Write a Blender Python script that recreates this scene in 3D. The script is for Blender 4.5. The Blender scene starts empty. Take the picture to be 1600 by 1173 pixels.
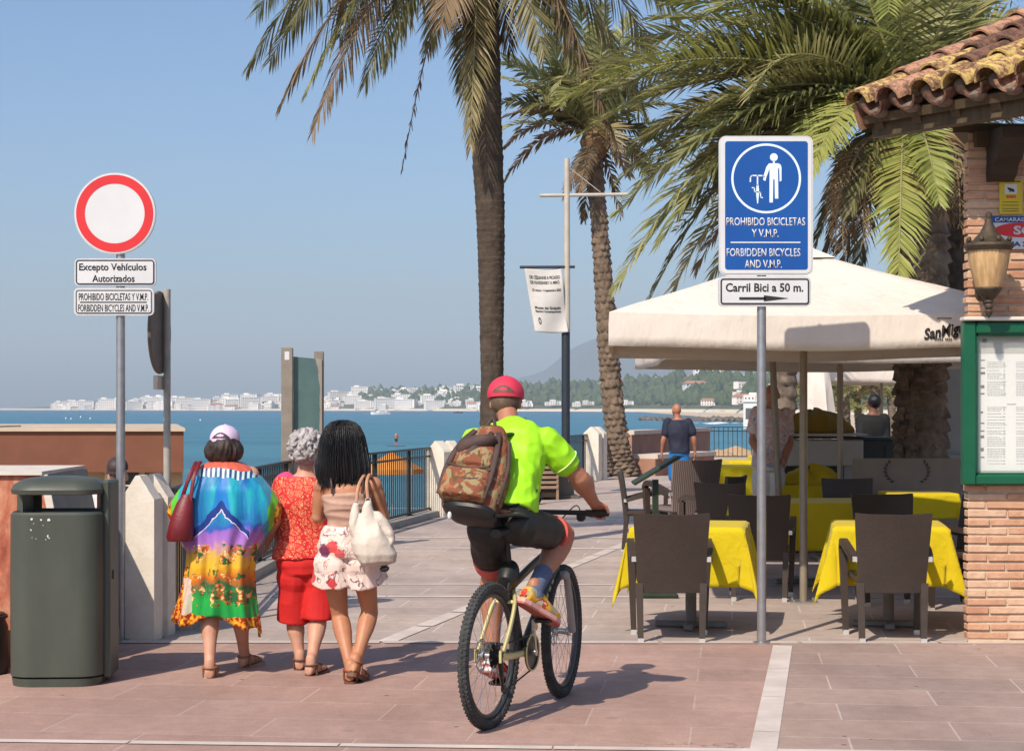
import bpy, bmesh, math, random
import numpy as np
from mathutils import Vector, Matrix, Quaternion, noise as mnoise

S = bpy.context.scene
COL = S.collection
R = math.radians
rnd = random.Random(7)

# ------------------------------------------------------------------ camera, sky, sun, exposure
F, EYE, HOR = 2800.0, 1.58, 637.0          # focal length in photo pixels, eye height, horizon row of the 1600 x 1173 photo
cam = bpy.data.cameras.new('camera'); cam_o = bpy.data.objects.new('camera', cam); COL.objects.link(cam_o)
cam_o.location = (0, 0, EYE); cam_o.rotation_euler = (R(90), 0, 0)
cam.sensor_fit = 'HORIZONTAL'; cam.sensor_width = 36; cam.lens = F / 1600 * 36
cam.shift_y = (HOR - 586.5) / 1600
cam.clip_start = 0.1; cam.clip_end = 40000
S.camera = cam_o

SUN_TRAVEL = Vector((0.55, 0.97, -1.13)).normalized()
W = bpy.data.worlds.new('World'); S.world = W; W.use_nodes = True
wn = W.node_tree; bg = wn.nodes['Background']
sky = wn.nodes.new('ShaderNodeTexSky'); sky.sky_type = 'NISHITA'; sky.sun_disc = False
sky.sun_elevation = math.asin(-SUN_TRAVEL.z); sky.sun_rotation = R(209.6)
sky.air_density = 1.0; sky.dust_density = 2.3; sky.ozone_density = 6.6; sky.altitude = 0
wn.links.new(sky.outputs[0], bg.inputs[0]); bg.inputs[1].default_value = 0.12
sl = bpy.data.lights.new('sun', 'SUN'); sl.energy = 4.35; sl.angle = R(0.53); sl.color = (1.0, 0.88, 0.74)
so = bpy.data.objects.new('sun', sl); COL.objects.link(so)
so.rotation_euler = SUN_TRAVEL.to_track_quat('-Z', 'Y').to_euler(); so.location = (-5, -8, 12)
S.view_settings.view_transform = 'Standard'; S.view_settings.look = 'None'
S.view_settings.exposure = 0.35; S.view_settings.gamma = 1.0
S.render.engine = 'CYCLES'
cy = S.cycles
cy.use_denoising = True; cy.max_bounces = 6; cy.diffuse_bounces = 3; cy.glossy_bounces = 3
cy.transmission_bounces = 6; cy.transparent_max_bounces = 8; cy.volume_bounces = 0
cy.caustics_reflective = False; cy.caustics_refractive = False; cy.sample_clamp_indirect = 6

# ------------------------------------------------------------------ placing helpers
def P(px, py, D):
    return Vector(((px - 800) * D / F, D, EYE - (py - HOR) * D / F))
def gd(py, z=0.0):
    return (EYE - z) * F / (py - HOR)
def G(px, py, z=0.0):
    D = gd(py, z); return Vector(((px - 800) * D / F, D, z))
def V(*a): return Vector(a)
def lerp(a, b, t): return a + (b - a) * t
def interp(t, pts):
    if t <= pts[0][0]: return pts[0][1]
    for (a, va), (b, vb) in zip(pts, pts[1:]):
        if t <= b: return va + (vb - va) * ((t - a) / (b - a) if b > a else 0)
    return pts[-1][1]

# ------------------------------------------------------------------ materials
def lin(c):
    return tuple(((v / 255) / 12.92 if v <= 10.3 else ((v / 255 + 0.055) / 1.055) ** 2.4) for v in c)
class NT:
    """small wrapper that wires shader nodes"""
    def __init__(self, name):
        self.m = bpy.data.materials.new(name); self.m.use_nodes = True
        self.t = self.m.node_tree; self.b = self.t.nodes['Principled BSDF']; self.out = self.t.nodes['Material Output']
        self._co = None
    def n(self, kind, **kw):
        x = self.t.nodes.new('ShaderNode' + kind)
        for k, v in kw.items(): setattr(x, k, v)
        return x
    def l(self, a, b): self.t.links.new(a, b)
    def co(self):
        if self._co is None: self._co = self.n('TexCoord').outputs['Object']
        return self._co
    def map(self, scale=(1, 1, 1), rot=(0, 0, 0), loc=(0, 0, 0), src=None):
        m = self.n('Mapping'); self.l(src or self.co(), m.inputs[0])
        m.inputs['Scale'].default_value = scale; m.inputs['Rotation'].default_value = rot; m.inputs['Location'].default_value = loc
        return m.outputs[0]
    def noise(self, scale, detail=4, rough=.55, vec=None, dist=0):
        x = self.n('TexNoise'); x.inputs['Scale'].default_value = scale; x.inputs['Detail'].default_value = detail
        x.inputs['Roughness'].default_value = rough; x.inputs['Distortion'].default_value = dist
        self.l(vec or self.co(), x.inputs['Vector']); return x.outputs['Fac']
    def ramp(self, fac, stops, interp='LINEAR'):
        x = self.n('ValToRGB'); self.l(fac, x.inputs[0]); r = x.color_ramp; r.interpolation = interp
        while len(r.elements) > 1: r.elements.remove(r.elements[-1])
        r.elements[0].position = stops[0][0]; r.elements[0].color = (*stops[0][1], 1) if len(stops[0][1]) == 3 else stops[0][1]
        for p, c in stops[1:]:
            e = r.elements.new(p); e.color = (*c, 1)
        return x.outputs[0]
    def mix(self, fac, a, b, mode='MIX'):
        x = self.n('Mix', data_type='RGBA', blend_type=mode)
        for s, v in ((0, fac), (6, a), (7, b)):
            if hasattr(v, 'links'): self.l(v, x.inputs[s])
            else: x.inputs[s].default_value = v if s == 0 else (*v, 1)
        return x.outputs[2]
    def math(self, op, a, b=0.0, c=None, clamp=False):
        x = self.n('Math', operation=op, use_clamp=clamp)
        for i, v in enumerate((a, b) if c is None else (a, b, c)):
            if hasattr(v, 'links'): self.l(v, x.inputs[i])
            else: x.inputs[i].default_value = v
        return x.outputs[0]
    def sep(self, vec=None):
        x = self.n('SeparateXYZ'); self.l(vec or self.co(), x.inputs[0]); return x.outputs
    def bump(self, h, strength=.3, dist=.01):
        x = self.n('Bump'); x.inputs['Strength'].default_value = strength; x.inputs['Distance'].default_value = dist
        self.l(h, x.inputs['Height']); self.l(x.outputs[0], self.b.inputs['Normal'])
    def col(self, c):
        if hasattr(c, 'links'): self.l(c, self.b.inputs['Base Color'])
        else: self.b.inputs['Base Color'].default_value = (*c, 1)
    def set(self, rough=.6, metal=0, spec=.5, sheen=0, alpha=None, trans=None, coat=0):
        b = self.b; b.inputs['Roughness'].default_value = rough; b.inputs['Metallic'].default_value = metal
        b.inputs['Specular IOR Level'].default_value = spec; b.inputs['Sheen Weight'].default_value = sheen
        b.inputs['Coat Weight'].default_value = coat
        if trans is not None: b.inputs['Transmission Weight'].default_value = trans
        return self.m
_mats = {}
def M(name, c, c2=None, scale=6, rough=.6, metal=0, spec=.4, bump=0, bscale=None, var=.12, detail=5, stretch=(1, 1, 1), sheen=0, rand=0, coat=0):
    """painted / cloth / stone surface: two tones in noise, fine bump"""
    if name in _mats: return _mats[name]
    k = NT(name)
    c2 = c2 or tuple(v * (1 - var) for v in c)
    vec = k.map(scale=stretch)
    f = k.noise(scale, detail, .6, vec)
    co = k.ramp(f, [(.32, c2), (.68, c)])
    if rand:
        oi = k.n('ObjectInfo'); hs = k.n('HueSaturation'); k.l(co, hs.inputs['Color'])
        k.l(k.math('MULTIPLY_ADD', oi.outputs['Random'], rand, 1 - rand / 2), hs.inputs['Value'])
        co = hs.outputs[0]
    k.col(co); k.set(rough, metal, spec, sheen, coat=coat)
    if bump: k.bump(k.noise(bscale or scale * 6, 5, .6, vec), bump, .01)
    _mats[name] = k.m; return k.m

# ------------------------------------------------------------------ mesh builder
class MB:
    def __init__(self): self.v = []; self.f = []; self.m = []; self.cur = 0
    def add(self, vs, fs, mi=None):
        o = len(self.v); self.v += [tuple(x) for x in vs]; self.f += [tuple(i + o for i in f) for f in fs]
        self.m += [self.cur if mi is None else mi] * len(fs); return self
    def box(self, c, s, rot=None, mi=None, taper=1.0, bev=0):
        c = Vector(c); hx, hy, hz = s[0] / 2, s[1] / 2, s[2] / 2
        if bev > 0:
            b = min(bev, hx * .9, hy * .9, hz * .9); rings = []
            for z, k in ((-hz, b), (-hz + b, 0), (hz - b, 0), (hz, b)):
                ring = []
                for sx, sy in ((1, 1), (-1, 1), (-1, -1), (1, -1)):
                    xx, yy = hx - k, hy - k
                    p1 = (sx * xx, sy * (yy - (b if k == 0 else 0)), z); p2 = (sx * (xx - (b if k == 0 else 0)), sy * yy, z)
                    if k: p1 = p2 = (sx * xx, sy * yy, z)
                    ring += [p1, p2] if sx * sy > 0 else [p2, p1]
                rings.append(ring)
            vs = [Vector(p) for r_ in rings for p in r_]; n = 8; fs = []
            for i in range(3):
                for j in range(n): fs.append((i * n + j, i * n + (j + 1) % n, (i + 1) * n + (j + 1) % n, (i + 1) * n + j))
            fs.append((6, 4, 2, 0)); fs.append((24, 26, 28, 30))
        else:
            vs = [Vector((sx * hx * (taper if sz > 0 else 1), sy * hy * (taper if sz > 0 else 1), sz * hz)) for sz in (-1, 1) for sy in (-1, 1) for sx in (-1, 1)]
            fs = [(0, 2, 3, 1), (4, 5, 7, 6), (0, 1, 5, 4), (2, 6, 7, 3), (0, 4, 6, 2), (1, 3, 7, 5)]
        if rot is not None:
            rot = Matrix.Rotation(rot, 3, 'Z') if isinstance(rot, (int, float)) else rot
            vs = [rot @ x for x in vs]
        return self.add([x + c for x in vs], fs, mi)
    def beam(self, a, b, w, h, mi=None, up=(0, 0, 1), w2=None, h2=None):
        a, b = Vector(a), Vector(b); t = (b - a).normalized(); up = Vector(up)
        if abs(t.dot(up)) > .98: up = Vector((0, 1, 0))
        s = t.cross(up).normalized(); u = s.cross(t)
        w2 = w2 or w; h2 = h2 or h; vs = []
        for p, ww, hh in ((a, w, h), (b, w2, h2)):
            vs += [p + s * ww / 2 * x + u * hh / 2 * y for x, y in ((-1, -1), (1, -1), (1, 1), (-1, 1))]
        return self.add(vs, [(3, 2, 1, 0), (4, 5, 6, 7), (0, 1, 5, 4), (1, 2, 6, 5), (2, 3, 7, 6), (3, 0, 4, 7)], mi)
    def loft(self, rings, cap=True, mi=None, closed=True):
        n = len(rings[0]); vs = [p for r_ in rings for p in r_]; fs = []
        m = n if closed else n - 1
        for i in range(len(rings) - 1):
            for j in range(m):
                k = (j + 1) % n; fs.append((i * n + j, i * n + k, (i + 1) * n + k, (i + 1) * n + j))
        if cap and closed: fs.append(tuple(range(n - 1, -1, -1))); fs.append(tuple(range((len(rings) - 1) * n, len(rings) * n)))
        return self.add(vs, fs, mi)
    def tube(self, pts, rad, n=10, mi=None, cap=True, flat=None, round_=False):
        pts = [Vector(p) for p in pts]
        if isinstance(rad, (int, float)): rad = [rad] * len(pts)
        rad = list(rad)
        if round_:
            a, b = pts[0], pts[-1]; ta = (pts[0] - pts[1]).normalized(); tb = (pts[-1] - pts[-2]).normalized()
            ra, rb = rad[0], rad[-1]
            pre = [(a + ta * ra * math.sin(q), ra * math.cos(q)) for q in (1.45, 1.05, .6)]
            post = [(b + tb * rb * math.sin(q), rb * math.cos(q)) for q in (.6, 1.05, 1.45)]
            pts = [p for p, _ in pre] + pts + [p for p, _ in post]; rad = [q for _, q in pre] + rad + [q for _, q in post]
        rings = []; prev = None
        for i, p in enumerate(pts):
            t = (pts[min(i + 1, len(pts) - 1)] - pts[max(i - 1, 0)]).normalized()
            if prev is None:
                ref = Vector((1, 0, 0)) if abs(t.x) < .9 else Vector((0, 1, 0))
                s = (ref - t * ref.dot(t)).normalized()
            else: s = (prev - t * prev.dot(t)).normalized()
            prev = s; u = t.cross(s)
            fx, fy = flat if flat else (1, 1)
            rings.append([p + s * rad[i] * fx * math.cos(2 * math.pi * j / n) + u * rad[i] * fy * math.sin(2 * math.pi * j / n) for j in range(n)])
        return self.loft(rings, cap, mi)
    def cyl(self, a, b, r1, r2=None, n=16, mi=None): return self.tube([a, b], [r1, r1 if r2 is None else r2], n, mi)
    def lathe(self, c, prof, n=24, mi=None, axis=None, cap=True):
        """prof: (radius, height) pairs along axis"""
        c = Vector(c); ax = Vector(axis).normalized() if axis else Vector((0, 0, 1))
        ref = Vector((1, 0, 0)) if abs(ax.x) < .9 else Vector((0, 1, 0)); s = (ref - ax * ref.dot(ax)).normalized(); u = ax.cross(s)
        rings = [[c + ax * h + (s * math.cos(2 * math.pi * j / n) + u * math.sin(2 * math.pi * j / n)) * max(r_, 1e-4) for j in range(n)] for r_, h in prof]
        return self.loft(rings, cap, mi)
    def ell(self, c, r, rot=None, nu=16, nv=10, mi=None):
        c = Vector(c); rings = []
        for i in range(nv + 1):
            th = math.pi * (i + .02) / (nv + .04) - math.pi / 2; ring = []
            for j in range(nu):
                ph = 2 * math.pi * j / nu
                p = Vector((r[0] * math.cos(th) * math.cos(ph), r[1] * math.cos(th) * math.sin(ph), r[2] * math.sin(th)))
                ring.append(c + (rot @ p if rot is not None else p))
            rings.append(ring)
        return self.loft(rings, True, mi)
    def torus(self, c, axis, R0, r0, n=48, k=10, mi=None, sq=1.0):
        c = Vector(c); ax = Vector(axis).normalized(); ref = Vector((0, 0, 1)) if abs(ax.z) < .9 else Vector((1, 0, 0))
        s = (ref - ax * ref.dot(ax)).normalized(); u = ax.cross(s); rings = []
        for i in range(n + 1):
            a = 2 * math.pi * i / n; d = s * math.cos(a) + u * math.sin(a)
            rings.append([c + d * (R0 + r0 * math.cos(2 * math.pi * j / k)) + ax * r0 * sq * math.sin(2 * math.pi * j / k) for j in range(k)])
        return self.loft(rings, False, mi)
    def prism(self, poly, a, b, mi=None):
        """poly: list of 3D points, extruded by vector b after offset a"""
        a, b = Vector(a), Vector(b); n = len(poly); vs = [Vector(p) + a for p in poly] + [Vector(p) + a + b for p in poly]
        fs = [tuple(range(n - 1, -1, -1)), tuple(range(n, 2 * n))] + [(i, (i + 1) % n, n + (i + 1) % n, n + i) for i in range(n)]
        return self.add(vs, fs, mi)
    def shift(self, d):
        d = Vector(d); self.v = [tuple(Vector(x) + d) for x in self.v]; return self
    def xform(self, mtx): self.v = [tuple(mtx @ Vector(x)) for x in self.v]; return self
    def mesh(self, name, smooth=True):
        me = bpy.data.meshes.new(name); me.from_pydata(self.v, [], self.f)
        me.polygons.foreach_set('material_index', self.m)
        if smooth: me.polygons.foreach_set('use_smooth', [True] * len(self.f))
        me.update(); bm = bmesh.new(); bm.from_mesh(me); bmesh.ops.recalc_face_normals(bm, faces=bm.faces); bm.to_mesh(me); bm.free()
        return me

def link(name, me, mats, parent=None, smooth_angle=None):
    if not isinstance(mats, (list, tuple)): mats = [mats]
    for m in mats: me.materials.append(m)
    if smooth_angle is not None: me.set_sharp_from_angle(angle=R(smooth_angle))
    o = bpy.data.objects.new(name, me); COL.objects.link(o)
    if parent is not None: o.parent = parent
    return o
def obj(name, mb, mats, parent=None, smooth=True, ang=35):
    return link(name, mb.mesh(name, smooth), mats, parent, ang if smooth else None)
def tag(o, label=None, cat=None, group=None, kind=None):
    if label: o['label'] = label
    if cat: o['category'] = cat
    if group: o['group'] = group
    if kind: o['kind'] = kind
    return o
def thing(name, label, cat, loc=(0, 0, 0), rz=0.0, group=None):
    o = bpy.data.objects.new(name, None); COL.objects.link(o); o.empty_display_size = .2
    o.location = loc; o.rotation_euler = (0, 0, rz); return tag(o, label, cat, group)
def copy_tree(o, loc=None, rz=None, label=None, parent=None):
    c = o.copy(); COL.objects.link(c)
    if parent is not None: c.parent = parent
    if loc is not None: c.location = loc
    if rz is not None: c.rotation_euler = (0, 0, rz)
    if label: c['label'] = label
    for ch in list(o.children): copy_tree(ch, parent=c)
    return c

TS = bpy.data.scenes.new('workbench')        # throwaway scene for evaluating modifiers quickly
def melt(mb, name, voxel=.008, smooth=4, wrinkle=None, fac=.5):
    """weld overlapping closed shapes into one continuous skin (voxel remesh + smoothing), then wrinkle it"""
    me = mb.mesh('tmp'); o = bpy.data.objects.new('tmp', me); TS.collection.objects.link(o)
    r_ = o.modifiers.new('r', 'REMESH'); r_.mode = 'VOXEL'; r_.voxel_size = voxel
    if smooth: s_ = o.modifiers.new('s', 'SMOOTH'); s_.iterations = smooth; s_.factor = fac
    vl = TS.view_layers[0]; vl.update(); out = bpy.data.meshes.new_from_object(o.evaluated_get(vl.depsgraph))
    bpy.data.objects.remove(o); bpy.data.meshes.remove(me); out.name = name
    out.materials.clear()
    if wrinkle:
        amp, sc = wrinkle[0], wrinkle[1]; st = Vector(wrinkle[2]) if len(wrinkle) > 2 else Vector((1, 1, 1))
        nv = len(out.vertices); nr = np.empty(nv * 3, np.float32); co = np.empty(nv * 3, np.float32)
        out.vertices.foreach_get('normal', nr); out.vertices.foreach_get('co', co); nr = nr.reshape(-1, 3); co = co.reshape(-1, 3); k_ = np.empty(nv, np.float32)
        for i, c in enumerate(co.tolist()):
            q = Vector((c[0] * st.x, c[1] * st.y, c[2] * st.z)) * sc
            k_[i] = amp * (1 - 3.2 * abs(mnoise.noise(q)) + .4 * mnoise.noise(q * 2.3))
        co += nr * k_[:, None]; out.vertices.foreach_set('co', co.ravel())
    out.polygons.foreach_set('use_smooth', [True] * len(out.polygons)); out.update()
    return out
def frame(fwd, up=(0, 0, 1)):
    f_ = Vector(fwd).normalized(); u = Vector(up); r_ = f_.cross(u).normalized(); u = r_.cross(f_)
    return Matrix((r_, f_, u)).transposed()       # columns: right, forward, up

def bez(p, n):
    p = [Vector(x) for x in p]; out = []
    for i in range(n + 1):
        t = i / n
        q = p
        while len(q) > 1: q = [a.lerp(b, t) for a, b in zip(q, q[1:])]
        out.append(q[0])
    return out
def spline(pts, n=6):
    pts = [Vector(p) for p in pts]; e = [pts[0] * 2 - pts[1]] + pts + [pts[-1] * 2 - pts[-2]]; out = []
    for i in range(1, len(e) - 2):
        a, b, c, d = e[i - 1:i + 3]
        for j in range(n):
            t = j / n
            out.append(.5 * ((2 * b) + (c - a) * t + (2 * a - 5 * b + 4 * c - d) * t * t + (3 * b - a - 3 * c + d) * t ** 3))
    out.append(pts[-1]); return out

def rrect(w, h, r, n=5):
    out = []
    for cx, cy_, a0 in ((w / 2 - r, h / 2 - r, 0), (-w / 2 + r, h / 2 - r, 90), (-w / 2 + r, -h / 2 + r, 180), (w / 2 - r, -h / 2 + r, 270)):
        for i in range(n + 1):
            a = R(a0 + 90 * i / n); out.append((cx + r * math.cos(a), cy_ + r * math.sin(a)))
    return out

def lettering(txt, w, cx, cz, y, mat, parent, size=None, height=None, name='lettering', bold=0.0, slant=0.0, depth=.0012, turn=0):
    """flat letters standing in the local x-z plane of parent, facing -y, w metres wide, centred at cx, cz"""
    cu = bpy.data.curves.new('t', 'FONT'); cu.body = txt; cu.align_x = 'CENTER'; cu.size = 1; cu.offset = bold; cu.shear = slant; cu.resolution_u = 3
    o = bpy.data.objects.new('t', cu); TS.collection.objects.link(o); vl = TS.view_layers[0]; vl.update()
    me = bpy.data.meshes.new_from_object(o.evaluated_get(vl.depsgraph)); bpy.data.objects.remove(o); bpy.data.curves.remove(cu)
    xs = [v.co.x for v in me.vertices]; ys = [v.co.y for v in me.vertices]
    x0, x1, y0, y1 = min(xs), max(xs), min(ys), max(ys)
    cap = .72; h = height or (size or .1); sz = h / cap; sx = w / (x1 - x0)
    ct, st = math.cos(turn), math.sin(turn)
    for v in me.vertices:
        X = (v.co.x - (x0 + x1) / 2) * sx; Z = (v.co.y - cap / 2) * sz
        v.co = (cx + X * ct - Z * st, y, cz + X * st + Z * ct)
    bm = bmesh.new(); bm.from_mesh(me)
    res = bmesh.ops.extrude_face_region(bm, geom=bm.faces[:])
    bmesh.ops.translate(bm, verts=[g for g in res['geom'] if isinstance(g, bmesh.types.BMVert)], vec=(0, -depth, 0))
    bmesh.ops.recalc_face_normals(bm, faces=bm.faces); bm.to_mesh(me); bm.free(); me.name = name
    return link(name, me, mat, parent)
# ------------------------------------------------------------------ ground: paved promenade, strips, beach, sea, far coast
def paving(name, ca, cb, mortar, loc=(0, 0, 0)):
    k = NT(name); geo = k.n('NewGeometry').outputs['Position']
    vec = k.map(rot=(0, 0, R(7)), src=geo, loc=loc)
    br = k.n('TexBrick'); k.l(vec, br.inputs['Vector']); br.offset = .5
    br.inputs['Scale'].default_value = 1; br.inputs['Brick Width'].default_value = 1.05; br.inputs['Row Height'].default_value = .5
    br.inputs['Mortar Size'].default_value = .006; br.inputs['Mortar Smooth'].default_value = .2; br.inputs['Bias'].default_value = -.1
    br.inputs['Color1'].default_value = (*ca, 1); br.inputs['Color2'].default_value = (*cb, 1); br.inputs['Mortar'].default_value = (*mortar, 1)
    big = k.noise(.35, 5, .6, geo); fine = k.noise(9, 6, .7, geo); streak = k.noise(2.2, 5, .65, k.map(scale=(1, .35, 1), src=geo))
    c = k.mix(1, br.outputs['Color'], k.ramp(big, [(.3, (.80, .80, .82)), (.7, (1.12, 1.08, 1.04))]), 'MULTIPLY')
    c = k.mix(1, c, k.ramp(fine, [(.25, (.84, .84, .84)), (.75, (1.1, 1.1, 1.1))]), 'MULTIPLY')
    c = k.mix(1, c, k.ramp(streak, [(.35, (.86, .84, .82)), (.6, (1, 1, 1))]), 'MULTIPLY')
    sp = k.n('TexVoronoi'); sp.inputs['Scale'].default_value = 3.2; k.l(geo, sp.inputs['Vector'])
    c = k.mix(k.math('LESS_THAN', sp.outputs['Distance'], .045), c, (.10, .085, .075))
    st_ = k.noise(.9, 7, .7, k.map(scale=(1, 1, 1), loc=(4, 9, 0), src=geo), 1.5); c = k.mix(k.math('MULTIPLY', k.ramp(st_, [(.60, (0, 0, 0)), (.72, (1, 1, 1))]), .38), c, (.17, .125, .105))
    gum = k.n('TexVoronoi'); gum.inputs['Scale'].default_value = 1.7; k.l(geo, gum.inputs['Vector']); gn = k.noise(40, 2, .5, geo)
    c = k.mix(k.math('MULTIPLY', k.math('LESS_THAN', k.math('ADD', gum.outputs['Distance'], k.math('MULTIPLY', gn, .06)), .085), .5), c, (.20, .165, .15))
    ck = k.n('TexVoronoi', feature='DISTANCE_TO_EDGE'); ck.inputs['Scale'].default_value = .55; dv = k.n('VectorMath', operation='ADD'); k.l(geo, dv.inputs[0]); nn = k.n('TexNoise'); nn.inputs['Scale'].default_value = 2.5; nn.inputs['Detail'].default_value = 6; k.l(geo, nn.inputs['Vector']); k.l(nn.outputs['Color'], dv.inputs[1]); k.l(dv.outputs[0], ck.inputs['Vector'])
    c = k.mix(k.math('MULTIPLY', k.math('LESS_THAN', ck.outputs['Distance'], .0035), k.math('MULTIPLY', k.math('GREATER_THAN', big, .55), .55)), c, (.17, .125, .105))
    grit = k.noise(120, 2, .5, geo); c = k.mix(1, c, k.ramp(grit, [(.3, (.88, .87, .86)), (.7, (1.08, 1.08, 1.08))]), 'MULTIPLY')
    k.col(c); k.set(.78, 0, .25)
    k.bump(k.math('ADD', k.math('MULTIPLY', br.outputs['Fac'], -1.0), k.math('MULTIPLY', fine, .5)), .35, .006)
    return k.m
PAVE = paving('paving_grey', (.46, .385, .345), (.40, .335, .30), (.60, .54, .50))
PAVE_PINK = paving('paving_pink', (.42, .285, .24), (.355, .24, .205), (.46, .35, .31), (.2, .1, 0))
PAVE_DUSK = paving('paving_taupe', (.39, .29, .25), (.325, .25, .22), (.50, .42, .37), (.5, .32, 0))
WSTRIP = M('white_strip', (.60, .53, .48), (.44, .38, .34), 2.5, .75, bump=.15)
EDGE = [(-9, -4), (-9, 12.25), (-2.62, 12.25), (-2.72, 15.5), (-2.62, 19.3), (-1.35, 26.8), (1.6, 40), (2.7, 43.6), (5.3, 54.2), (60, 54.2), (60, -4)]
def sheet(name, poly, z, mat, kind='structure'):
    mb = MB(); mb.add([(x, y, z) for x, y in poly], [tuple(range(len(poly)))])
    return tag(obj(name, mb, mat, smooth=False), kind=kind)
gm = MB(); n = len(EDGE)
gm.add([(x, y, 0) for x, y in EDGE], [tuple(range(n))], 0)
gm.add([(x, y, z) for z in (0, -4.2) for x, y in EDGE], [(i, (i + 1) % n, n + (i + 1) % n, n + i) for i in range(n)], 1)
tag(obj('promenade', gm, [PAVE, M('retaining_wall', (.42, .37, .31), scale=2, bump=.3)], smooth=False), kind='structure')
sheet('pink_paving', [(-9, -4), (9.5, -4), (9.5, 12.0), (-9, 12.0)], .004, PAVE_PINK)
def strip_px(name, a, b, w, z=.010, m=None):
    a, b = G(*a), G(*b); t = (b - a).normalized(); s = V(-t.y, t.x, 0) * w / 2
    mb = MB(); k = max(2, int((b - a).length / .9)); rr = random.Random(len(name) + int(w * 100))
    for i in range(k):
        p, q = a.lerp(b, i / k), a.lerp(b, (i + 1) / k - .0015)
        mb.add([p + s + V(0, 0, z), p - s + V(0, 0, z), q - s + V(0, 0, z), q + s + V(0, 0, z)], [(0, 1, 2, 3)])
    return tag(obj(name, mb, m or WSTRIP, smooth=False), kind='structure')
a_, b_ = G(1193, 1173), G(1223, 1008)
t_ = (b_ - a_).normalized(); a2 = a_ - t_ * 3
sheet('taupe_paving', [(a2.x, a2.y), (9.5, a2.y), (9.5, 12.0), (b_.x, 12.0)], .007, PAVE_DUSK)
strip_px('white_paving_strip', (1185, 1215), (1223, 1010), .125, .0105)
strip_px('white_paving_strip', (-120, 1157), (1900, 1183), .075, .0085)
strip_px('white_paving_strip', (-700, 1003), (3000, 1006), .13, .0088, M('pale_strip', (.50, .43, .38), (.42, .35, .31), 2.5, .75, bump=.15))
strip_px('white_paving_strip', (602, 1003), (1240, 742), .13, .0052)
for y0, w in ((932, .10), (913, .08), (857, .14), (840, .14), (811, .16), (795, .14)):
    strip_px('white_paving_strip', (250 if y0 > 900 else 560, y0 - 1), (1500, y0 + 1), w, .0036)
# dark weathered bands
k = NT('sand'); geo = k.n('NewGeometry').outputs['Position']
k.col(k.ramp(k.noise(.15, 8, .65, geo), [(.3, (.42, .33, .23)), (.7, (.56, .46, .34))])); k.set(.9, 0, .1); k.bump(k.noise(1.5, 6, .7, geo), .6, .1); SAND = k.m
SHORE = [(-60, -30), (-22, 10), (-15, 30), (-9, 50), (-2, 74), (7, 102), (19, 150), (38, 250), (70, 450), (87, 560)]
sheet('beach', SHORE + [G(1130, 655, -3.6).xy[:], G(1080, 650, -3.6).xy[:], G(1000, 644, -3.6).xy[:], (900, 1900), (1500, 1500), (700, -30)], -3.4, SAND)
k = NT('sea'); geo = k.n('NewGeometry').outputs['Position']
w1 = k.noise(.9, 6, .65, k.map(scale=(.5, 1, 1), src=geo)); w2 = k.noise(.02, 5, .6, k.map(scale=(.35, 1.6, 1), src=geo))
fz = k.math('MULTIPLY_ADD', k.sep(geo)[1], 1 / 2600.0, 0, clamp=True)
base = k.ramp(fz, [(0, (.05, .175, .215)), (.18, (.042, .165, .235)), (1, (.03, .11, .20))])
k.col(k.mix(1, base, k.ramp(w2, [(.3, (.72, .78, .82)), (.7, (1.25, 1.2, 1.15))]), 'MULTIPLY'))
k.set(.38, 0, .28); k.bump(w1, .8, .6); SEA = k.m
mb = MB(); mb.add([(-9000, -200, -3.6), (9000, -200, -3.6), (9000, 9400, -3.6), (-9000, 9400, -3.6)], [(0, 1, 2, 3)])
tag(obj('sea', mb, SEA, smooth=False), kind='structure')
# surf line by the breakwater
FOAM = M('foam', (.8, .82, .82), (.55, .62, .64), .3, .8)
mb = MB(); pp = [G(1035 + i * 6, 661 + 1.2 * math.sin(i * .6) + i * .05, -3.6) for i in range(28)]
for p, q in zip(pp, pp[1:]):
    mb.add([p + V(0, 0, .06), q + V(0, 0, .06), q + V(0, 38, .06), p + V(0, 38, .06)], [(0, 1, 2, 3)])
tag(obj('surf', mb, FOAM, smooth=False), kind='structure')

# far coast: one ribbon of land round the bay, shoreline distance and ridge row by photo column
FARD = [(-500, 5200), (60, 4200), (300, 3500), (640, 3100), (800, 2700), (1000, 2300), (1190, 1500), (1500, 1150), (2300, 900)]
RIDGE = [(-500, 638), (20, 638), (60, 635.5), (200, 632), (400, 627), (500, 623), (600, 617), (700, 613), (800, 611), (900, 607), (1000, 603), (1090, 599), (1180, 597), (1300, 594), (1600, 592), (2300, 590)]
def coast(px, t):
    """point on the far land: t 0 at the water, 1 on the ridge, beyond 1 behind it"""
    D0 = interp(px, FARD); Dr = D0 + 420; zr = max(EYE - (interp(px, RIDGE) - HOR) * Dr / F, 0)
    D = lerp(D0, Dr, t); z = lerp(-3.6, zr, min(t, 1) ** .8) if t <= 1 else zr * max(0, 1 - (t - 1) * .3)
    z += (mnoise.noise(V(px * .02, t * 3, 0)) * zr * .18) * min(1, t * 2)
    return V((px - 800) * D / F, D, z)
pxs = list(range(-500, 2301, 14)); ts = [0, .03, .06, .1, .2, .35, .5, .65, .8, .92, 1, 1.3, 2, 4]
mb = MB(); mb.loft([[coast(px, t) for t in ts] for px in pxs], False, closed=False)
k = NT('coast_land'); geo = k.n('NewGeometry').outputs['Position']
zz = k.math('MULTIPLY_ADD', k.sep(geo)[2], .25, .62, clamp=True)
gcol = k.ramp(k.noise(.02, 6, .6, geo), [(.35, (.05, .07, .035)), (.6, (.09, .09, .05)), (.75, (.22, .19, .13))])
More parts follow.
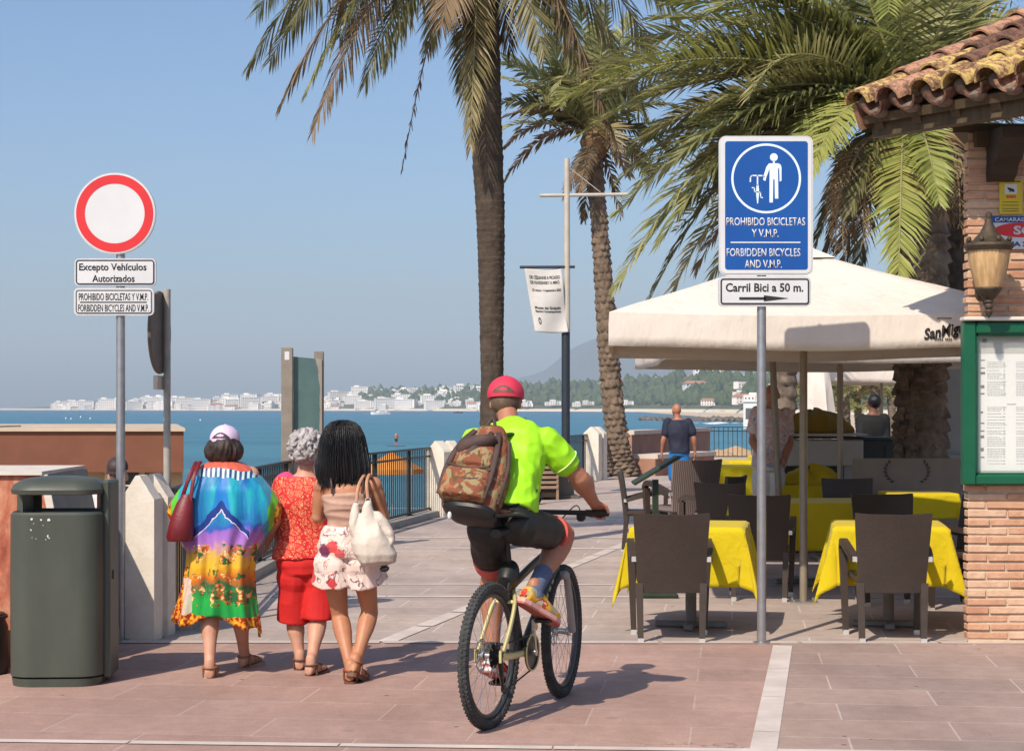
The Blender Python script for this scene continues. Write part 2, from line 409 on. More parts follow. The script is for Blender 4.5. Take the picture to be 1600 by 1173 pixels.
k.col(k.mix(k.ramp(zz, [(.55, (0, 0, 0)), (.75, (1, 1, 1))]), (.60, .52, .40), gcol)); k.set(.9, 0, .1)
tag(obj('far_coast', mb, k.m), kind='structure')
# mountain in the haze
mb = MB(); prof = [(480, 634), (700, 622), (780, 602), (850, 580), (885, 552), (915, 531), (945, 526), (985, 534), (1040, 543), (1110, 560), (1180, 568), (1260, 575), (1400, 590), (1700, 615)]
rows = []
for i in range(0, 123):
    px = 480 + i * 10; y = interp(px, prof); row = []
    for t in (0, .25, .5, .75, 1, 1.4, 2.2):
        D = 7300 + 900 * t; h = EYE - (y - HOR) * 8200 / F
        z = h * (min(t, 1) ** .85 if t <= 1 else max(0, 1 - (t - 1) * .8)) + mnoise.noise(V(px * .03, t * 4, 5)) * 26 * (t > 0)
        row.append(V((px - 800) * D / F, D, max(z, -4)))
    rows.append(row)
mb.loft(rows, False, closed=False)
tag(obj('mountain', mb, M('mountain_rock', (.055, .06, .06), (.03, .04, .035), .004, .9)), kind='structure')

# wood on the far hills: thousands of crowns nobody could count
LEAF_FAR = NT('far_foliage'); k = LEAF_FAR; geo = k.n('NewGeometry').outputs['Position']
k.col(k.ramp(k.noise(.06, 4, .6, geo), [(.3, (.028, .048, .018)), (.55, (.06, .085, .032)), (.75, (.11, .115, .055))])); k.set(.9, 0, .1)
bm = bmesh.new(); bmesh.ops.create_icosphere(bm, subdivisions=1, radius=1); ICO_V = [v.co.copy() for v in bm.verts]; ICO_F = [tuple(v.index for v in f.verts) for f in bm.faces]; bm.free()
rr = random.Random(3); wood = MB()
for i in range(3600):
    px = rr.choice((rr.uniform(560, 800), rr.uniform(780, 1300), rr.uniform(780, 1300), rr.uniform(1000, 1600))); t = rr.uniform(.16, 1.02) if px > 800 else rr.uniform(.25, 1.05)
    if px < 780 and rr.random() < .45: continue
    c = coast(px, t); s = rr.uniform(3.2, 7.0) * (1.2 if c.y > 2000 else .8); tall = rr.uniform(.8, 1.5) if rr.random() > .06 else 2.1
    wood.add([(c.x + v.x * s * rr.uniform(.75, 1.25), c.y + v.y * s, c.z + s * tall * .55 + v.z * s * tall * rr.uniform(.75, 1.2)) for v in ICO_V], ICO_F)
tag(obj('hillside_wood', wood, k.m), kind='stuff')

# far town: white houses one by one
WHITE_H = M('far_white_wall', (.82, .79, .74), (.70, .67, .63), .02, .8, rand=.35); DARK_W = M('far_window', (.10, .10, .11), rough=.4); TERRA = M('far_roof', (.36, .17, .10), rough=.8)
def house_mesh(kind):
    mb = MB()
    if kind == 0:
        mb.box((0, 0, 3.5), (12, 9, 7), mi=0); mb.box((2, 1, 8), (6, 6, 2.2), mi=0); mb.box((0, 0, 7.15), (12.5, 9.5, .3), mi=0)
    elif kind == 1:
        mb.box((0, 0, 3), (16, 9, 6), mi=0); mb.loft([[V(-8.6, -5, 6), V(8.6, -5, 6), V(8.6, 5, 6), V(-8.6, 5, 6)], [V(-6, -.2, 8.4), V(6, -.2, 8.4), V(6, .2, 8.4), V(-6, .2, 8.4)]], mi=2)
    elif kind == 2:
        mb.box((0, 0, 6), (26, 11, 12), mi=0); mb.box((-5, 0, 13), (8, 8, 2.4), mi=0); mb.box((0, 0, 12.2), (26.6, 11.6, .5), mi=0)
    else:
        mb.box((-4, 0, 4), (9, 9, 8), mi=0); mb.box((5, 1, 3), (10, 8, 6), mi=0); mb.box((-4, 0, 8.2), (9.5, 9.5, .4), mi=2)
    w, h = ((12, 7), (16, 6), (26, 12), (17, 6))[kind]; d = (9, 9, 11, 9)[kind]
    for fl in range(int(h // 3)):
        for i in range(int(w // 3)):
            x = -w / 2 + 1.6 + i * 3
            mb.box((x, -d / 2 - .02, 1.7 + fl * 3), (1.3, .12, 1.6), mi=1)
    return mb.mesh('white_house', False)
HM = [house_mesh(i) for i in range(4)]
for me in HM:
    for m_ in (WHITE_H, DARK_W, TERRA): me.materials.append(m_)
rr = random.Random(11)
def house(px, t, kind, s, label, group, lift=0):
    c = coast(px, t); o = bpy.data.objects.new('white_house', HM[kind]); COL.objects.link(o)
    o.location = c + V(0, 0, -1 + lift); o.scale = (s, s, s * rr.uniform(.85, 1.25)); o.rotation_euler = (0, 0, R(rr.uniform(-25, 25)))
    tag(o, label, 'house', group)
for i in range(285):
    px = rr.uniform(85, 760); t = rr.random() ** 1.3 * .98 + .03
    if px > 640 and rr.random() < .3: continue
    house(px, t, rr.choice((0, 0, 1, 2, 2, 3)), rr.uniform(.8, 1.5), 'small white house in the hazy town across the bay', 'white houses of the far town')
for i in range(34):
    px = rr.uniform(770, 1240); t = rr.choice((rr.uniform(.03, .12), rr.uniform(.9, 1.0), rr.uniform(.1, 1)))
    if abs(px - 1058) < 18: px += 48
    house(px, t, rr.choice((0, 1, 1, 3)), rr.uniform(.7, 1.1), 'white house among the trees of the green far hill', 'white houses on the green hill', 5)
house(1108, 1.0, 2, 1.5, 'long white building on the crest of the green hill, left of the blue sign pole', None, 9)
house(1086, .45, 1, 1.7, 'low villa with a wide pale roof halfway up the green hill', None, 7)

# haze: the air over the bay
hz = MB(); hz.box((0, 4700, 205), (19000, 9800, 420)); hz.v = [(x, y - 100 if y < 0 else y, z if z > 0 else -6.0) for x, y, z in hz.v]
k = NT('haze'); k.t.nodes.remove(k.b); pv = k.n('VolumePrincipled'); pv.inputs['Color'].default_value = (.74, .88, 1.0, 1)
pv.inputs['Density'].default_value = .00014; pv.inputs['Anisotropy'].default_value = 0.0; k.l(pv.outputs[0], k.out.inputs['Volume'])
tag(obj('haze', hz, k.m, smooth=False), kind='stuff')
# ------------------------------------------------------------------ shared paints and metals
GALV = M('galvanised_steel', (.40, .40, .41), (.32, .32, .33), 14, .38, .75, .5, bump=.05)
ALU_EDGE = M('sign_edge', (.62, .62, .62), (.52, .52, .52), 8, .4, .3)
SIGN_WHITE = M('sign_white', (.60, .61, .62), (.54, .55, .56), 3, .45)
SIGN_RED = M('sign_red', (.62, .025, .03), (.54, .02, .025), 4, .45)
SIGN_BLUE = M('sign_blue', (.004, .075, .31), (.004, .062, .27), 3, .42)
SIGN_BLACK = M('sign_black', (.02, .02, .022), rough=.5)
BLACK_IRON = M('black_iron', (.028, .029, .032), (.02, .02, .022), 20, .5, .3)
WHITE_STONE = M('whitewashed_stone', (.72, .66, .57), (.60, .54, .45), 5, .85, bump=.35, bscale=30)
DARK_WOOD = M('dark_wood', (.045, .030, .018), (.028, .018, .010), 6, .7, stretch=(1, 1, 6), bump=.3)

def plate(parent, name, w, h, cx, cz, y, r, mats, t=.022, border=None, label=None):
    """rounded sign plate: alu body, face sheet, border band"""
    mb = MB(); ol = rrect(w, h, r)
    mb.prism([(cx + x, y, cz + z) for x, z in ol], (0, 0, 0), (0, t, 0), 0)
    il = rrect(w - .022, h - .022, max(r - .008, .01)); mb.prism([(cx + x, y, cz + z) for x, z in il], (0, -.003, 0), (0, .003, 0), 1)
    if border:
        m_, bw = border; o1 = rrect(w - 2 * m_, h - 2 * m_, max(r - m_, .012)); o2 = rrect(w - 2 * m_ - 2 * bw, h - 2 * m_ - 2 * bw, max(r - m_ - bw, .008)); n_ = len(o1)
        mb.add([(cx + x, y - .005, cz + z) for x, z in o1] + [(cx + x, y - .005, cz + z) for x, z in o2], [(i, (i + 1) % n_, n_ + (i + 1) % n_, n_ + i) for i in range(n_)], 2)
    o = obj(name, mb, mats, parent, smooth=False)
    if label: o['label'] = label
    return o
def disc(mb, c, r, y0, y1, mi, n=56):
    mb.prism([(c[0] + r * math.cos(2 * math.pi * i / n), 0, c[1] + r * math.sin(2 * math.pi * i / n)) for i in range(n)], (0, y0, 0), (0, y1 - y0, 0), mi)
def ring(mb, c, r1, r2, y, mi, n=56):
    mb.add([(c[0] + r * math.cos(2 * math.pi * i / n), y, c[1] + r * math.sin(2 * math.pi * i / n)) for r in (r1, r2) for i in range(n)], [(i, (i + 1) % n, n + (i + 1) % n, n + i) for i in range(n)], mi)

# --- left road sign -------------------------------------------------------
g = G(187, 1001); sc = F / g.y
zz_ = lambda py: EYE - (py - HOR) * g.y / F
xx_ = lambda px: (px - 800) * g.y / F - g.x
t = thing('road_sign', 'round white traffic sign with red rim and two white plates on a grey pole', 'road sign', g)
mb = MB(); mb.tube([(0, .03, -.02), (0, .03, 2.05), (0, .03, zz_(285))], [.031, .030, .030], 20); mb.lathe((0, .03, zz_(285)), [(.031, 0), (.03, .008), (.012, .012)], 20)
mb.lathe((0, .03, 0), [(.06, 0), (.06, .012), (.036, .016)], 24)
obj('pole', mb, GALV, t)
mb = MB(); c = (xx_(180), zz_(334)); rd = 63.5 / sc
disc(mb, c, rd, -.012, .018, 0); disc(mb, c, rd - .006, -.0145, -.012, 1)
ring(mb, c, rd - .014, rd - .073, -.0165, 2)
o = obj('round_plate', mb, [ALU_EDGE, SIGN_WHITE, SIGN_RED], t, smooth=False)
br_ = MB()
for z in (zz_(300), zz_(365)): br_.box((0, .03, z), (.11, .05, .035))
obj('bracket', br_, GALV, o, smooth=False)
p1 = plate(t, 'text_plate', 127 / sc, 43 / sc, xx_(180.5), zz_(425.5), -.012, .032, [ALU_EDGE, SIGN_WHITE, SIGN_BLACK], border=(.010, .008))
lettering('Excepto Vehículos', 105 / sc, xx_(177), zz_(417), -.016, SIGN_BLACK, p1, height=10.8 / sc, bold=.018)
lettering('Autorizados', 66 / sc, xx_(178), zz_(435), -.016, SIGN_BLACK, p1, height=10.8 / sc, bold=.018)
p2 = plate(t, 'text_plate', 125 / sc, 43 / sc, xx_(178.5), zz_(471.5), -.012, .032, [ALU_EDGE, SIGN_WHITE, SIGN_BLACK], border=(.014, .006))
lettering('PROHIBIDO BICICLETAS Y V.M.P.', 108 / sc, xx_(178), zz_(463.5), -.016, SIGN_BLACK, p2, height=11 / sc, bold=.008)
lettering('FORBIDDEN BICYCLES AND V.M.P.', 110 / sc, xx_(178), zz_(481), -.016, SIGN_BLACK, p2, height=11 / sc, bold=.008)
mb = MB(); mb.box((xx_(178), -.0165, zz_(472.3)), (104 / sc, .002, 1.6 / sc)); obj('dividing_line', mb, SIGN_BLACK, p2, smooth=False)

# --- sign seen edge-on behind the pillar ---------------------------------
D_ = 12.95; g = V((261 - 800) * D_ / F, D_, 0); s_ = D_ / F
t = thing('road_sign', 'traffic sign seen edge on with a weathered grey back, behind the nearest white pillar', 'road sign', g)
zz = lambda py: EYE - (py - HOR) * s_
mb = MB(); mb.tube([(0, 0, -.4), (0, 0, zz(452))], .026, 18); obj('pole', mb, M('weathered_post', (.40, .38, .33), (.30, .28, .24), 9, .7, bump=.2), t)
ax = Vector((math.cos(R(12)), -math.sin(R(12)), 0)); ax = Vector((-math.cos(R(3)), math.sin(R(3)), 0))
mb = MB(); c = V(-.045, -.05, zz(520))
mb.lathe(c, [(.295, -.012), (.30, 0), (.295, .012), (.02, .016)], 40, axis=ax); mb.lathe(c, [(.27, .0165), (.27, .0175)], 40, axis=ax, mi=1)
o = obj('round_plate', mb, [M('sign_back', (.17, .14, .115), (.10, .085, .07), 5, .6), SIGN_RED], t)
mb = MB(); mb.box(c + V(-.004, 0, -.36), (.03, .20, .10), rot=R(-3)); obj('text_plate', mb, M('small_plate_edge', (.55, .47, .38)), t, smooth=False)

# --- blue sign ------------------------------------------------------------
g = G(1191, 1006); sc = F / g.y
t = thing('road_sign', 'tall blue sign with white pedestrian and bicycle symbol above a small arrow plate', 'road sign', g)
mb = MB(); mb.tube([(0, .035, -.02), (0, .035, zz_(225))], .031, 20); mb.lathe((0, .035, 0), [(.06, 0), (.06, .012), (.036, .016)], 24); obj('pole', mb, GALV, t)
cx = xx_(1196.5)
pb = plate(t, 'blue_plate', 147 / sc, 217 / sc, cx, zz_(321.5), -.012, .045, [ALU_EDGE, SIGN_WHITE, SIGN_BLUE], t=.026)
mb = MB(); mb.prism([(xx_(1197) + x, 0, zz_(321.5) + z) for x, z in rrect(129 / sc, 200 / sc, .018)], (0, -.0175, 0), (0, .003, 0)); obj('blue_face', mb, SIGN_BLUE, pb, smooth=False)
mb = MB(); cc = (xx_(1196.5), zz_(279.5)); ring(mb, cc, 54.5 / sc, 51 / sc, -.0185, 0)
# pictogram drawn in photo pixels, flat on the sign
Y_ = -.0185
def pxpoly(mb, pts): mb.add([(xx_(x), Y_, zz_(y)) for x, y in pts], [tuple(range(len(pts)))])
def pxline(mb, pts, w):
    for (x0, y0), (x1, y1) in zip(pts, pts[1:]):
        dx, dy = x1 - x0, y1 - y0; L = math.hypot(dx, dy) or 1; nx, ny = -dy / L * w / 2, dx / L * w / 2; ex, ey = dx / L * w * .25, dy / L * w * .25
        pxpoly(mb, [(x0 + nx - ex, y0 + ny - ey), (x0 - nx - ex, y0 - ny - ey), (x1 - nx + ex, y1 - ny + ey), (x1 + nx + ex, y1 + ny + ey)])
def pxdisc(mb, x, y, r): pxpoly(mb, [(x + r * math.cos(i * .3491), y + r * math.sin(i * .3491)) for i in range(18)])
pxdisc(mb, 1208.5, 246.5, 6.2); pxpoly(mb, [(1207, 252), (1210, 252), (1210, 256), (1207, 256)])
pxpoly(mb, [(1201, 256), (1216, 256), (1219.5, 258.5), (1220.5, 263), (1220.5, 283), (1217.5, 284.5), (1216.8, 264), (1215, 264), (1215.5, 311), (1210.2, 311), (1209.6, 281), (1207.6, 281), (1207, 317), (1201.6, 317), (1201.8, 264)])
pxpoly(mb, [(1201, 256), (1202, 264), (1197, 277), (1195.5, 283.5), (1191.8, 282), (1192.5, 275), (1197, 261)])
pxline(mb, [(1171.8, 284.5), (1172, 277.5), (1174.5, 275), (1191, 275.2), (1193.5, 277)], 2.1)
pxline(mb, [(1183, 275), (1183, 290)], 2.2); pxpoly(mb, [(1181.6, 289), (1184.6, 289), (1185.4, 297), (1185.2, 305), (1183.9, 318.5), (1182.4, 318.5), (1181, 305), (1180.9, 297)])
pxline(mb, [(1174.5, 294), (1178, 294), (1178.5, 300), (1187.5, 301.5), (1188, 309), (1191, 309.5)], 1.7)
obj('pictogram', mb, M('sign_pale_blue', (.62, .74, .84), (.58, .70, .80)), pb, smooth=False)
for s, w, x, y in (('PROHIBIDO BICICLETAS', 123, 1196, 346.5), ('Y V.M.P.', 42, 1195, 364.5), ('FORBIDDEN BICYCLES', 115, 1192.5, 394.5), ('AND V.M.P.', 58, 1192, 412.5)):
    lettering(s, w / sc, xx_(x), zz_(y), -.018, SIGN_WHITE, pb, height=12.8 / sc, bold=.011)
mb = MB(); mb.box((xx_(1195.5), -.0185, zz_(379.2)), (109 / sc, .002, 2 / sc)); obj('dividing_line', mb, SIGN_WHITE, pb, smooth=False)
pa = plate(t, 'arrow_plate', 145 / sc, 47 / sc, xx_(1194.5), zz_(455.5), -.012, .035, [ALU_EDGE, SIGN_WHITE, SIGN_BLACK], border=(.014, .010))
lettering('Carril Bici a 50 m.', 121 / sc, xx_(1194), zz_(449), -.016, SIGN_BLACK, pa, height=13 / sc, bold=.022)
mb = MB(); Y_ = -.0175; pxline(mb, [(1155.5, 466.5), (1195, 466.5)], 4); pxpoly(mb, [(1193, 461.5), (1232, 466.3), (1193, 471)]); obj('arrow', mb, SIGN_BLACK, pa, smooth=False)

# --- litter bin -----------------------------------------------------------
BIN = M('bin_green', (.068, .078, .062), (.048, .056, .044), 3.5, .45, bump=.08, bscale=60, stretch=(1, 1, .35))
g = V((96 - 800) * 10.35 / F, 10.35, 0); s_ = 10.08 / F
t = thing('litter_bin', 'dark green litter bin with domed hood, torn sticker scraps on its front', 'litter bin', g, R(3))
zb = lambda py: EYE - (py - HOR) * s_
def rr_ring(w, d, r, z, cy_=0, n=6): return [V(x, y + cy_, z) for x, y in rrect(w, d, r, n)]
mb = MB(); mb.loft([rr_ring(.50, .46, .13, 0), rr_ring(.515, .47, .13, .05)]); obj('plinth', mb, BIN, t)
mb = MB(); mb.loft([rr_ring(.495, .45, .13, .055), rr_ring(.525, .48, .13, .062), rr_ring(.53, .485, .13, .55), rr_ring(.525, .48, .13, zb(805)), rr_ring(.50, .455, .12, zb(801)), rr_ring(.46, .42, .11, zb(806))]); obj('body', mb, BIN, t)
mb = MB(); zt = zb(749); zl = zb(773)
mb.loft([rr_ring(.46, .40, .11, zl - .004), rr_ring(.515, .47, .13, zl), rr_ring(.525, .48, .13, zl + .025), rr_ring(.50, .45, .14, zl + .055), rr_ring(.40, .36, .13, zl + .083), rr_ring(.22, .20, .09, zl + .096), rr_ring(.05, .05, .02, zl + .099)])
hood = obj('hood', mb, BIN, t)
mb = MB(); mb.loft([[V(.20, .14, z), V(.262, .10, z), V(.262, .24, z), V(.16, .24, z)] for z in (.95, zl + .06)]); obj('side_post', mb, BIN, t)
mb = MB(); mb.loft([[V(-.20, .20, z), V(-.16, .24, z), V(-.262, .24, z), V(-.262, .04, z), V(-.225, .02, z)] for z in (.95, zl + .02)]); obj('side_post', mb, BIN, t)
mb = MB(); mb.box((.275, .04, .60), (.045, .30, 1.13), bev=.012); mb.box((.30, -.02, .62), (.012, .03, .05)); obj('hinge_side', mb, BIN, t)
mb = MB(); rs = random.Random(5)
for x, z in ((63, 811), (66, 818), (78, 812), (90, 813), (81, 821), (62, 828), (64, 840), (88, 838), (90, 841), (85, 843), (70, 842)):
    q = V((x - 96) * s_, -.2445, zb(x and z)); k_ = rs.uniform(.003, .010)
    mb.add([q + V(k_ * math.cos(a) * rs.uniform(.5, 1.3), 0, k_ * math.sin(a) * rs.uniform(.5, 1.3)) for a in (0, 1.2, 2.4, 3.7, 5.1)], [(0, 1, 2, 3, 4)])
obj('sticker_scraps', mb, SIGN_WHITE, t, smooth=False)
t = thing('litter_bin', 'black bin cut by the left edge of the picture, only its side showing', 'litter bin', V(-3.17, 10.60, 0))
mb = MB(); mb.lathe((0, .05, 0), [(.16, 0), (.17, .02), (.17, .28), (.155, .32), (.15, .36), (.05, .37)], 28); obj('body', mb, M('black_plastic', (.012, .012, .013), rough=.5), t)
mb = MB(); mb.torus((0, .05, .34), (0, 0, 1), .158, .012, 28, 8); obj('rim', mb, _mats['black_plastic'], t)

# --- red stone plinth ----------------------------------------------------
k = NT('red_marble'); v1 = k.map(scale=(1.2, 1.2, .55)); nz = k.noise(2.6, 8, .68, v1, 1.2)
c = k.ramp(nz, [(.3, (.23, .055, .03)), (.45, (.40, .12, .07)), (.56, (.50, .22, .13)), (.66, (.62, .42, .28))])
v2 = k.noise(14, 6, .7, v1); c = k.mix(1, c, k.ramp(v2, [(.3, (.7, .66, .62)), (.65, (1.1, 1.08, 1.05))]), 'MULTIPLY')
k.col(c); k.set(.6, 0, .3); k.bump(nz, .3, .02); REDM = k.m
t = thing('stone_plinth', 'red veined stone plinth with a pale slab on top, behind the green bin', 'plinth', (0, 0, 0))
zt = 1.17; y0, y1 = 10.9, 12.1; xr = -2.87; xl = -4.4; sl_ = .24
mb = MB(); mb.add([(xl, y0, 0), (xr + sl_, y0, 0), (xr, y0 + .05, zt), (xl, y0 + .05, zt), (xl, y1, 0), (xr + sl_, y1, 0), (xr, y1, zt), (xl, y1, zt)], [(0, 1, 2, 3), (5, 4, 7, 6), (0, 4, 5, 1), (3, 2, 6, 7), (4, 0, 3, 7)], 0)
mb.add([(xr + sl_, y0, 0), (xr + sl_, y1, 0), (xr, y1, zt), (xr, y0 + .05, zt)], [(0, 1, 2, 3)], 1)
obj('block', mb, [REDM, M('grey_green_render', (.24, .245, .215), (.19, .195, .17), 5, .8, bump=.2)], t, smooth=False)
mb = MB(); mb.prism([(xl, y0 + .02, 0), (xr + .005, y0 + .02, 0), (xr - .02, y1 + .03, 0), (xl, y1 + .03, 0)], (0, 0, zt), (0, 0, .022)); obj('top_slab', mb, M('pale_slab', (.62, .57, .50), (.52, .47, .41), 6, .7), t, smooth=False)
mb = MB(); mb.beam((xr + sl_ + .012, y0 - .004, 0), (xr + .012, y0 + .046, zt), .045, .02, up=(0, 1, 0)); obj('edge_trim', mb, _mats['pale_slab'], t, smooth=False)

# --- balustrade pillars ---------------------------------------------------
def pillar(loc, rz, label, sw=.30, st=.135, gap=.075, h=1.10, only=None):
    t = thing('balustrade_pillar', label, 'pillar', loc, rz, 'white balustrade pillars')
    for i, yy in enumerate((-(gap + st) / 2, (gap + st) / 2)):
        mb = MB(); hh = h
        mb.prism([(-sw / 2, yy - st / 2, -.02), (sw / 2, yy - st / 2, -.02), (sw / 2, yy - st / 2, hh - .16), (sw / 2 - .02, yy - st / 2, hh - .13), (0.015, yy - st / 2, hh), (-.015, yy - st / 2, hh), (-sw / 2 + .02, yy - st / 2, hh - .13), (-sw / 2, yy - st / 2, hh - .16)], (0, 0, 0), (0, st, 0))
        obj('slab', mb, WHITE_STONE, t, smooth=False)
    mb = MB(); mb.box((0, 0, .47), (sw * .72, gap + .01, .98)); obj('core', mb, WHITE_STONE, t, smooth=False)
    return t
pillar(G(222, 998) + V(.02, .12, 0), R(-9), 'nearest white gabled balustrade pillar, right behind the grey sign pole', sw=.235, st=.15, gap=.12, h=1.12)
pillar(G(697, 806) + V(-.02, 0, 0), R(-38), 'white gabled balustrade pillar just left of the cyclist and his backpack', sw=.33, st=.16, gap=.10)
pillar(G(930, 750), R(-24), 'white gabled balustrade pillar between the lamp post and the leaning palm', sw=.36, st=.2, gap=.12, h=1.17)

# --- railings ------------------------------------------------------------
def railing(pts, label, bar=.11, z0=.12, z1=1.0, kerb=True, br=.008, posts=1.9):
    a = Vector(pts[0]); t = thing('railing', label, 'railing', a, 0, 'black railings along the promenade edge')
    pts = [Vector(p) - a for p in pts]
    top = MB(); bars = MB(); low = MB(); kb = MB(); since = 0
    for p, q in zip(pts, pts[1:]):
        L = (q - p).length; d = (q - p) / L
        top.beam(p + V(0, 0, z1), q + V(0, 0, z1), .05, .022); low.beam(p + V(0, 0, z0), q + V(0, 0, z0), .03, .03); low.beam(p + V(0, 0, z1 - .12), q + V(0, 0, z1 - .12), .025, .025)
        if kerb: kb.beam(p + V(0, 0, .04), q + V(0, 0, .04), .30, .10)
        for i in range(int(L / bar)):
            c = p + d * (i + .5) * bar; bars.tube([c + V(0, 0, z0), c + V(0, 0, z1)], br, 5, cap=False)
        for i in range(int(L / posts) + 1):
            c = p + d * min(i * posts, L); pm = MB(); pm.box(c + V(0, 0, (z1 + .02) / 2), (.045, .045, z1)); pm.box(c + V(0, 0, .095), (.11, .11, .02)); obj('post', pm, BLACK_IRON, t, smooth=False)
    obj('handrail', top, BLACK_IRON, t, smooth=False); obj('lower_rail', low, BLACK_IRON, t, smooth=False); obj('bar_infill', bars, BLACK_IRON, t, smooth=False)
    if kerb: obj('kerb', kb, M('kerb_stone', (.42, .38, .34), (.34, .31, .27), 4, .85, bump=.3), t, smooth=False)
    return t
railing([(-2.42, 12.72, 0), (-2.52, 15.6, 0), (-2.42, 19.2, 0), (-1.15, 26.35, 0)], 'long near black railing curving behind the three women to the pillar by the cyclist')
railing([(-.93, 27.3, 0), (.3, 33.0, 0), (1.72, 39.4, 0)], 'black railing behind the cyclist, between two white pillars')
railing([(1.98, 40.5, 0), (2.5, 43.2, 0)], 'short black railing behind the leaning palm trunk')
railing([(5.45, 53.9, 0), (8.3, 53.9, 0)], 'black railing section beyond the man in the navy shirt', bar=.14, br=.011, posts=2.6)

# --- low brick planters and parapet by the leaning palm -------------------
BRICKY = M('terracotta_render', (.36, .19, .13), (.27, .14, .095), 3, .8, bump=.3)
PALE_CAP = M('pale_coping', (.58, .50, .42), (.48, .41, .34), 5, .8)
def parapet(a, b, h, th, label):
    a, b = Vector(a), Vector(b); t = thing('parapet_wall', label, 'wall', a)
    mb = MB(); mb.beam(V(0, 0, h / 2), b - a + V(0, 0, h / 2), th, h); obj('wall_block', mb, BRICKY, t, smooth=False)
    mb = MB(); mb.beam(V(0, 0, h + .05), b - a + V(0, 0, h + .05), th + .12, .10); obj('coping', mb, PALE_CAP, t, smooth=False)
parapet((2.75, 44.0, 0), (5.5, 51.5, 0), .92, .4, 'reddish parapet wall with pale coping to the left of the man in navy')
parapet((3.1, 41.6, 0), (4.8, 44.6, 0), .40, .5, 'low reddish planter wall with pale top right of the leaning palm')

# --- information totem ----------------------------------------------------
D_ = 19.4; s_ = D_ / F; g = V((473 - 800) * s_, D_, 0); t = thing('information_totem', 'brown metal information board with two posts and faded blue green panel', 'information board', g, R(4))
STEEL = M('totem_steel', (.28, .245, .20), (.22, .19, .155), 8, .5, .3, bump=.08)
zt = lambda py: EYE - (py - HOR) * s_
mb = MB(); mb.box((-.165, -.02, zt(543) / 2), (.125, .12, zt(543)), bev=.008); mb.box((-.165, -.0815, zt(556)), (.05, .003, .09), mi=1); obj('post', mb, [STEEL, SIGN_WHITE], t, smooth=False)
mb = MB(); mb.box((.17, .14, zt(548) / 2), (.105, .12, zt(548)), bev=.008); obj('post', mb, STEEL, t, smooth=False)
k = NT('totem_panel'); z = k.sep()[2]; x = k.sep()[0]
blob = k.math('SUBTRACT', 1.0, k.math('ADD', k.math('POWER', k.math('MULTIPLY', x, 5.4), 2.0), k.math('POWER', k.math('MULTIPLY', k.math('SUBTRACT', z, 1.62), 1.75), 4.0)))
wob = k.math('ADD', blob, k.math('MULTIPLY', k.math('SUBTRACT', k.noise(5, 4), .5), .9))
k.col(k.mix(k.ramp(wob, [(.02, (0, 0, 0)), (.06, (1, 1, 1))]), k.ramp(k.noise(4, 4), [(.3, (.24, .21, .17)), (.7, (.34, .31, .26))]), k.ramp(k.noise(3, 4), [(.3, (.07, .13, .13)), (.7, (.11, .18, .17))]))); k.set(.25, 0, .5)
mb = MB(); mb.add([(-.10, .0, zt(557)), (.205, .06, zt(561)), (.205, .06, .3), (-.10, .0, .3), (-.10, .03, zt(557)), (.205, .09, zt(561)), (.205, .09, .3), (-.10, .03, .3)], [(0, 1, 2, 3), (7, 6, 5, 4), (0, 4, 5, 1), (1, 5, 6, 2), (2, 6, 7, 3), (3, 7, 4, 0)]); obj('panel', mb, k.m, t, smooth=False)

# --- lamp post with banner -------------------------------------------------
g = G(884, 776); D_ = g.y; s_ = D_ / F; zl_ = lambda py: EYE - (py - HOR) * s_
PALE_POST = M('pale_post', (.50, .46, .39), (.42, .38, .32), 6, .5, .1)
t = thing('lamp_post', 'tall lamp post with dark lower half, pale upper half and a cross arm', 'lamp post', g, R(4))
mb = MB(); mb.tube([(0, 0, 0), (0, 0, zl_(519))], .075, 16); mb.box((0, 0, .02), (.4, .4, .04)); mb.tube([(0, 0, .04), (0, 0, .45)], .095, 16); obj('lower_pole', mb, M('navy_post', (.035, .045, .06), (.028, .035, .048), 9, .5, .3), t)
mb = MB(); mb.tube([(0.02, 0, zl_(519)), (0.02, 0, zl_(248))], [.06, .05], 16); obj('upper_pole', mb, PALE_POST, t)
mb = MB(); mb.tube([(-.46, 0, zl_(306)), (1.1, 0, zl_(303))], .032, 10); mb.tube([(.06, 0, zl_(262)), (.62, 0, zl_(300))], .008, 6); obj('cross_arm', mb, PALE_POST, t)
mb = MB(); mb.tube([(-.82, -.02, zl_(418)), (.16, -.02, zl_(417))], .026, 8); obj('banner_arm', mb, M('navy_arm', (.03, .04, .06)), t)
BANNER = M('banner_cloth', (.56, .54, .51), (.46, .45, .43), 3, .7)
ban = thing('banner', 'rippled grey white cloth banner with dark lettering hanging from the lamp post', 'banner', g, R(4))
mb = MB(); NU, NV = 26, 34
def banp(u, v):
    x = lerp(lerp(-.74, -.08, u), lerp(-.56, .03, u), v); zz0 = lerp(zl_(419), zl_(519), v) - .02 * math.sin(u * 3)
    return V(x, -.03 + .035 * math.sin(u * 5 + v * 4) * v + .03 * math.sin(v * 7 + u * 3) * u - .10 * v, zz0)
mb.loft([[banp(i / NU, j / NV) for i in range(NU + 1)] for j in range(NV + 1)], False, closed=False)
bo = obj('cloth', mb, BANNER, ban, ang=180); so_ = bo.modifiers.new('thick', 'SOLIDIFY'); so_.thickness = .004
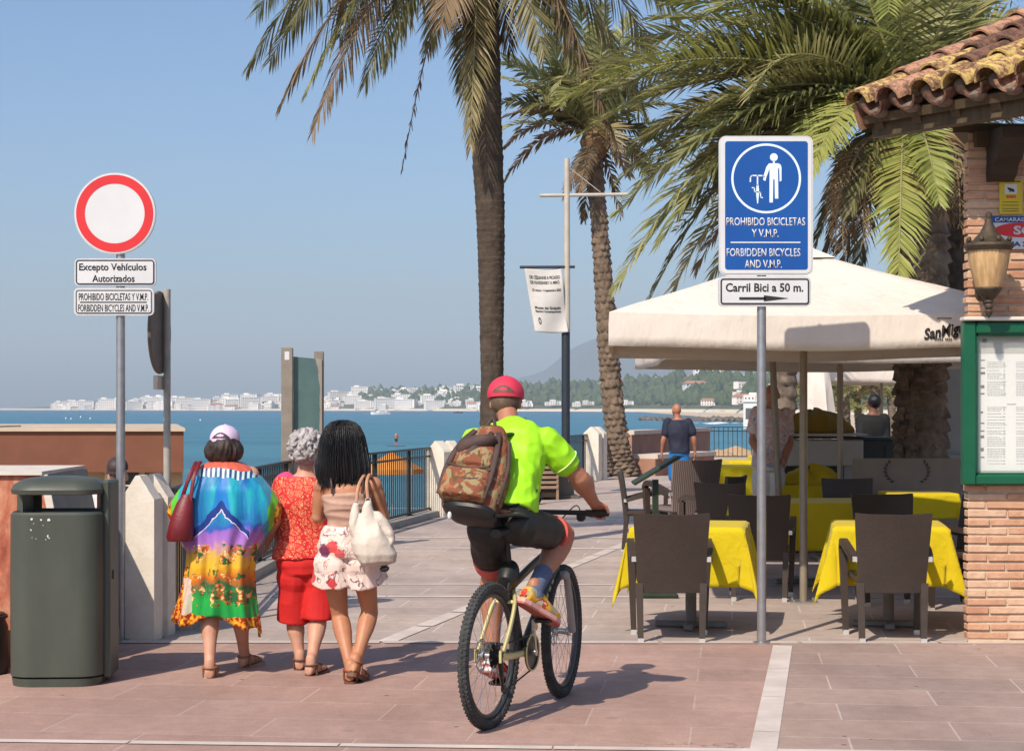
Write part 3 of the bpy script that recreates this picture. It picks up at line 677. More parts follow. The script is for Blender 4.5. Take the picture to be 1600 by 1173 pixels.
for s, u0, u1, v, h in (('DE CÉZANNE A PICASSO', .10, .93, .135, .058), ('DE KANDINSKY A MIRÓ', .10, .90, .215, .058), ('25 marzo - 4 septiembre 2023', .12, .92, .335, .042), ('Museo del Grabado', .12, .86, .61, .05), ('Español Contemporáneo', .12, .86, .665, .04)):
    o = lettering(s, 1, 0, 0, 0, SIGN_BLACK, bo, height=1, bold=.02)
    for vt in o.data.vertices:
        u = lerp(u0, u1, vt.co.x + .5); vv = v - vt.co.z * h / 1.18; q = banp(u, vv); vt.co = q + V(0, -.006 + min(vt.co.y, 0) , 0)
mb = MB()
for a in range(10): pass
mb.add([banp(.20 + .055 * math.cos(q) * .8, .82 + .055 * math.sin(q)) + V(0, -.006, 0) for q in [i * .524 for i in range(12)]] + [banp(.20 + .025 * math.cos(q) * .8, .82 + .035 * math.sin(q)) + V(0, -.006, 0) for q in [i * .524 for i in range(12)]], [(i, (i + 1) % 12, 12 + (i + 1) % 12, 12 + i) for i in range(12)])
obj('emblem', mb, SIGN_BLACK, bo, smooth=False)

# --- beach restaurant below the promenade ---------------------------------
D_ = 25.0; s_ = D_ / F; xr = (287 - 800) * s_; zf = lambda py: EYE - (py - HOR) * s_
t = thing('beach_building', 'flat roofed beach building with a deep brown fascia and tan walls', 'building', (0, 0, 0))
def slab(y0, y1, ov): return [(xr - 12, y0, 0), (xr + ov, y0, 0), (xr + ov - .205 * (y1 - y0) , y1, 0), (xr - 12, y1, 0)]
mb = MB(); mb.prism(slab(D_ + .25, D_ + 6, -.06), (0, 0, -3.4), (0, 0, zf(738) + 3.4)); w_ = obj('wall', mb, M('tan_wall', (.46, .33, .20), (.40, .28, .165), 2, .85, bump=.15), t, smooth=False)
mb = MB(); mb.prism(slab(D_, D_ + 6.4, 0), (0, 0, zf(737.5)), (0, 0, zf(674) - zf(737.5))); obj('fascia', mb, M('brown_fascia', (.17, .062, .032), (.14, .05, .026), 3, .7), t, smooth=False)
mb = MB(); mb.prism(slab(D_ - .05, D_ + 6.5, .03), (0, 0, zf(674) + .003), (0, 0, .045)); rs = random.Random(2)
for i in range(7): mb.box((xr - 2.2 - i * 1.3, D_ + 1.2 + rs.random() * 2, zf(669)), (1.3, 1.2, .05), rot=rs.uniform(-.2, .2))
obj('roof', mb, M('pale_roof', (.52, .42, .32), (.42, .34, .26), 2, .85), t, smooth=False)
mb = MB(); mb.box((xr - .86, D_ + .19, zf(759)), (.56, .06, .56)); f_ = obj('window_frame', mb, M('cream_frame', (.60, .50, .36)), t, smooth=False)
mb = MB(); mb.box((xr - .86, D_ + .155, zf(759)), (.40, .012, .42)); mb.box((xr - .86, D_ + .148, zf(759)), (.02, .01, .42), mi=1); mb.box((xr - .86, D_ + .148, zf(759)), (.40, .01, .02), mi=1); obj('pane', mb, [M('dark_glass', (.03, .032, .035), rough=.15), _mats['cream_frame']], f_, smooth=False)

# --- boats, board, buoys, breakwater --------------------------------------
g = G(594, 647.5, -3.6); t = thing('motor_boat', 'white motor yacht far out on the bay, above the dark haired woman', 'boat', g, R(200))
def hull(L, B, Hh):
    rings = []
    for u, w, z0 in ((0, .9, 0), (.3, 1, -.05), (.6, .9, 0), (.85, .5, .15), (1, .05, .35)):
        x = (u - .5) * L; b = B * w / 2; rings.append([V(x, -b, Hh * (1 + z0 * .5)), V(x, -b * .7, -.1), V(x, b * .7, -.1), V(x, b, Hh * (1 + z0 * .5))])
    return rings
mb = MB(); mb.loft(hull(15, 4.2, 1.9)); obj('hull', mb, M('boat_white', (.8, .8, .8), rough=.35), t, smooth=False)
mb = MB(); mb.loft([[V(-5, -1.5, 1.8), V(3.5, -1.4, 1.8), V(3.5, 1.4, 1.8), V(-5, 1.5, 1.8)], [V(-4.6, -1.3, 3.4), V(1, -1.2, 3.4), V(1, 1.2, 3.4), V(-4.6, 1.3, 3.4)]]); mb.box((-2.2, 0, 4.7), (3.4, 2.4, .15)); mb.beam((-3.4, 1, 3.3), (-3.2, 1, 4.7), .15, .15); mb.beam((-3.4, -1, 3.3), (-3.2, -1, 4.7), .15, .15); cb = obj('cabin', mb, _mats['boat_white'], t, smooth=False)
mb = MB(); mb.box((-1.4, -1.46, 2.6), (5, .1, .5)); mb.box((-1.4, 1.46, 2.6), (5, .1, .5)); obj('window_band', mb, DARK_W, cb, smooth=False)
for i, (x, y) in enumerate(((103, 655), (111, 656), (126, 653), (141, 655.5), (51, 666), (313, 658))):
    g = G(x, y, -3.6); t = thing('mooring_buoy', 'white mooring buoy, a dot on the bay to the left', 'buoy', g, 0, 'white buoys on the bay'); sz_ = g.y / F
    mb = MB(); mb.ell((0, 0, .4), (1.3 * sz_, 1.3 * sz_, 1.2 * sz_), nu=10, nv=6); obj('float', mb, _mats['boat_white'], t)
    mb = MB(); mb.cyl((0, 0, .4), (0, 0, .4 + 2.6 * sz_), .3 * sz_, n=6); obj('mast', mb, _mats['boat_white'], t)
g = G(716, 645.5, -3.6); t = thing('small_boat', 'small dark boat near the far beach left of the cyclist', 'boat', g, R(10)); mb = MB(); mb.loft(hull(9, 2.4, 1.2)); obj('hull', mb, M('boat_dark', (.05, .05, .055)), t, smooth=False); mb = MB(); mb.box((-.6, 0, 1.6), (2.2, 1.6, 1.1), taper=.8); obj('cabin', mb, _mats['boat_dark'], t, smooth=False)
g = G(619, 697, -3.6); t = thing('paddleboard', 'paddleboard with a rider on the water beyond the railing', 'paddleboard', g, R(-6)); mb = MB(); mb.loft([[V((u - .5) * 2.6, w * math.cos(a) * .38, .03 + .06 * math.sin(a)) for a in [i * .524 for i in range(12)]] for u, w in ((0, .1), (.06, .6), (.25, 1), (.75, 1), (.94, .6), (1, .08))]); obj('deck', mb, M('board_dark', (.06, .08, .11)), t)
ROCK = M('rock', (.15, .13, .11), (.07, .06, .055), .5, .9, bump=.5)
t = thing('rock_breakwater', 'low dark rock breakwater reaching into the water behind the man in navy', 'breakwater', (0, 0, 0)); mb = MB(); rs = random.Random(9)
for i in range(150):
    u = rs.random(); px = lerp(1001, 1172, u); c = G(px, lerp(656.5, 659, u), -3.6) + V(0, rs.uniform(-6, 6), rs.uniform(-.3, .6)); s = rs.uniform(.9, 2.3)
    mb.add([c + V(v.x * s * rs.uniform(.7, 1.5), v.y * s * 1.4, v.z * s * .75 * rs.uniform(.7, 1.3)) for v in ICO_V], ICO_F)
obj('boulders', mb, ROCK, t, smooth=False)

# --- beach things seen through the railings -------------------------------
def parasol(loc, label, group, mats, r=1.3, h=2.5, closed=False, pole=.03):
    t = thing('beach_parasol', label, 'parasol', loc, 0, group)
    mb = MB(); mb.cyl((0, 0, 0), (0, 0, h), pole, n=8); obj('pole', mb, M('parasol_pole', (.45, .40, .33)), t)
    mb = MB()
    if closed: mb.lathe((0, 0, 0), [(.05, h + .05), (.10, h - .3), (.17, h - 1.1), (.12, h - 1.2)], 10)
    else: mb.loft([[V(rr_ * math.cos(i * .7854) * r, rr_ * math.sin(i * .7854) * r, h + z) for i in range(8)] for rr_, z in ((.02, .05), (.5, -.25), (1, -.55), (1, -.72), (.97, -.70), (.96, -.56), (.45, -.29))], True)
    obj('canopy', mb, mats, t, smooth=False); return t
ORANGE = M('orange_canvas', (.62, .26, .05), (.52, .20, .04), 4, .8); STRAW = M('straw', (.46, .32, .18), (.34, .22, .12), 10, .9, bump=.6)
parasol((612 - 800 and (612 - 800) * 64 / F, 64, -3.4), 'orange beach parasol seen through the railing right of the dark haired woman', None, ORANGE, r=1.15, h=3.35)
for i, (px, D_) in enumerate(((1122, 88), (1150, 96))):
    parasol(((px - 800) * D_ / F, D_, -3.4), ('straw beach parasol behind the far railing, nearer of two', 'straw beach parasol behind the far railing, farther of two')[i], 'straw parasols', STRAW, r=1.9, h=2.9)
LOUNGE = M('lounger_dark', (.08, .085, .085), (.05, .05, .05), 8, .8)
pr = None; rs = random.Random(4)
for i in range(9):
    x = -2.6 - rs.uniform(-.9, 1.6); y = 40 + i * 3.1
    if pr is None:
        pr = thing('sun_lounger', 'dark sun lounger standing on the sand below the railing', 'sun lounger', (x, y, -3.4), R(30), 'loungers on the sand below the railing')
        mb = MB(); mb.box((0, 0, .32), (.62, 1.5, .06)); mb.box((0, .95, .55), (.62, .06, .62)); obj('bed', mb, LOUNGE, pr, smooth=False)
        for sx in (-1, 1):
            for sy in (-.6, .6): mb = MB(); mb.box((sx * .28, sy, .15), (.04, .04, .30)); obj('leg', mb, LOUNGE, pr, smooth=False)
    else: copy_tree(pr, (x, y, -3.4), R(rs.uniform(0, 60)))
for i, (px, py) in enumerate(((1093, 652), (1113, 649), (1128, 648), (1140, 645), (1150, 647), (1160, 645), (1104, 646), (1165, 650))):
    q = G(px, py, -3.4); q.z = -3.4
    parasol(q, 'tiny pale parasol on the far right beach', 'parasols on the far right beach', (SIGN_WHITE, M('pale_blue_canvas', (.35, .52, .62)), STRAW)[i % 3], r=2.6, h=3.2)
t = thing('beach_bar', 'white beach bar with dark openings on the far right beach beside the blue sign pole', 'building', V((1178 - 800) * 430 / F, 430, -3.4), R(-8))
mb = MB(); mb.box((0, 0, 3.2), (5, 5, 6.4)); obj('wall', mb, M('bar_white', (.7, .68, .64)), t, smooth=False)
for sx in (-1.2, 1.2):
    mb = MB(); mb.box((sx, -2.53, 3.6), (1.5, .08, 2.6)); obj('window', mb, DARK_W, t, smooth=False)
mb = MB(); mb.box((0, 0, 6.5), (5.6, 5.6, .25)); obj('roof', mb, _mats['bar_white'], t, smooth=False)
# ------------------------------------------------------------------ kiosk corner: brick wall, menu case, lamp, tiled eave
KY = 12.0; ks = KY / F
kx = lambda px: (px - 800) * ks
kz = lambda py: EYE - (py - HOR) * ks
KD = lambda px, py, D: P(px, py, D)
kiosk = thing('kiosk', 'brick kiosk corner with an old clay tile eave at the right edge', 'kiosk', (0, 0, 0))
mb = MB(); x0 = kx(1511)
mb.prism([(x0 + .008, KY + .0065, 0), (4.4, KY + .0065, 0), (4.4, 14.4, 0), (3.78, 14.4, 0)], (0, 0, 0), (0, 0, 3.42))
MORTAR = M('pale_mortar', (.58, .45, .33), (.48, .36, .26), 9, .9, bump=.6, bscale=60)
wall = obj('wall', mb, MORTAR, kiosk, smooth=False)
rb = random.Random(12); br = [MB(), MB(), MB()]
z = .035; row = 0
while z < 3.36:
    h = .043 + rb.uniform(-.004, .004); x = x0 + rb.uniform(-.004, .006) - (.13 if row % 2 else 0); first = True
    while x < 4.3:
        L = .262 + rb.uniform(-.018, .018); a, b = max(x, x0 + rb.uniform(-.006, .004)), x + L
        if b - a > .04:
            mb = br[rb.choice((0, 0, 1, 1, 2))]; yo = rb.uniform(-.008, .004); o = len(mb.v)
            mb.box(((a + b) / 2, KY + .045 + yo, z + h / 2), (b - a, .10, h), bev=.004)
            for i in range(o, len(mb.v)):
                v = mb.v[i]; n_ = mnoise.noise(V(*v) * 22) * .0035; mb.v[i] = (v[0] + n_ * .6, v[1] + n_ * .7, v[2] + n_)
        x += L + .013
    z += h + rb.uniform(.012, .017); row += 1
BR = [M('brick_a', (.56, .33, .21), (.44, .235, .14), 14, .88, bump=.6, bscale=70), M('brick_b', (.62, .42, .29), (.52, .33, .21), 14, .88, bump=.6, bscale=70), M('brick_c', (.50, .265, .16), (.38, .185, .11), 14, .88, bump=.6, bscale=70)]
for m_, b_ in zip(BR, br):
    o = obj('brick_facing', b_, m_, wall, smooth=True, ang=28)
# roof
A = V(2.35, 12.02, 3.60); e_ = V(.60, -.80, 0); s_ = V(.8, .6, .44).normalized(); n_ = e_.cross(s_).normalized()
if n_.z < 0: n_ = -n_
def RP(a, b, c=0): return A + e_ * a + s_ * b + n_ * c
def tile_mat(name, a, b, c_, t0):
    k = NT(name); n1, n2 = k.noise(11, 8, .72, None, .4), k.noise(34, 5, .7); f = k.math('ADD', k.math('MULTIPLY', n1, .72), k.math('MULTIPLY', n2, .28))
    k.col(k.ramp(f, [(t0 - .10, c_), (t0 - .02, b), (t0 + .02, a), (t0 + .2, tuple(v * 1.15 for v in a))])); k.set(.95, 0, .15); k.bump(f, .8, .015); return k.m
TILES = [tile_mat('tile_lichen', (.52, .38, .13), (.30, .17, .09), (.10, .06, .04), .51), tile_mat('tile_brown', (.19, .10, .066), (.13, .07, .05), (.06, .042, .034), .51), tile_mat('tile_clay', (.44, .24, .15), (.28, .15, .10), (.12, .075, .055), .50)]
roof = None; tiles = MB(); rt = random.Random(21); W_ = 1.75; LEN = 2.3
deck = MB(); deck.add([RP(-.06, .02, -.07), RP(W_, .02, -.07), RP(W_, LEN, -.07), RP(-.06, LEN, -.07), RP(-.06, .02, -.13), RP(W_, .02, -.13), RP(W_, LEN, -.13), RP(-.06, LEN, -.13)], [(0, 1, 2, 3), (7, 6, 5, 4), (0, 4, 5, 1), (1, 5, 6, 2), (2, 6, 7, 3), (3, 7, 4, 0)])
SOFFIT = M('soffit_board', (.10, .07, .035), (.06, .042, .022), 4, .8, stretch=(1, 8, 1), bump=.3)
roof = obj('roof', deck, SOFFIT, kiosk, smooth=False)
sp = .270; nrow = 5; pit = .46
def barrel(a, b0, L, r0, r1, convex, mi, lift):
    rings = []; N = 9
    for k_ in (0, 1):
        b = b0 + L * k_; r = lerp(r0, r1, k_)
        for rad in ((r, r - .016) if True else (r,)): rings.append((b, rad))
    def arc(b, rad, c0):
        out = []
        for j in range(N):
            th = math.pi * j / (N - 1); w = mnoise.noise(V(a * 9, b * 5, j)) * .004
            out.append(RP(a + math.cos(th) * rad, b + w, c0 + (math.sin(th) if convex else -math.sin(th)) * rad))
        return out
    o0, i0 = arc(b0, r0, lift), arc(b0, r0 - .016, lift); o1, i1 = arc(b0 + L, r1, lift - (.016 if convex else .01)), arc(b0 + L, r1 - .016, lift - (.016 if convex else .01))
    for X, Y in ((o0, o1), (i1, i0), (i0, o0), (o1, i1)): tiles.loft([X, Y], False, mi, closed=False)
for c in range(7):
    for r_ in range(nrow):
        mi = (0 if r_ == 0 and c in (2, 4, 5) else 2 if r_ == 0 and c in (0,) else rt.choice((1, 1, 2, 0, 1)))
        if c == 0: mi = 0 if r_ == 0 else 2
        barrel(c * sp, -.03 + r_ * pit + rt.uniform(-.025, .025), .54, .104 + rt.uniform(-.005, .005), .080, True, mi, .026 + rt.uniform(-.006, .006))
        if c < 6: barrel(c * sp + sp / 2, -.06 + r_ * pit + rt.uniform(-.02, .01), .54, .092, .104, False, rt.choice((1, 1, 2)), .03)
obj('roof_tiles', tiles, TILES, roof, ang=50)
# mortar plugs under the covers, eave board, verge board
pl = MB(); rp_ = random.Random(3)
for c in range(7):
    q = RP(c * sp, .07, .0); pl.ell(q, (.075, .06, .06), nu=10, nv=6)
    if c < 6: q = RP(c * sp + sp / 2, .0, -.062); pl.ell(q, (.06, .07, .035), nu=10, nv=6)
obj('mortar', pl, M('old_mortar', (.22, .17, .13), (.12, .09, .07), 22, .95, bump=.8), roof)
vb = MB(); vb.add([RP(-.085, 0, .02), RP(-.085, LEN, .02), RP(-.085, LEN, -.16), RP(-.085, 0, -.16), RP(-.05, 0, .02), RP(-.05, LEN, .02), RP(-.05, LEN, -.16), RP(-.05, 0, -.16)], [(0, 1, 2, 3), (7, 6, 5, 4), (0, 4, 5, 1), (2, 6, 7, 3), (0, 3, 7, 4), (1, 5, 6, 2)])
obj('verge_board', vb, M('verge_clay', (.30, .15, .09), (.16, .085, .055), 8, .9, bump=.4), roof, smooth=False)
bm_ = MB()
bm_.beam(RP(-.02, .10, -.19), RP(W_, .10, -.19), .10, .12); bm_.beam(RP(0.0, .75, -.19), RP(W_, .75, -.19), .12, .14)
for i in range(6): bm_.beam(RP(.06 + i * .32, .04, -.155), RP(.06 + i * .32, LEN, -.155), .07, .06, up=n_)
obj('rafters', bm_, SOFFIT, roof, smooth=False)
mb = MB(); xa = kx(1497)
prof = [(0, 3.42), (.10, 3.42), (.40, 3.40), (.40, 3.33), (.33, 3.30), (.28, 3.22), (.18, 3.19), (.14, 3.13), (.06, 3.09), (0, 3.09)]
mb.prism([(kx(1508) + .14 + 0, KY - p[0], p[1]) for p in prof], (0, 0, 0), (.17, 0, 0)); obj('corbel', mb, DARK_WOOD, kiosk, smooth=False)
mb = MB(); mb.box((3.78, KY - .03, 3.37), (1.38, .10, .1)); mb.prism([(kx(1490), KY + .02, 0), (4.4, KY + .02, 0), (4.4, 14.2, 0), (3.8, 14.2, 0)], (0, 0, 3.425), (0, 0, .06)); obj('lintel', mb, SOFFIT, kiosk, smooth=False)

# menu case
GREEN = M('green_frame_paint', (.004, .095, .044), (.003, .078, .035), 6, .42, bump=.06)
t = thing('menu_case', 'green framed glass menu case with printed white menu sheets on the brick kiosk', 'menu case', V(kx(1500), KY - .035, 0))
X_ = lambda px: (px - 1500) * ks
mb = MB(); fw = .085; W2 = 1.15; zt_, zb_ = kz(503), kz(757)
def bar(x0, x1, z0, z1, d=.105): mb.box(((x0 + x1) / 2, -.02, (z0 + z1) / 2), (x1 - x0, d, z1 - z0), bev=.012)
bar(0, fw, zb_, zt_); bar(W2 - fw, W2, zb_, zt_); bar(fw - .002, W2 - fw, zt_ - fw, zt_ - .001, .104); bar(fw - .002, W2 - fw, zb_ + .001, zb_ + .07, .104)
for a, b, c, d in ((fw, fw + .014, zb_ + .07, zt_ - fw), (fw, W2 - fw, zb_ + .07, zb_ + .083), (fw, W2 - fw, zt_ - fw - .014, zt_ - fw)): mb.box(((a + b) / 2, -.03, (c + d) / 2), (b - a, .045, d - c))
obj('frame', mb, GREEN, t, smooth=False)
mb = MB(); mb.box((W2 / 2, .018, (zt_ + zb_) / 2), (W2 - .02, .012, zt_ - zb_ - .02)); obj('backing', mb, M('menu_backing', (.40, .41, .36), (.36, .37, .33), 4, .7), t, smooth=False)
mb = MB(); mb.box((W2 / 2, -.036, kz(499.3)), (W2 + .01, .13, .026), bev=.006); obj('top_ledge', mb, M('white_ledge', (.66, .62, .55)), t, smooth=False)
mb = MB(); px0, px1 = 1527, 1760; sh = [(1527, 735)] + [(1527, 553)] + [(1760, 553), (1760, 735)]
mb.add([(X_(x), .0105, kz(y)) for x, y in sh], [(0, 1, 2, 3)]); mb.add([(X_(x), .0095, kz(y)) for x, y in sh], [(3, 2, 1, 0)])
paper = obj('menu_sheet', mb, M('menu_paper', (.70, .71, .67), (.64, .65, .62), 2, .6), t, smooth=False)
rp_ = random.Random(8); tx = MB(); tg = MB()
def mark(m_, x0, x1, y, h): m_.box(((X_(x0) + X_(x1)) / 2, .0085, kz(y)), (X_(x1) - X_(x0), .0012, h * ks))
y = 566
while y < 728:
    if 618 < y < 633: y += 4; continue
    L = rp_.uniform(18, 30)
    xs = 1541
    while xs < 1541 + L: w = rp_.uniform(1.5, 4.5); mark(tg, xs, xs + w, y, 1.0); xs += w + 1
    mark(tg, 1566, 1569, y, 1.1); xs = 1586
    while xs < 1640: w = rp_.uniform(1.5, 5); mark(tg, xs, xs + w, y, 1.0); xs += w + 1
    y += rp_.choice((2.6, 2.6, 2.8, 4.8))
for yy, w, h in ((563, 7, 1.6), (575, 7, 1.8), (583, 7, 4), (604, 6, 5), (615, 6, 2.4), (644, 4, 3), (661, 6, 2), (673, 6, 2), (682, 5.5, 4.5), (702, 5, 5.5), (714, 6, 2)): mark(tx, 1530.5, 1530.5 + w, yy, h)
mark(tg, 1572, 1586, 631.5, 1.6); mark(tg, 1572, 1586, 532, 1.3)
obj('small_print', tg, M('print_grey', (.33, .33, .32)), paper, smooth=False); obj('headings', tx, M('print_dark', (.06, .06, .06)), paper, smooth=False)
mb = MB(); mb.prism([(X_(1537) + .016 * math.cos(a), .0095, kz(532.5) + .016 * math.sin(a)) for a in [i * .35 for i in range(18)]], (0, 0, 0), (0, -.001, 0)); obj('round_mark', mb, _mats['print_dark'], paper, smooth=False)
k = NT('case_glass'); k.b.inputs['Alpha'].default_value = .10; k.col((.8, .85, .82)); k.set(.03, 0, .6); GLASS = k.m
mb = MB(); mb.box((W2 / 2, -.018, (zt_ + zb_) / 2), (W2 - 2 * fw + .01, .004, zt_ - zb_ - .15)); obj('glass', mb, GLASS, t, smooth=False)

# wall lamp
D_ = 11.74; ls = D_ / F; g = P(1545, 420, D_); t = thing('wall_lantern', 'weathered brown wall lantern with fluted amber glass above the menu case', 'wall lamp', g)
lz = lambda py: EYE - (py - HOR) * ls - g.z
lr = lambda w: w / 2 * ls
BRONZE = M('lantern_bronze', (.10, .075, .05), (.055, .042, .030), 26, .6, .45, bump=.4)
mb = MB(); mb.lathe((0, 0, 0), [(.002, lz(331)), (lr(9), lz(333)), (lr(11), lz(338)), (lr(9), lz(342)), (lr(12), lz(345)), (lr(14), lz(350)), (lr(26), lz(362)), (lr(46), lz(374)), (lr(60), lz(378)), (lr(76), lz(381)), (lr(78), lz(385)), (lr(70), lz(391)), (lr(60), lz(392))], 28)
for i in range(8):
    a = i * math.pi / 4 + .2; mb.ell((math.cos(a) * lr(66), math.sin(a) * lr(66), lz(375)), (.016, .016, .02), nu=8, nv=6)
cap_ = obj('cap', mb, BRONZE, t)
k = NT('amber_glass'); k.col(k.ramp(k.noise(30, 4, .6, k.map(scale=(1, 1, .1))), [(.3, (.45, .26, .10)), (.7, (.74, .52, .28))])); k.b.inputs['Alpha'].default_value = .78; k.set(.25, 0, .5)
mb = MB(); rings = []
for py, w in ((391, 62), (405, 61), (420, 55), (435, 48), (451, 38)): rings.append([V(lr(w) * (1 + .035 * math.cos(i * math.pi / 2 * 1.0 * 2)) * math.cos(2 * math.pi * i / 64), lr(w) * (1 + .035 * math.cos(i * math.pi)) * math.sin(2 * math.pi * i / 64), lz(py)) for i in range(64)])
mb.loft(rings, False); obj('glass_shade', mb, k.m, t, ang=180)
mb = MB(); mb.cyl((0, 0, lz(452)), (0, 0, lz(432)), lr(22), lr(16), 16); mb.cyl((0, 0, lz(432)), (0, 0, lz(392)), .006, n=8); obj('lamp_holder', mb, BRONZE, t)
mb = MB(); mb.lathe((0, 0, 0), [(lr(40), lz(449)), (lr(41), lz(452)), (lr(34), lz(457)), (lr(20), lz(466)), (lr(14), lz(468)), (lr(15), lz(472)), (lr(10), lz(474)), (lr(14), lz(478)), (lr(13), lz(481)), (lr(8), lz(483)), (lr(13), lz(486)), (lr(9), lz(492)), (.002, lz(497))], 24); obj('bottom_cup', mb, BRONZE, t)
mb = MB(); mb.tube(spline([(0, .02, lz(472)), (.02, .12, lz(478)), (.02, .20, lz(465)), (.02, .235, lz(455))]), .014, 10); mb.lathe((.02, .245, lz(455)), [(.05, -.012), (.05, 0), (.03, .012)], 20, axis=(0, -1, 0)); obj('arm', mb, BRONZE, t)

# two small wall signs
t = thing('camera_sign', 'small yellow camera surveillance sign on the brick wall above the lantern', 'sign', V(kx(1578.5), KY - .012, kz(308)))
mb = MB(); mb.box((0, 0, 0), (36 * ks, .012, 54 * ks)); pl_ = obj('panel', mb, M('sign_yellow', (.62, .46, .02), (.54, .40, .02), 9, .5), t, smooth=False)
mb = MB(); mb.box((-.001, -.0068, 12 * ks), (19 * ks, .002, 15 * ks)); obj('white_field', mb, SIGN_WHITE, pl_, smooth=False)
mb = MB(); q = lambda x, z: V(x * ks, -.0085, z * ks)
mb.add([q(-6, 15), q(4, 12), q(6, 8), q(3, 7), q(-5, 11)], [(0, 1, 2, 3, 4)]); mb.add([q(-2, 10.5), q(0, 10), q(-1, 7), q(-3, 6.5)], [(0, 1, 2, 3)])
mb.add([q(-16, 24.5), q(15, 24.5), q(15, 22.8), q(-16, 22.8)], [(0, 1, 2, 3)])
for zz0 in (-8, -13, -18, -22): mb.add([q(-14, zz0), q(12, zz0), q(12, zz0 - .8), q(-14, zz0 - .8)], [(0, 1, 2, 3)])
obj('camera_symbol', mb, SIGN_BLACK, pl_, smooth=False)
mb = MB()
for i, w in enumerate((2.4, 2.2, 2.4, 2.2, 2.2)): mb.add([q(-7 + i * 3, 2), q(-7 + i * 3 + w, 2), q(-7 + i * 3 + w, -2), q(-7 + i * 3, -2)], [(0, 1, 2, 3)])
obj('red_print', mb, SIGN_RED, pl_, smooth=False)
t = thing('advert_sign', 'white sign with blue header and red oval, half hidden behind the lantern', 'sign', V(kx(1592), KY - .016, kz(364)))
mb = MB(); mb.box((0, 0, 0), (90 * ks, .010, 51 * ks)); pl_ = obj('panel', mb, SIGN_WHITE, t, smooth=False)
mb = MB(); mb.box((0, -.006, 20.5 * ks), (90 * ks, .002, 10 * ks)); o = obj('blue_header', mb, SIGN_BLUE, pl_, smooth=False)
lettering('CAMARAS DE SEG', 80 * ks, 1 * ks, 20.5 * ks, -.0085, SIGN_WHITE, pl_, height=6 * ks, bold=.02)
mb = MB(); mb.add([V((2 + 42 * math.cos(a) * (.9 + .1 * abs(math.cos(a)))) * ks, -.0065, (4 + 11.5 * math.sin(a)) * ks) for a in [i * .2618 for i in range(24)]], [tuple(range(24))]); obj('red_oval', mb, SIGN_RED, pl_, smooth=False)
lettering('SC', 30 * ks, 5 * ks, 4 * ks, -.0085, SIGN_WHITE, pl_, height=13 * ks, bold=.04)
lettering('DIA 24', 42 * ks, -2 * ks, -17.5 * ks, -.007, SIGN_BLUE, pl_, height=7 * ks, bold=.04)

# ------------------------------------------------------------------ umbrellas
CANVAS = NT('umbrella_canvas'); k = CANVAS
cb = k.ramp(k.noise(2.5, 5, .6), [(.35, (.74, .68, .61)), (.65, (.80, .75, .68))]); spn = k.noise(9, 5, .65, k.map(scale=(.6, .6, 2.5)), .5); k.col(k.mix(k.math('MULTIPLY', k.math('GREATER_THAN', spn, .69), .5), cb, (.36, .31, .26))); k.set(.85, 0, .2)
tr = k.n('BsdfTranslucent'); tr.inputs[0].default_value = (.60, .44, .26, 1); mx = k.n('MixShader'); mx.inputs[0].default_value = .22
k.l(k.b.outputs[0], mx.inputs[1]); k.l(tr.outputs[0], mx.inputs[2]); k.l(mx.outputs[0], k.out.inputs[0]); k.bump(k.noise(3.5, 4, .6, k.map(scale=(1, 1, .5))), .45, .06); CANVAS = k.m
POLE_T = M('umbrella_pole', (.30, .255, .19), (.25, .21, .155), 10, .5, .3)
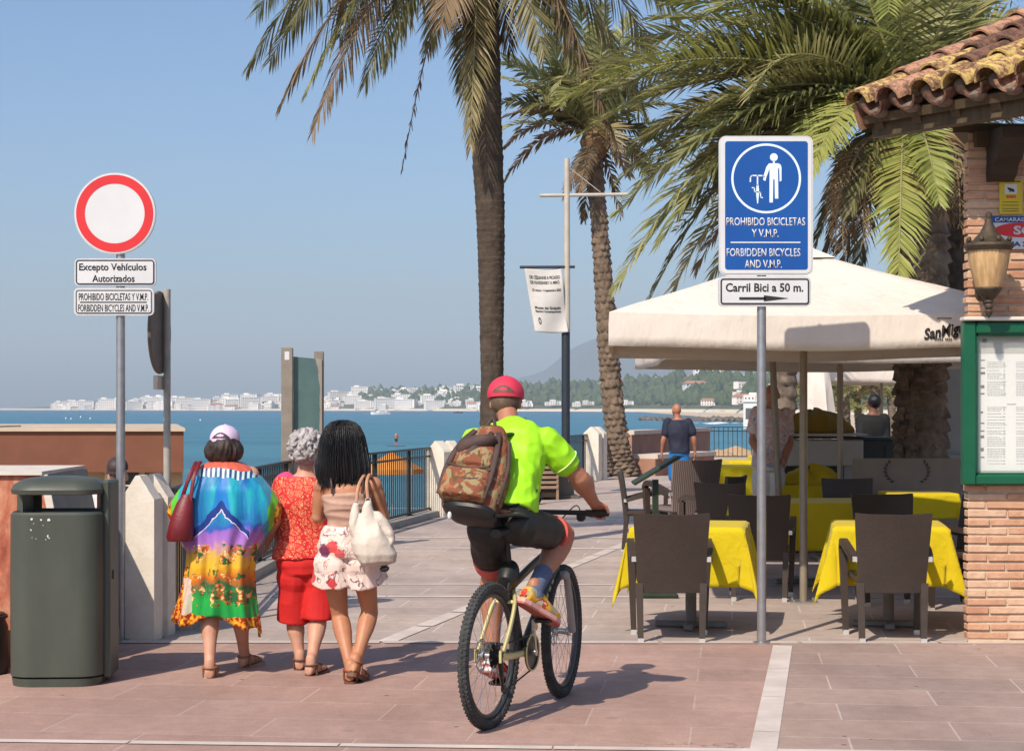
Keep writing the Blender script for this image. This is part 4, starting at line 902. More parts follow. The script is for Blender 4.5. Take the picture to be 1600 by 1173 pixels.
def umbrella(loc, hw, ze, zp, val, label, rz=0, pole=.032, base=True, sag=.06):
    t = thing('market_umbrella', label, 'umbrella', loc, R(rz), 'square cream market umbrellas of the terrace')
    N = 12; mb = MB(); side = []
    def edge(i, s):          # point s in -1..1 along side i of unit square
        return [(s, -1), (1, s), (-s, 1), (-1, -s)][i]
    radial = 7; rings = []
    for r_ in range(radial + 1):
        f = lerp(.055, 1, r_ / radial); ring = []
        for i in range(4):
            for j in range(N):
                s = -1 + 2 * j / N; x, y = edge(i, s); m = 1 - s * s
                bulge = -sag * m * f ** 1.5
                ring.append(V(x * hw * f, y * hw * f, lerp(zp, ze, f ** .96) + bulge * .6 + .010 * mnoise.noise(V(x * 3 + loc[0], y * 3, f * 4)) * (r_ < radial)))
        rings.append(ring)
    last = rings[-1]
    for dz in (.35, .7, 1.0):
        rings.append([V(p.x * (1.004 + .004 * dz * math.sin(i * 1.1)), p.y * (1.004 + .004 * dz * math.sin(i * .9 + 1)), p.z - val * dz + .007 * math.sin(i * .8)) for i, p in enumerate(last)])
    mb.loft(rings, False)
    cv = obj('canopy', mb, CANVAS, t, ang=40); sd = cv.modifiers.new('t', 'SOLIDIFY'); sd.thickness = .003
    mb = MB(); f = .12; mb.loft([[V(x * hw * f * q, y * hw * f * q, zp + h_) for x, y in ((1, 1), (-1, 1), (-1, -1), (1, -1))] for q, h_ in ((1.25, -.075), (.15, .035), (.1, .06))]); obj('vent_cap', mb, CANVAS, t, smooth=False)
    mb = MB(); mb.tube([(0, 0, 0), (0, 0, zp + .03)], pole, 14); obj('pole', mb, POLE_T, t)
    for sx, sy in ((1, 1), (-1, 1), (-1, -1), (1, -1), (1, 0), (0, 1), (-1, 0), (0, -1)):
        mb = MB(); mb.beam((0, 0, zp - .05), (sx * hw * .985, sy * hw * .985, ze - .03 - (0 if sx * sy else sag * .65)), .022, .03); mb.beam((0, 0, zp - .55), (sx * hw * .5, sy * hw * .5, lerp(zp, ze, .5) - .06), .018, .018); obj('rib', mb, POLE_T, t, smooth=False)
    if base:
        mb = MB(); mb.box((0, 0, .03), (.55, .55, .05), bev=.01); mb.tube([(0, 0, .05), (0, 0, .30)], pole + .012, 14); obj('base', mb, M('umbrella_base', (.20, .19, .17), (.14, .13, .12), 8, .7), t)
    return t, cv
U1 = V(2.375, 14.60, 0); HW1 = 1.555; UR = -4
u1, cv1 = umbrella(U1, HW1, 2.285, 2.86, .25, 'nearest cream market umbrella, hanging over the tables behind the blue sign', base=False, rz=UR)
mb = MB(); mb.box((0, 0, .006), (.22, .22, .012)); [mb.cyl((sx * .085, sy * .085, .012), (sx * .085, sy * .085, .028), .012, n=6) for sx in (-1, 1) for sy in (-1, 1)]; obj('floor_plate', mb, GALV, u1, smooth=False)
# printing on the canopy front, standing on the front slope of the nearest umbrella
PRINT = M('canvas_print', (.045, .04, .035))
def slope_pt(px, py):
    """point of the front valance (in the umbrella's own frame) seen at a photo pixel; used to find where the printing sits on the cloth"""
    m_ = Matrix.Rotation(-R(UR), 3, 'Z'); c = m_ @ (V(0, 0, EYE) - U1); d = m_ @ V((px - 800) / F, 1, -(py - HOR) / F)
    D = (-HW1 * 1.004 - .010 - c.y) / d.y; return c + d * D
o = lettering('SanMiguel', 1, 0, 0, 0, PRINT, cv1, height=1, bold=.03, slant=.1, name='lettering')
for v in o.data.vertices:
    u = v.co.x + .5; px = lerp(1444, 1521, u); py = lerp(522, 508, u) - v.co.z * lerp(17, 19, u); v.co = slope_pt(px, py)
mb = MB()
for a, b, y, h in ((1464, 1487, 498, 1.6),) : mb.add([slope_pt(x, yy) for x, yy in ((a, y - h), (b, y - h), (b, y), (a, y))], [(0, 1, 2, 3)])
for i, w in enumerate((4, 3, 4, 3, 2, 0, 4, 3, 4, 3)):
    if w: x = 1460 + i * 2.8; mb.add([slope_pt(xx, yy) for xx, yy in ((x, 528), (x + 2, 528), (x + 2, 531.5), (x, 531.5))], [(0, 1, 2, 3)])
obj('fine_print', mb, PRINT, cv1, smooth=False)
umbrella(V(3.41, 18.62, 0), 1.98, 2.27, 2.75, .24, 'second cream market umbrella, mostly hidden behind the nearest one')
umbrella(V(7.84, 38, 0), 1.94, 2.42, 2.78, .30, 'farthest cream market umbrella, small and bright beyond the two nearer ones')
t = thing('folded_umbrella', 'folded beige umbrella hanging closed behind the serving counter', 'umbrella', V((1277 - 800) * 33 / F, 33, 0))
mb = MB(); mb.cyl((0, 0, 0), (0, 0, 2.6), .03, n=10); obj('pole', mb, POLE_T, t)
mb = MB(); mb.loft([[V((r_ + .05 * (i % 2) * r_ / .3) * math.cos(i * math.pi / 8), (r_ + .05 * (i % 2) * r_ / .3) * math.sin(i * math.pi / 8), z) for i in range(16)] for r_, z in ((.05, 2.55), (.18, 2.3), (.24, 1.9), (.29, 1.5), (.30, 1.36), (.20, 1.34))]); obj('canopy', mb, CANVAS, t, ang=60)
t = thing('umbrella_pole', 'thin grey brown pole leaning slightly beside the sign pole', 'pole', V((1221 - 800) * 19 / F, 19, 0)); mb = MB(); mb.tube([(0, 0, 0), (-.10, 0, 2.25)], .035, 12); mb.box((0, 0, .02), (.2, .2, .04)); obj('shaft', mb, POLE_T, t)

# ------------------------------------------------------------------ wicker chairs
k = NT('wicker'); br_ = k.n('TexBrick'); xyz = k.sep(); cmb = k.n('CombineXYZ')
k.l(k.math('ADD', xyz[0], xyz[1]), cmb.inputs[0]); k.l(xyz[2], cmb.inputs[1]); k.l(cmb.outputs[0], br_.inputs['Vector'])
br_.inputs['Scale'].default_value = 1; br_.inputs['Brick Width'].default_value = .018; br_.inputs['Row Height'].default_value = .007; br_.inputs['Mortar Size'].default_value = .0012; br_.inputs['Bias'].default_value = 0
br_.inputs['Color1'].default_value = (.060, .043, .034, 1); br_.inputs['Color2'].default_value = (.046, .033, .026, 1); br_.inputs['Mortar'].default_value = (.018, .013, .010, 1)
k.col(k.mix(1, br_.outputs['Color'], k.ramp(k.noise(3, 4), [(.3, (.85, .85, .85)), (.7, (1.15, 1.12, 1.1))]), 'MULTIPLY')); k.set(.5, 0, .4); k.bump(br_.outputs['Fac'], -.5, .004); WICKER = k.m
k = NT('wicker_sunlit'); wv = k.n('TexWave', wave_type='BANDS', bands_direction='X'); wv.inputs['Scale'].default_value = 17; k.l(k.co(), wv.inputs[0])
k.col(k.mix(wv.outputs['Fac'], (.10, .072, .066), (.20, .155, .145))); k.set(.5, 0, .4); k.bump(wv.outputs['Fac'], .5, .006); WICKER_LT = k.m  # paler wicker copy, sunlight on the ribbed chair put into its colour
FRAME = M('chair_frame', (.050, .036, .028), (.038, .027, .021), 12, .5, bump=.1); CAPM = M('steel_cap', (.70, .70, .68), (.6, .6, .58), 9, .3, .6)
def make_chair(label):
    t = thing('wicker_armchair', label, 'chair', (0, 0, 0), 0, 'dark wicker terrace chairs')
    mb = MB(); mb.box((0, .0, .42), (.46, .46, .055), bev=.015); obj('seat', mb, WICKER, t, smooth=False)
    mb = MB(); rings = []
    for z, hw, y in ((.335, .222, -.225), (.45, .23, -.235), (.60, .24, -.252), (.75, .25, -.275), (.862, .257, -.295), (.875, .254, -.297)):
        row = []
        for s in [i / 8 for i in range(-8, 9)]:
            c = .028 * (1 - s * s); row.append(V(s * hw, y - c, z - (.012 * (1 - s * s) if z > .8 else 0)))
        rings.append(row + [p + V(0, .032, 0) for p in reversed(row)])
    mb.loft(rings); obj('backrest', mb, WICKER, t, ang=50)
    for sx in (-1, 1):
        mb = MB(); mb.beam((sx * .215, -.215, .40), (sx * .205, -.255, .0), .05, .05, up=(0, 1, 0), w2=.038, h2=.038); l = obj('leg', mb, FRAME, t, smooth=False)
        mb = MB(); mb.box((sx * .205, -.255, .016), (.040, .040, .034)); obj('foot_cap', mb, CAPM, l, smooth=False)
        mb = MB(); mb.beam((sx * .265, .215, .60), (sx * .245, .215, .0), .055, .05, up=(0, 1, 0), w2=.038, h2=.038); l = obj('leg', mb, FRAME, t, smooth=False)
        mb = MB(); mb.box((sx * .245, .215, .016), (.040, .040, .034)); obj('foot_cap', mb, CAPM, l, smooth=False)
        mb = MB(); pts = [(sx * .25, -.215, .565), (sx * .262, -.10, .60), (sx * .268, .05, .635), (sx * .268, .17, .652), (sx * .266, .225, .63), (sx * .265, .238, .59)]
        for p, q in zip(pts, pts[1:]): mb.beam(p, q, .052, .045)
        a = obj('arm', mb, FRAME, t, smooth=False)
        mb = MB(); mb.box((sx * .25, -.228, .562), (.034, .03, .034)); obj('arm_cap', mb, CAPM, a, smooth=False)
    return t
def CH(px, D): return V((px - 800) * D / F, D, 0)
c0 = make_chair('nearest wicker chair left of the sign pole, its tall back towards us')
c0.location = V(1.085, 12.30, 0); c0.rotation_euler = (0, 0, R(-3))
for px, D, a, lb in ((1385, 12.30, -2, 'nearest wicker chair right of the sign pole, beside the brick kiosk, back towards us'),
                     (1141, 17.2, -28, 'dark wicker chair back in shade in front of the bright yellow tables'),
                     (1188, 14.9, -10, 'wicker chair half hidden behind the sign pole, only one arm and leg showing'),
                     (1330, 17.75, 178, 'wicker chair facing us across the large shaded table, light through its slats'),
                     (1392, 14.5, 183, 'shaded wicker chair facing us on the far side of the right yellow table'),
                     (1476, 14.3, 100, 'shaded wicker chair squeezed against the brick kiosk edge'),
                     (1066, 19.4, 24, 'sunlit wicker chair with pale ribbed back beyond the green board'),
                     (1010, 19.9, -95, 'wicker armchair seen from the side at the left end of the terrace'),
                     (1112, 18.8, 60, 'wicker chair turned sideways, its back dark against the sunlit ribbed chair')):
    q_ = copy_tree(c0, CH(px, D), R(a), lb)
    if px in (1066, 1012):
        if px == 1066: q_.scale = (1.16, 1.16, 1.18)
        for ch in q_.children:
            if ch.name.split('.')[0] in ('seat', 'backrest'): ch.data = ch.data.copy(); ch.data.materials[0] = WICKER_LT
# ------------------------------------------------------------------ tables and cloths
def cloth_mat(name, c, c2):
    k = NT(name); k.col(k.ramp(k.noise(3, 5, .6), [(.3, c2), (.7, c)])); k.set(.8, 0, .2, .15)
    tr = k.n('BsdfTranslucent'); tr.inputs[0].default_value = (.75, .42, .01, 1); mx = k.n('MixShader'); mx.inputs[0].default_value = .28
    k.l(k.b.outputs[0], mx.inputs[1]); k.l(tr.outputs[0], mx.inputs[2]); k.l(mx.outputs[0], k.out.inputs[0]); k.bump(k.noise(6, 5, .6, None, .8), .55, .03); return k.m
YELLOW = cloth_mat('yellow_cloth', (.72, .58, .012), (.66, .52, .010))
TBL = M('table_grey', (.20, .19, .175), (.15, .145, .135), 7, .5)
def table(loc, rz, w, d, c, tl, cl, group=None, seed=0):
    t = thing('dining_table', tl, 'table', loc, R(rz), 'tables of the terrace')
    mb = MB(); mb.box((0, 0, .728), (w - .02, d - .02, .03), bev=.008); obj('tabletop', mb, TBL, t, smooth=False)
    mb = MB(); mb.cyl((0, 0, .03), (0, 0, .715), .04, n=14); obj('column', mb, TBL, t)
    mb = MB(); mb.box((0, 0, .025), (.52, .07, .045), bev=.01); mb.box((0, 0, .027), (.07, .52, .045), bev=.01); obj('foot', mb, TBL, t, smooth=False)
    N = 56; rows = []; rs = random.Random(seed); ph = rs.uniform(0, 6); cw, cd = w / 2 + c, d / 2 + c
    for j in range(N + 1):
        row = []
        for i in range(N + 1):
            u = lerp(-cw, cw, i / N); v = lerp(-cd, cd, j / N); dx = max(abs(u) - w / 2, 0); dy = max(abs(v) - d / 2, 0); sx = 1 if u > 0 else -1; sy = 1 if v > 0 else -1
            x = max(-w / 2, min(w / 2, u)); y = max(-d / 2, min(d / 2, v)); r_ = math.hypot(dx, dy)
            z = .748 + .002 * mnoise.noise(V(u * 5, v * 5, seed))
            if r_ > 0:
                if dx > 0 and dy > 0:
                    a = math.atan2(dy, dx); o = .014 + r_ * (.20 * math.sin(2 * a) ** 2 + .03)
                    fold = (math.sin(4 * a + ph) * .09 + math.sin(9 * a + ph * 2) * .04) * r_
                    nx, ny = math.cos(a), math.sin(a); x += sx * (nx * o - ny * fold); y += sy * (ny * o + nx * fold)
                    z -= math.sqrt(max(r_ * r_ - (o - .014) ** 2, 0)) * .97
                else:
                    q = u if dy > 0 else v; wv = .5 + .5 * math.sin(q * 13 + ph + mnoise.noise(V(q * 4, seed, 0)) * 3); o = .012 + r_ * (.04 + .15 * wv)
                    if dx > 0: x += sx * o
                    else: y += sy * o
                    z -= r_ * .985
                z = min(z, .748) if r_ > .012 else .748 - r_ * .5
            row.append(V(x, y, z))
        rows.append(row)
    mb = MB(); mb.loft(rows, False, closed=False)
    o = obj('tablecloth', mb, YELLOW, None, ang=180); o.location = loc; o.rotation_euler = (0, 0, R(rz)); sd = o.modifiers.new('t', 'SOLIDIFY'); sd.thickness = .0025
    tag(o, cl, 'tablecloth', 'yellow tablecloths'); return t
table(V(1.29, 12.92, 0), -10, .78, .78, .42, 'square table under the bright yellow cloth at the nearest left chair', 'bright yellow cloth with hanging corners on the nearest left table', seed=1)
table(V(2.72, 12.95, 0), -9, .78, .78, .42, 'square table under the bright yellow cloth beside the brick kiosk', 'bright yellow cloth with hanging corners beside the brick kiosk', seed=4)
table(V(2.62, 16.1, 0), 4, 1.15, .9, .42, 'large shaded table behind the umbrella pole', 'deep golden cloth in shade on the large table behind the umbrella pole', seed=2)
table(V(3.30, 25.9, 0), 2, .85, .8, .42, 'sunlit table, nearest of three in a row far left of the counter', 'sunlit yellow cloth on the nearest of three tables in a row', seed=3)
table(V(3.85, 28.6, 0), 2, .85, .8, .42, 'sunlit table in the middle of three in a row', 'sunlit yellow cloth on the middle one of three tables in a row', seed=5)
table(V(4.6, 31.2, 0), 2, .85, .8, .42, 'sunlit table, farthest of three in a row', 'sunlit yellow cloth on the farthest of three tables in a row', seed=6)
table(V(3.22, 19.6, 0), 3, .8, .7, .36, 'table in front of the serving counter, heaped with cloths', 'yellow cloth on the table right in front of the serving counter', seed=7)
table(V(4.02, 17.75, 0), 3, .62, .6, .25, 'table in deep shade in front of the taupe screen', 'dim yellow cloth on the table in front of the taupe screen', seed=8)
def heap(name, loc, r, lump, mat, label, cat, seed):
    rs = random.Random(seed); mb = MB(); rings = []
    for i in range(13):
        f = i / 12; ring = []
        for j in range(40):
            a = 2 * math.pi * j / 40; q = 1 + .30 * mnoise.noise(V(math.cos(a) * 2.2, math.sin(a) * 2.2, seed + f * 1.5)) + .08 * math.sin(7 * a + f * 4) + .05 * math.sin(13 * a - f * 5)
            ring.append(V(math.cos(a) * r[0] * q * math.cos(f * 1.5), math.sin(a) * r[1] * q * math.cos(f * 1.5), r[2] * math.sin(f * 1.57) * (1 + lump * mnoise.noise(V(math.cos(a) * 1.3, math.sin(a) * 1.3, seed * 3)))))
        rings.append(ring)
    mb.loft(rings); o = obj(name, mb, mat, None, ang=180); o.location = loc; return tag(o, label, cat)
heap('folded_cloths', V(3.24, 19.6, .752), (.34, .25, .17), .6, YELLOW, 'heap of bright yellow cloths on the table before the counter', 'cloth', 3)
# serving counter, heap on top, cabinet
t = thing('serving_counter', 'tall grey white serving counter under the umbrellas', 'counter', V(3.52, 21.0, 0))
CW = M('counter_grey', (.47, .44, .40), (.40, .37, .34), 4, .6)
mb = MB(); mb.box((0, 0, 1.06), (1.06, .7, .30), bev=.01); obj('apron', mb, CW, t, smooth=False)
mb = MB(); mb.box((0, 0, 1.27), (1.14, .78, .025)); mb.box((0, 0, 1.235), (1.08, .72, .02), mi=1); obj('top', mb, [CW, DARK_WOOD], t, smooth=False)
for sx in (-1, 1):
    for sy in (-1, 1): mb = MB(); mb.box((sx * .47, sy * .30, .455), (.10, .08, .91)); obj('leg', mb, CW, t, smooth=False)
mb = MB(); mb.box((0, .28, .5), (.86, .03, .82)); mb.box((0, 0, .10), (.86, .56, .03)); obj('back_panel', mb, M('counter_dark', (.075, .075, .065), (.05, .05, .045), 4, .6), t, smooth=False)
heap('cloth_heap', V(3.52, 21.0, 1.284), (.40, .25, .27), .3, cloth_mat('ochre_cloth', (.30, .19, .02), (.24, .14, .015)), 'ochre brown heap of cloths lying on the serving counter', 'cloth', 6)
t = thing('sideboard', 'dark grey green sideboard to the right of the serving counter', 'sideboard', V(4.42, 21.6, 0))
mb = MB(); mb.box((0, 0, .62), (.72, .6, 1.16), bev=.01); obj('body', mb, M('sideboard_dark', (.055, .062, .055), (.04, .045, .04), 5, .6), t, smooth=False)
mb = MB(); mb.box((0, 0, 1.215), (.78, .66, .03)); obj('top', mb, _mats['sideboard_dark'], t, smooth=False)
for sx in (-.18, .18): mb = MB(); mb.box((sx, -.308, .62), (.33, .02, 1.0)); d_ = obj('door', mb, _mats['sideboard_dark'], t, smooth=False); mb = MB(); mb.box((sx * .3, -.325, .7), (.015, .02, .12)); obj('handle', mb, CAPM, d_, smooth=False)
# taupe screen with laurel emblem
t = thing('terrace_screen', 'taupe terrace screen panel printed with a laurel emblem', 'screen', V(4.06, 18.45, 0))
mb = MB(); mb.prism([(x, 0, .60 + z) for x, z in rrect(1.10, .92, .03)], (0, -.025, 0), (0, .05, 0)); pn = obj('panel', mb, M('taupe_panel', (.24, .20, .165), (.20, .168, .138), 4, .7), t, smooth=False)
for sx in (-.45, .45): mb = MB(); mb.box((sx, 0, .07), (.05, .4, .14)); obj('foot', mb, BLACK_IRON, t, smooth=False)
for s in (-1, 1):
    mb = MB()
    for i in range(7):
        a = lerp(-1.1, .6, i / 6); c = V(s * (.06 + .15 * math.cos(a)), -.028, .93 + .12 * math.sin(a)); d1 = V(-s * math.sin(a - .5), 0, math.cos(a - .5)) * .055; n1 = V(d1.z, 0, -d1.x) * .28
        mb.add([c, c + d1 * .5 + n1, c + d1, c + d1 * .5 - n1], [(0, 1, 2, 3)])
        if i: mb.add([cp, c, c + V(.004, 0, .004), cp + V(.004, 0, .004)], [(0, 1, 2, 3)])
        cp = c
    obj('laurel_branch', mb, M('laurel_print', (.07, .055, .045)), pn, smooth=False)
mb = MB(); mb.tube([(-.50, -.02, .80), (-.50, -.05, .80)], .03, 12); obj('knob', mb, BLACK_IRON, t)
t = thing('grey_cabinet', 'tall narrow grey cabinet with a lower box between the palm and the menu case', 'cabinet', V(5.15, 21.2, 0))
mb = MB(); mb.box((.05, 0, 1.05), (.32, .35, 2.1), bev=.01); obj('body', mb, M('cabinet_grey', (.30, .29, .25), (.26, .25, .22), 3, .6), t, smooth=False)
mb = MB(); mb.box((0, -.25, .85), (.34, .15, .36), bev=.01); b_ = obj('lower_box', mb, _mats['cabinet_grey'], t, smooth=False); mb = MB(); mb.box((.02, -.328, .93), (.26, .01, .08)); obj('slot', mb, BLACK_IRON, b_, smooth=False)
# green menu stand
t = thing('menu_stand', 'dark green menu stand with tilted board on a single post', 'menu stand', V((1024 - 800) * 15.0 / F, 15.0, 0))
DG = M('stand_green', (.018, .035, .016), (.012, .025, .011), 8, .5)
mb = MB(); mb.box((0, 0, .49), (.05, .05, .98)); obj('post', mb, DG, t, smooth=False); mb = MB(); mb.box((0, 0, .02), (.36, .30, .035), bev=.01); obj('base', mb, DG, t, smooth=False)
mb = MB(); mb.box((0, 0, 1.06), (.44, .32, .028), rot=Matrix.Rotation(R(-31), 3, 'Y'), bev=.006); obj('board', mb, DG, t, smooth=False)
# things standing by the lamp post behind the cyclist: crate, yellow poles, kick scooter
t = thing('slatted_crate', 'stack of slatted brown crates standing at the foot of the lamp post', 'crate', V((858 - 800) * 31.0 / F, 31.0, 0), R(12))
mb = MB(); CR = M('crate_wood', (.33, .22, .15), (.24, .16, .11), 6, .8, bump=.3)
for i in range(9): mb.box((-.16, -.30, .22 + i * .085), (.50, .02, .05)); mb.box((-.42, 0, .22 + i * .085), (.02, .58, .05))
mb.box((-.16, 0, .98), (.52, .6, .03)); mb.box((-.40, -.28, .5), (.04, .04, 1.0)); mb.box((.08, -.28, .5), (.04, .04, 1.0)); mb.box((-.16, 0, .5), (.44, .52, .9), mi=1); obj('slats', mb, [CR, DARK_WOOD], t, smooth=False)
t = thing('grey_cabinet', 'low grey cabinet with pale upright slots at the lamp post, seen under the cyclist\'s arm', 'cabinet', V((872 - 800) * 31.6 / F, 31.4, 0), R(12))
mb = MB(); mb.box((0, 0, .42), (.46, .5, .84), bev=.02); obj('body', mb, M('cabinet_taupe', (.14, .125, .10), (.10, .09, .075), 4, .7), t, smooth=False)
for x in (-.13, .12): mb = MB(); mb.add([(x, -.253, .28), (x + .025, -.253, .44), (x, -.253, .60), (x - .025, -.253, .44)], [(0, 1, 2, 3)]); obj('slot', mb, PALE_CAP, t, smooth=False)
mb = MB(); mb.box((0, -.02, .03), (.6, .6, .06)); obj('plinth', mb, _mats['cabinet_taupe'], t, smooth=False)
t = thing('kick_scooter', 'parked kick scooter with twin yellow uprights behind the cyclist', 'scooter', V((840 - 800) * 29.5 / F, 29.5, 0), R(-20))
YS = M('scooter_yellow', (.58, .34, .03), (.5, .28, .02), 7, .5)
mb = MB(); mb.tube([(-.03, 0, .2), (-.025, .05, 1.02)], .022, 10); mb.tube([(.03, 0, .2), (.035, .05, 1.02)], .022, 10); obj('stem', mb, YS, t)
mb = MB(); mb.tube([(-.24, .05, 1.03), (.24, .05, 1.03)], .02, 10); obj('handlebar', mb, BLACK_IRON, t); mb = MB(); mb.box((0, -.35, .13), (.17, .8, .05), bev=.015); obj('deck', mb, BLACK_IRON, t, smooth=False)
for y in (0.03, -.82):
    mb = MB(); mb.torus((0, y, .12), (1, 0, 0), .09, .03, 24, 8); mb.lathe((-.02, y, .12), [(.07, 0), (.07, .04)], 16, axis=(1, 0, 0)); obj('wheel', mb, M('rubber', (.02, .02, .02), rough=.8), t)
mb = MB(); mb.box((.01, -.86, .26), (.09, .02, .09)); obj('tail_light', mb, SIGN_RED, t, smooth=False)
# ------------------------------------------------------------------ palms
def leaf_mat(name, stops, trans=.36, rough=.45):
    k = NT(name); oi = k.n('ObjectInfo').outputs['Random']; geo = k.n('NewGeometry')
    f = k.math('MULTIPLY_ADD', oi, .5, k.math('MULTIPLY', k.noise(.8, 4, .6), .5))
    f2 = k.math('ADD', k.math('MULTIPLY', f, .75), k.math('MULTIPLY', k.n('NewGeometry').outputs['Random Per Island'], .25))
    c = k.ramp(f2, stops); k.col(c); k.set(rough, 0, .35)
    tr = k.n('BsdfTranslucent'); k.l(c, tr.inputs[0]); mx = k.n('MixShader'); mx.inputs[0].default_value = trans
    k.l(k.b.outputs[0], mx.inputs[1]); k.l(tr.outputs[0], mx.inputs[2]); k.l(mx.outputs[0], k.out.inputs[0]); return k.m
GREENL = leaf_mat('palm_leaf', [(.25, (.125, .14, .05)), (.5, (.25, .255, .095)), (.7, (.37, .355, .155)), (.85, (.46, .41, .20))])
OLIVEL = leaf_mat('palm_leaf_olive', [(.25, (.09, .09, .035)), (.5, (.18, .17, .07)), (.7, (.29, .24, .11)), (.85, (.38, .29, .15))])
FRESHL = leaf_mat('palm_leaf_fresh', [(.25, (.20, .24, .05)), (.6, (.32, .34, .09)), (.85, (.40, .38, .13))])
DRYL = leaf_mat('palm_leaf_dry', [(.25, (.11, .075, .04)), (.5, (.20, .14, .08)), (.75, (.32, .23, .14))], .2, .8)
RACH = M('palm_rachis', (.22, .20, .08), (.15, .14, .05), 5, .6); RACHD = M('palm_rachis_dry', (.24, .16, .08), (.16, .10, .05), 5, .7)
def frond(parent, org, pts, mat, seed, L=.5, n=52, name='frond', w=.03, vfold=.35, droop=.25, ragged=.12, rach=.02, bare=.12, sweep=.75, rmat=None):
    """pts: control points (world) of the rachis; leaflets in a V both sides"""
    rs = random.Random(seed); c = bez([Vector(p) - org for p in pts], 26); mb = MB()
    cum = [0]
    for a, b in zip(c, c[1:]): cum.append(cum[-1] + (b - a).length)
    tot = cum[-1]
    def at(s):
        d = s * tot; i = 0
        while i < len(cum) - 2 and cum[i + 1] < d: i += 1
        q = (d - cum[i]) / max(cum[i + 1] - cum[i], 1e-6); return c[i].lerp(c[i + 1], q), (c[i + 1] - c[i]).normalized()
    mb.tube(c[::2] + ([c[-1]] if len(c) % 2 == 0 else []), [lerp(rach, .004, i / 13) for i in range(len(c[::2]) + (1 if len(c) % 2 == 0 else 0))], 5, mi=1)
    tw = rs.uniform(-.5, .5)
    for i in range(n):
        s = bare + (1 - bare) * (i + .5) / n; p, t = at(s); up = Vector((0, 0, 1)); sd = t.cross(up)
        if sd.length < .15: sd = t.cross(Vector((.3, .9, 0)))
        sd.normalize(); u = sd.cross(t); ca, sa = math.cos(tw), math.sin(tw); sd, u = sd * ca + u * sa, u * ca - sd * sa
        prof = interp(s, [(0, .35), (.12, .6), (.35, 1), (.65, .92), (.85, .62), (1, .32)])
        for sg in (-1, 1):
            if rs.random() < ragged: continue
            ll = L * prof * rs.uniform(.8, 1.12); pl_ = rs.uniform(-.22, .22)
            d = (t * (sweep * interp(s, [(0, .4), (.6, .8), (1, 1.6)]) + rs.uniform(-.12, .12)) + sd * sg + u * (vfold + pl_)).normalized()
            q1 = p + d * ll * .5 - V(0, 0, droop * ll * .16); d2 = (d - V(0, 0, droop * rs.uniform(.5, 1.5))).normalized(); q2 = q1 + d2 * ll * .5
            nn = (d.cross(t).normalized() * rs.uniform(-.6, .6) + t).normalized() * w * rs.uniform(.8, 1.2) / 2
            mb.add([p - nn * .5, p + nn * .5, q1 + nn, q1 - nn, q2], [(0, 1, 2, 3), (3, 2, 4)], 0)
    me = mb.mesh(name, False)
    return link(name, me, [mat, rmat or (RACHD if mat in (DRYL,) else RACH)], parent)
def arc(base, tip, lift, mid=.5):
    base, tip = Vector(base), Vector(tip); L = (tip - base).length
    return [base, base.lerp(tip, .3) + V(0, 0, lift * L * .9), base.lerp(tip, .68) + V(0, 0, lift * L), tip]
def trunk(parent, org, pts, rad, mats, rows_per_m=9, around=9, amp=.10, seed=0, name='trunk', n=54, up=0):
    c = spline([Vector(p) - org for p in pts], 10); L = sum((b - a).length for a, b in zip(c, c[1:])); rings = []; N = max(40, int(L * rows_per_m * 6)); mb = MB()
    for i in range(N + 1):
        f = i / N; q = f * (len(c) - 1); wob = mnoise.noise(V(f * L * 1.3, seed, 2)) * 1.2; k_ = min(int(q), len(c) - 2); p = c[k_].lerp(c[k_ + 1], q - k_); t = (c[k_ + 1] - c[k_]).normalized()
        s = t.cross(V(0, 1, 0)).normalized(); u = s.cross(t); r0 = interp(f, rad); v = f * L * rows_per_m + wob; ring = []
        for j in range(n):
            a = 2 * math.pi * j / n; row = math.floor(v); fv = v - row; uu = a / (2 * math.pi) * around + .5 * (row % 2); du = abs((uu % 1) - .5) * 2
            fv2 = (fv + mnoise.noise(V(math.cos(a) * 2.5, math.sin(a) * 2.5, v * .7)) * .25) % 1.0; h = (1 - fv2) ** .7 * (1 - du ** 3 * .9) if not up else fv2 * (1 - du ** 3 * .9)
            jit = mnoise.noise(V(math.floor(uu) * 3.1, row * 1.7, seed)) * .95 + 1
            nz = mnoise.noise(V(math.cos(a) * 3, math.sin(a) * 3, f * L * 5 + seed)) * .05 + mnoise.noise(V(math.cos(a) * 11, math.sin(a) * 11, f * L * 9 + seed)) * .035
            r_ = r0 * (1 + amp * (h * jit - .4) + nz); ring.append(p + s * math.cos(a) * r_ + u * math.sin(a) * r_)
        rings.append(ring)
    mb.loft(rings); return obj(name, mb, mats, parent, ang=180)
TRUNK_DK = M('palm_trunk_dark', (.085, .062, .044), (.040, .029, .021), 7, .9, bump=.8, bscale=60)
TRUNK_BR = M('palm_trunk_brown', (.20, .145, .10), (.085, .058, .040), 6, .9, bump=.7, bscale=40)
TRUNK_GR = M('palm_trunk_grey', (.19, .15, .115), (.08, .06, .045), 6, .9, bump=.7, bscale=40)
TRUNK_LT = M('palm_trunk_stubs', (.25, .19, .135), (.10, .07, .05), 6, .9, bump=.7, bscale=40)

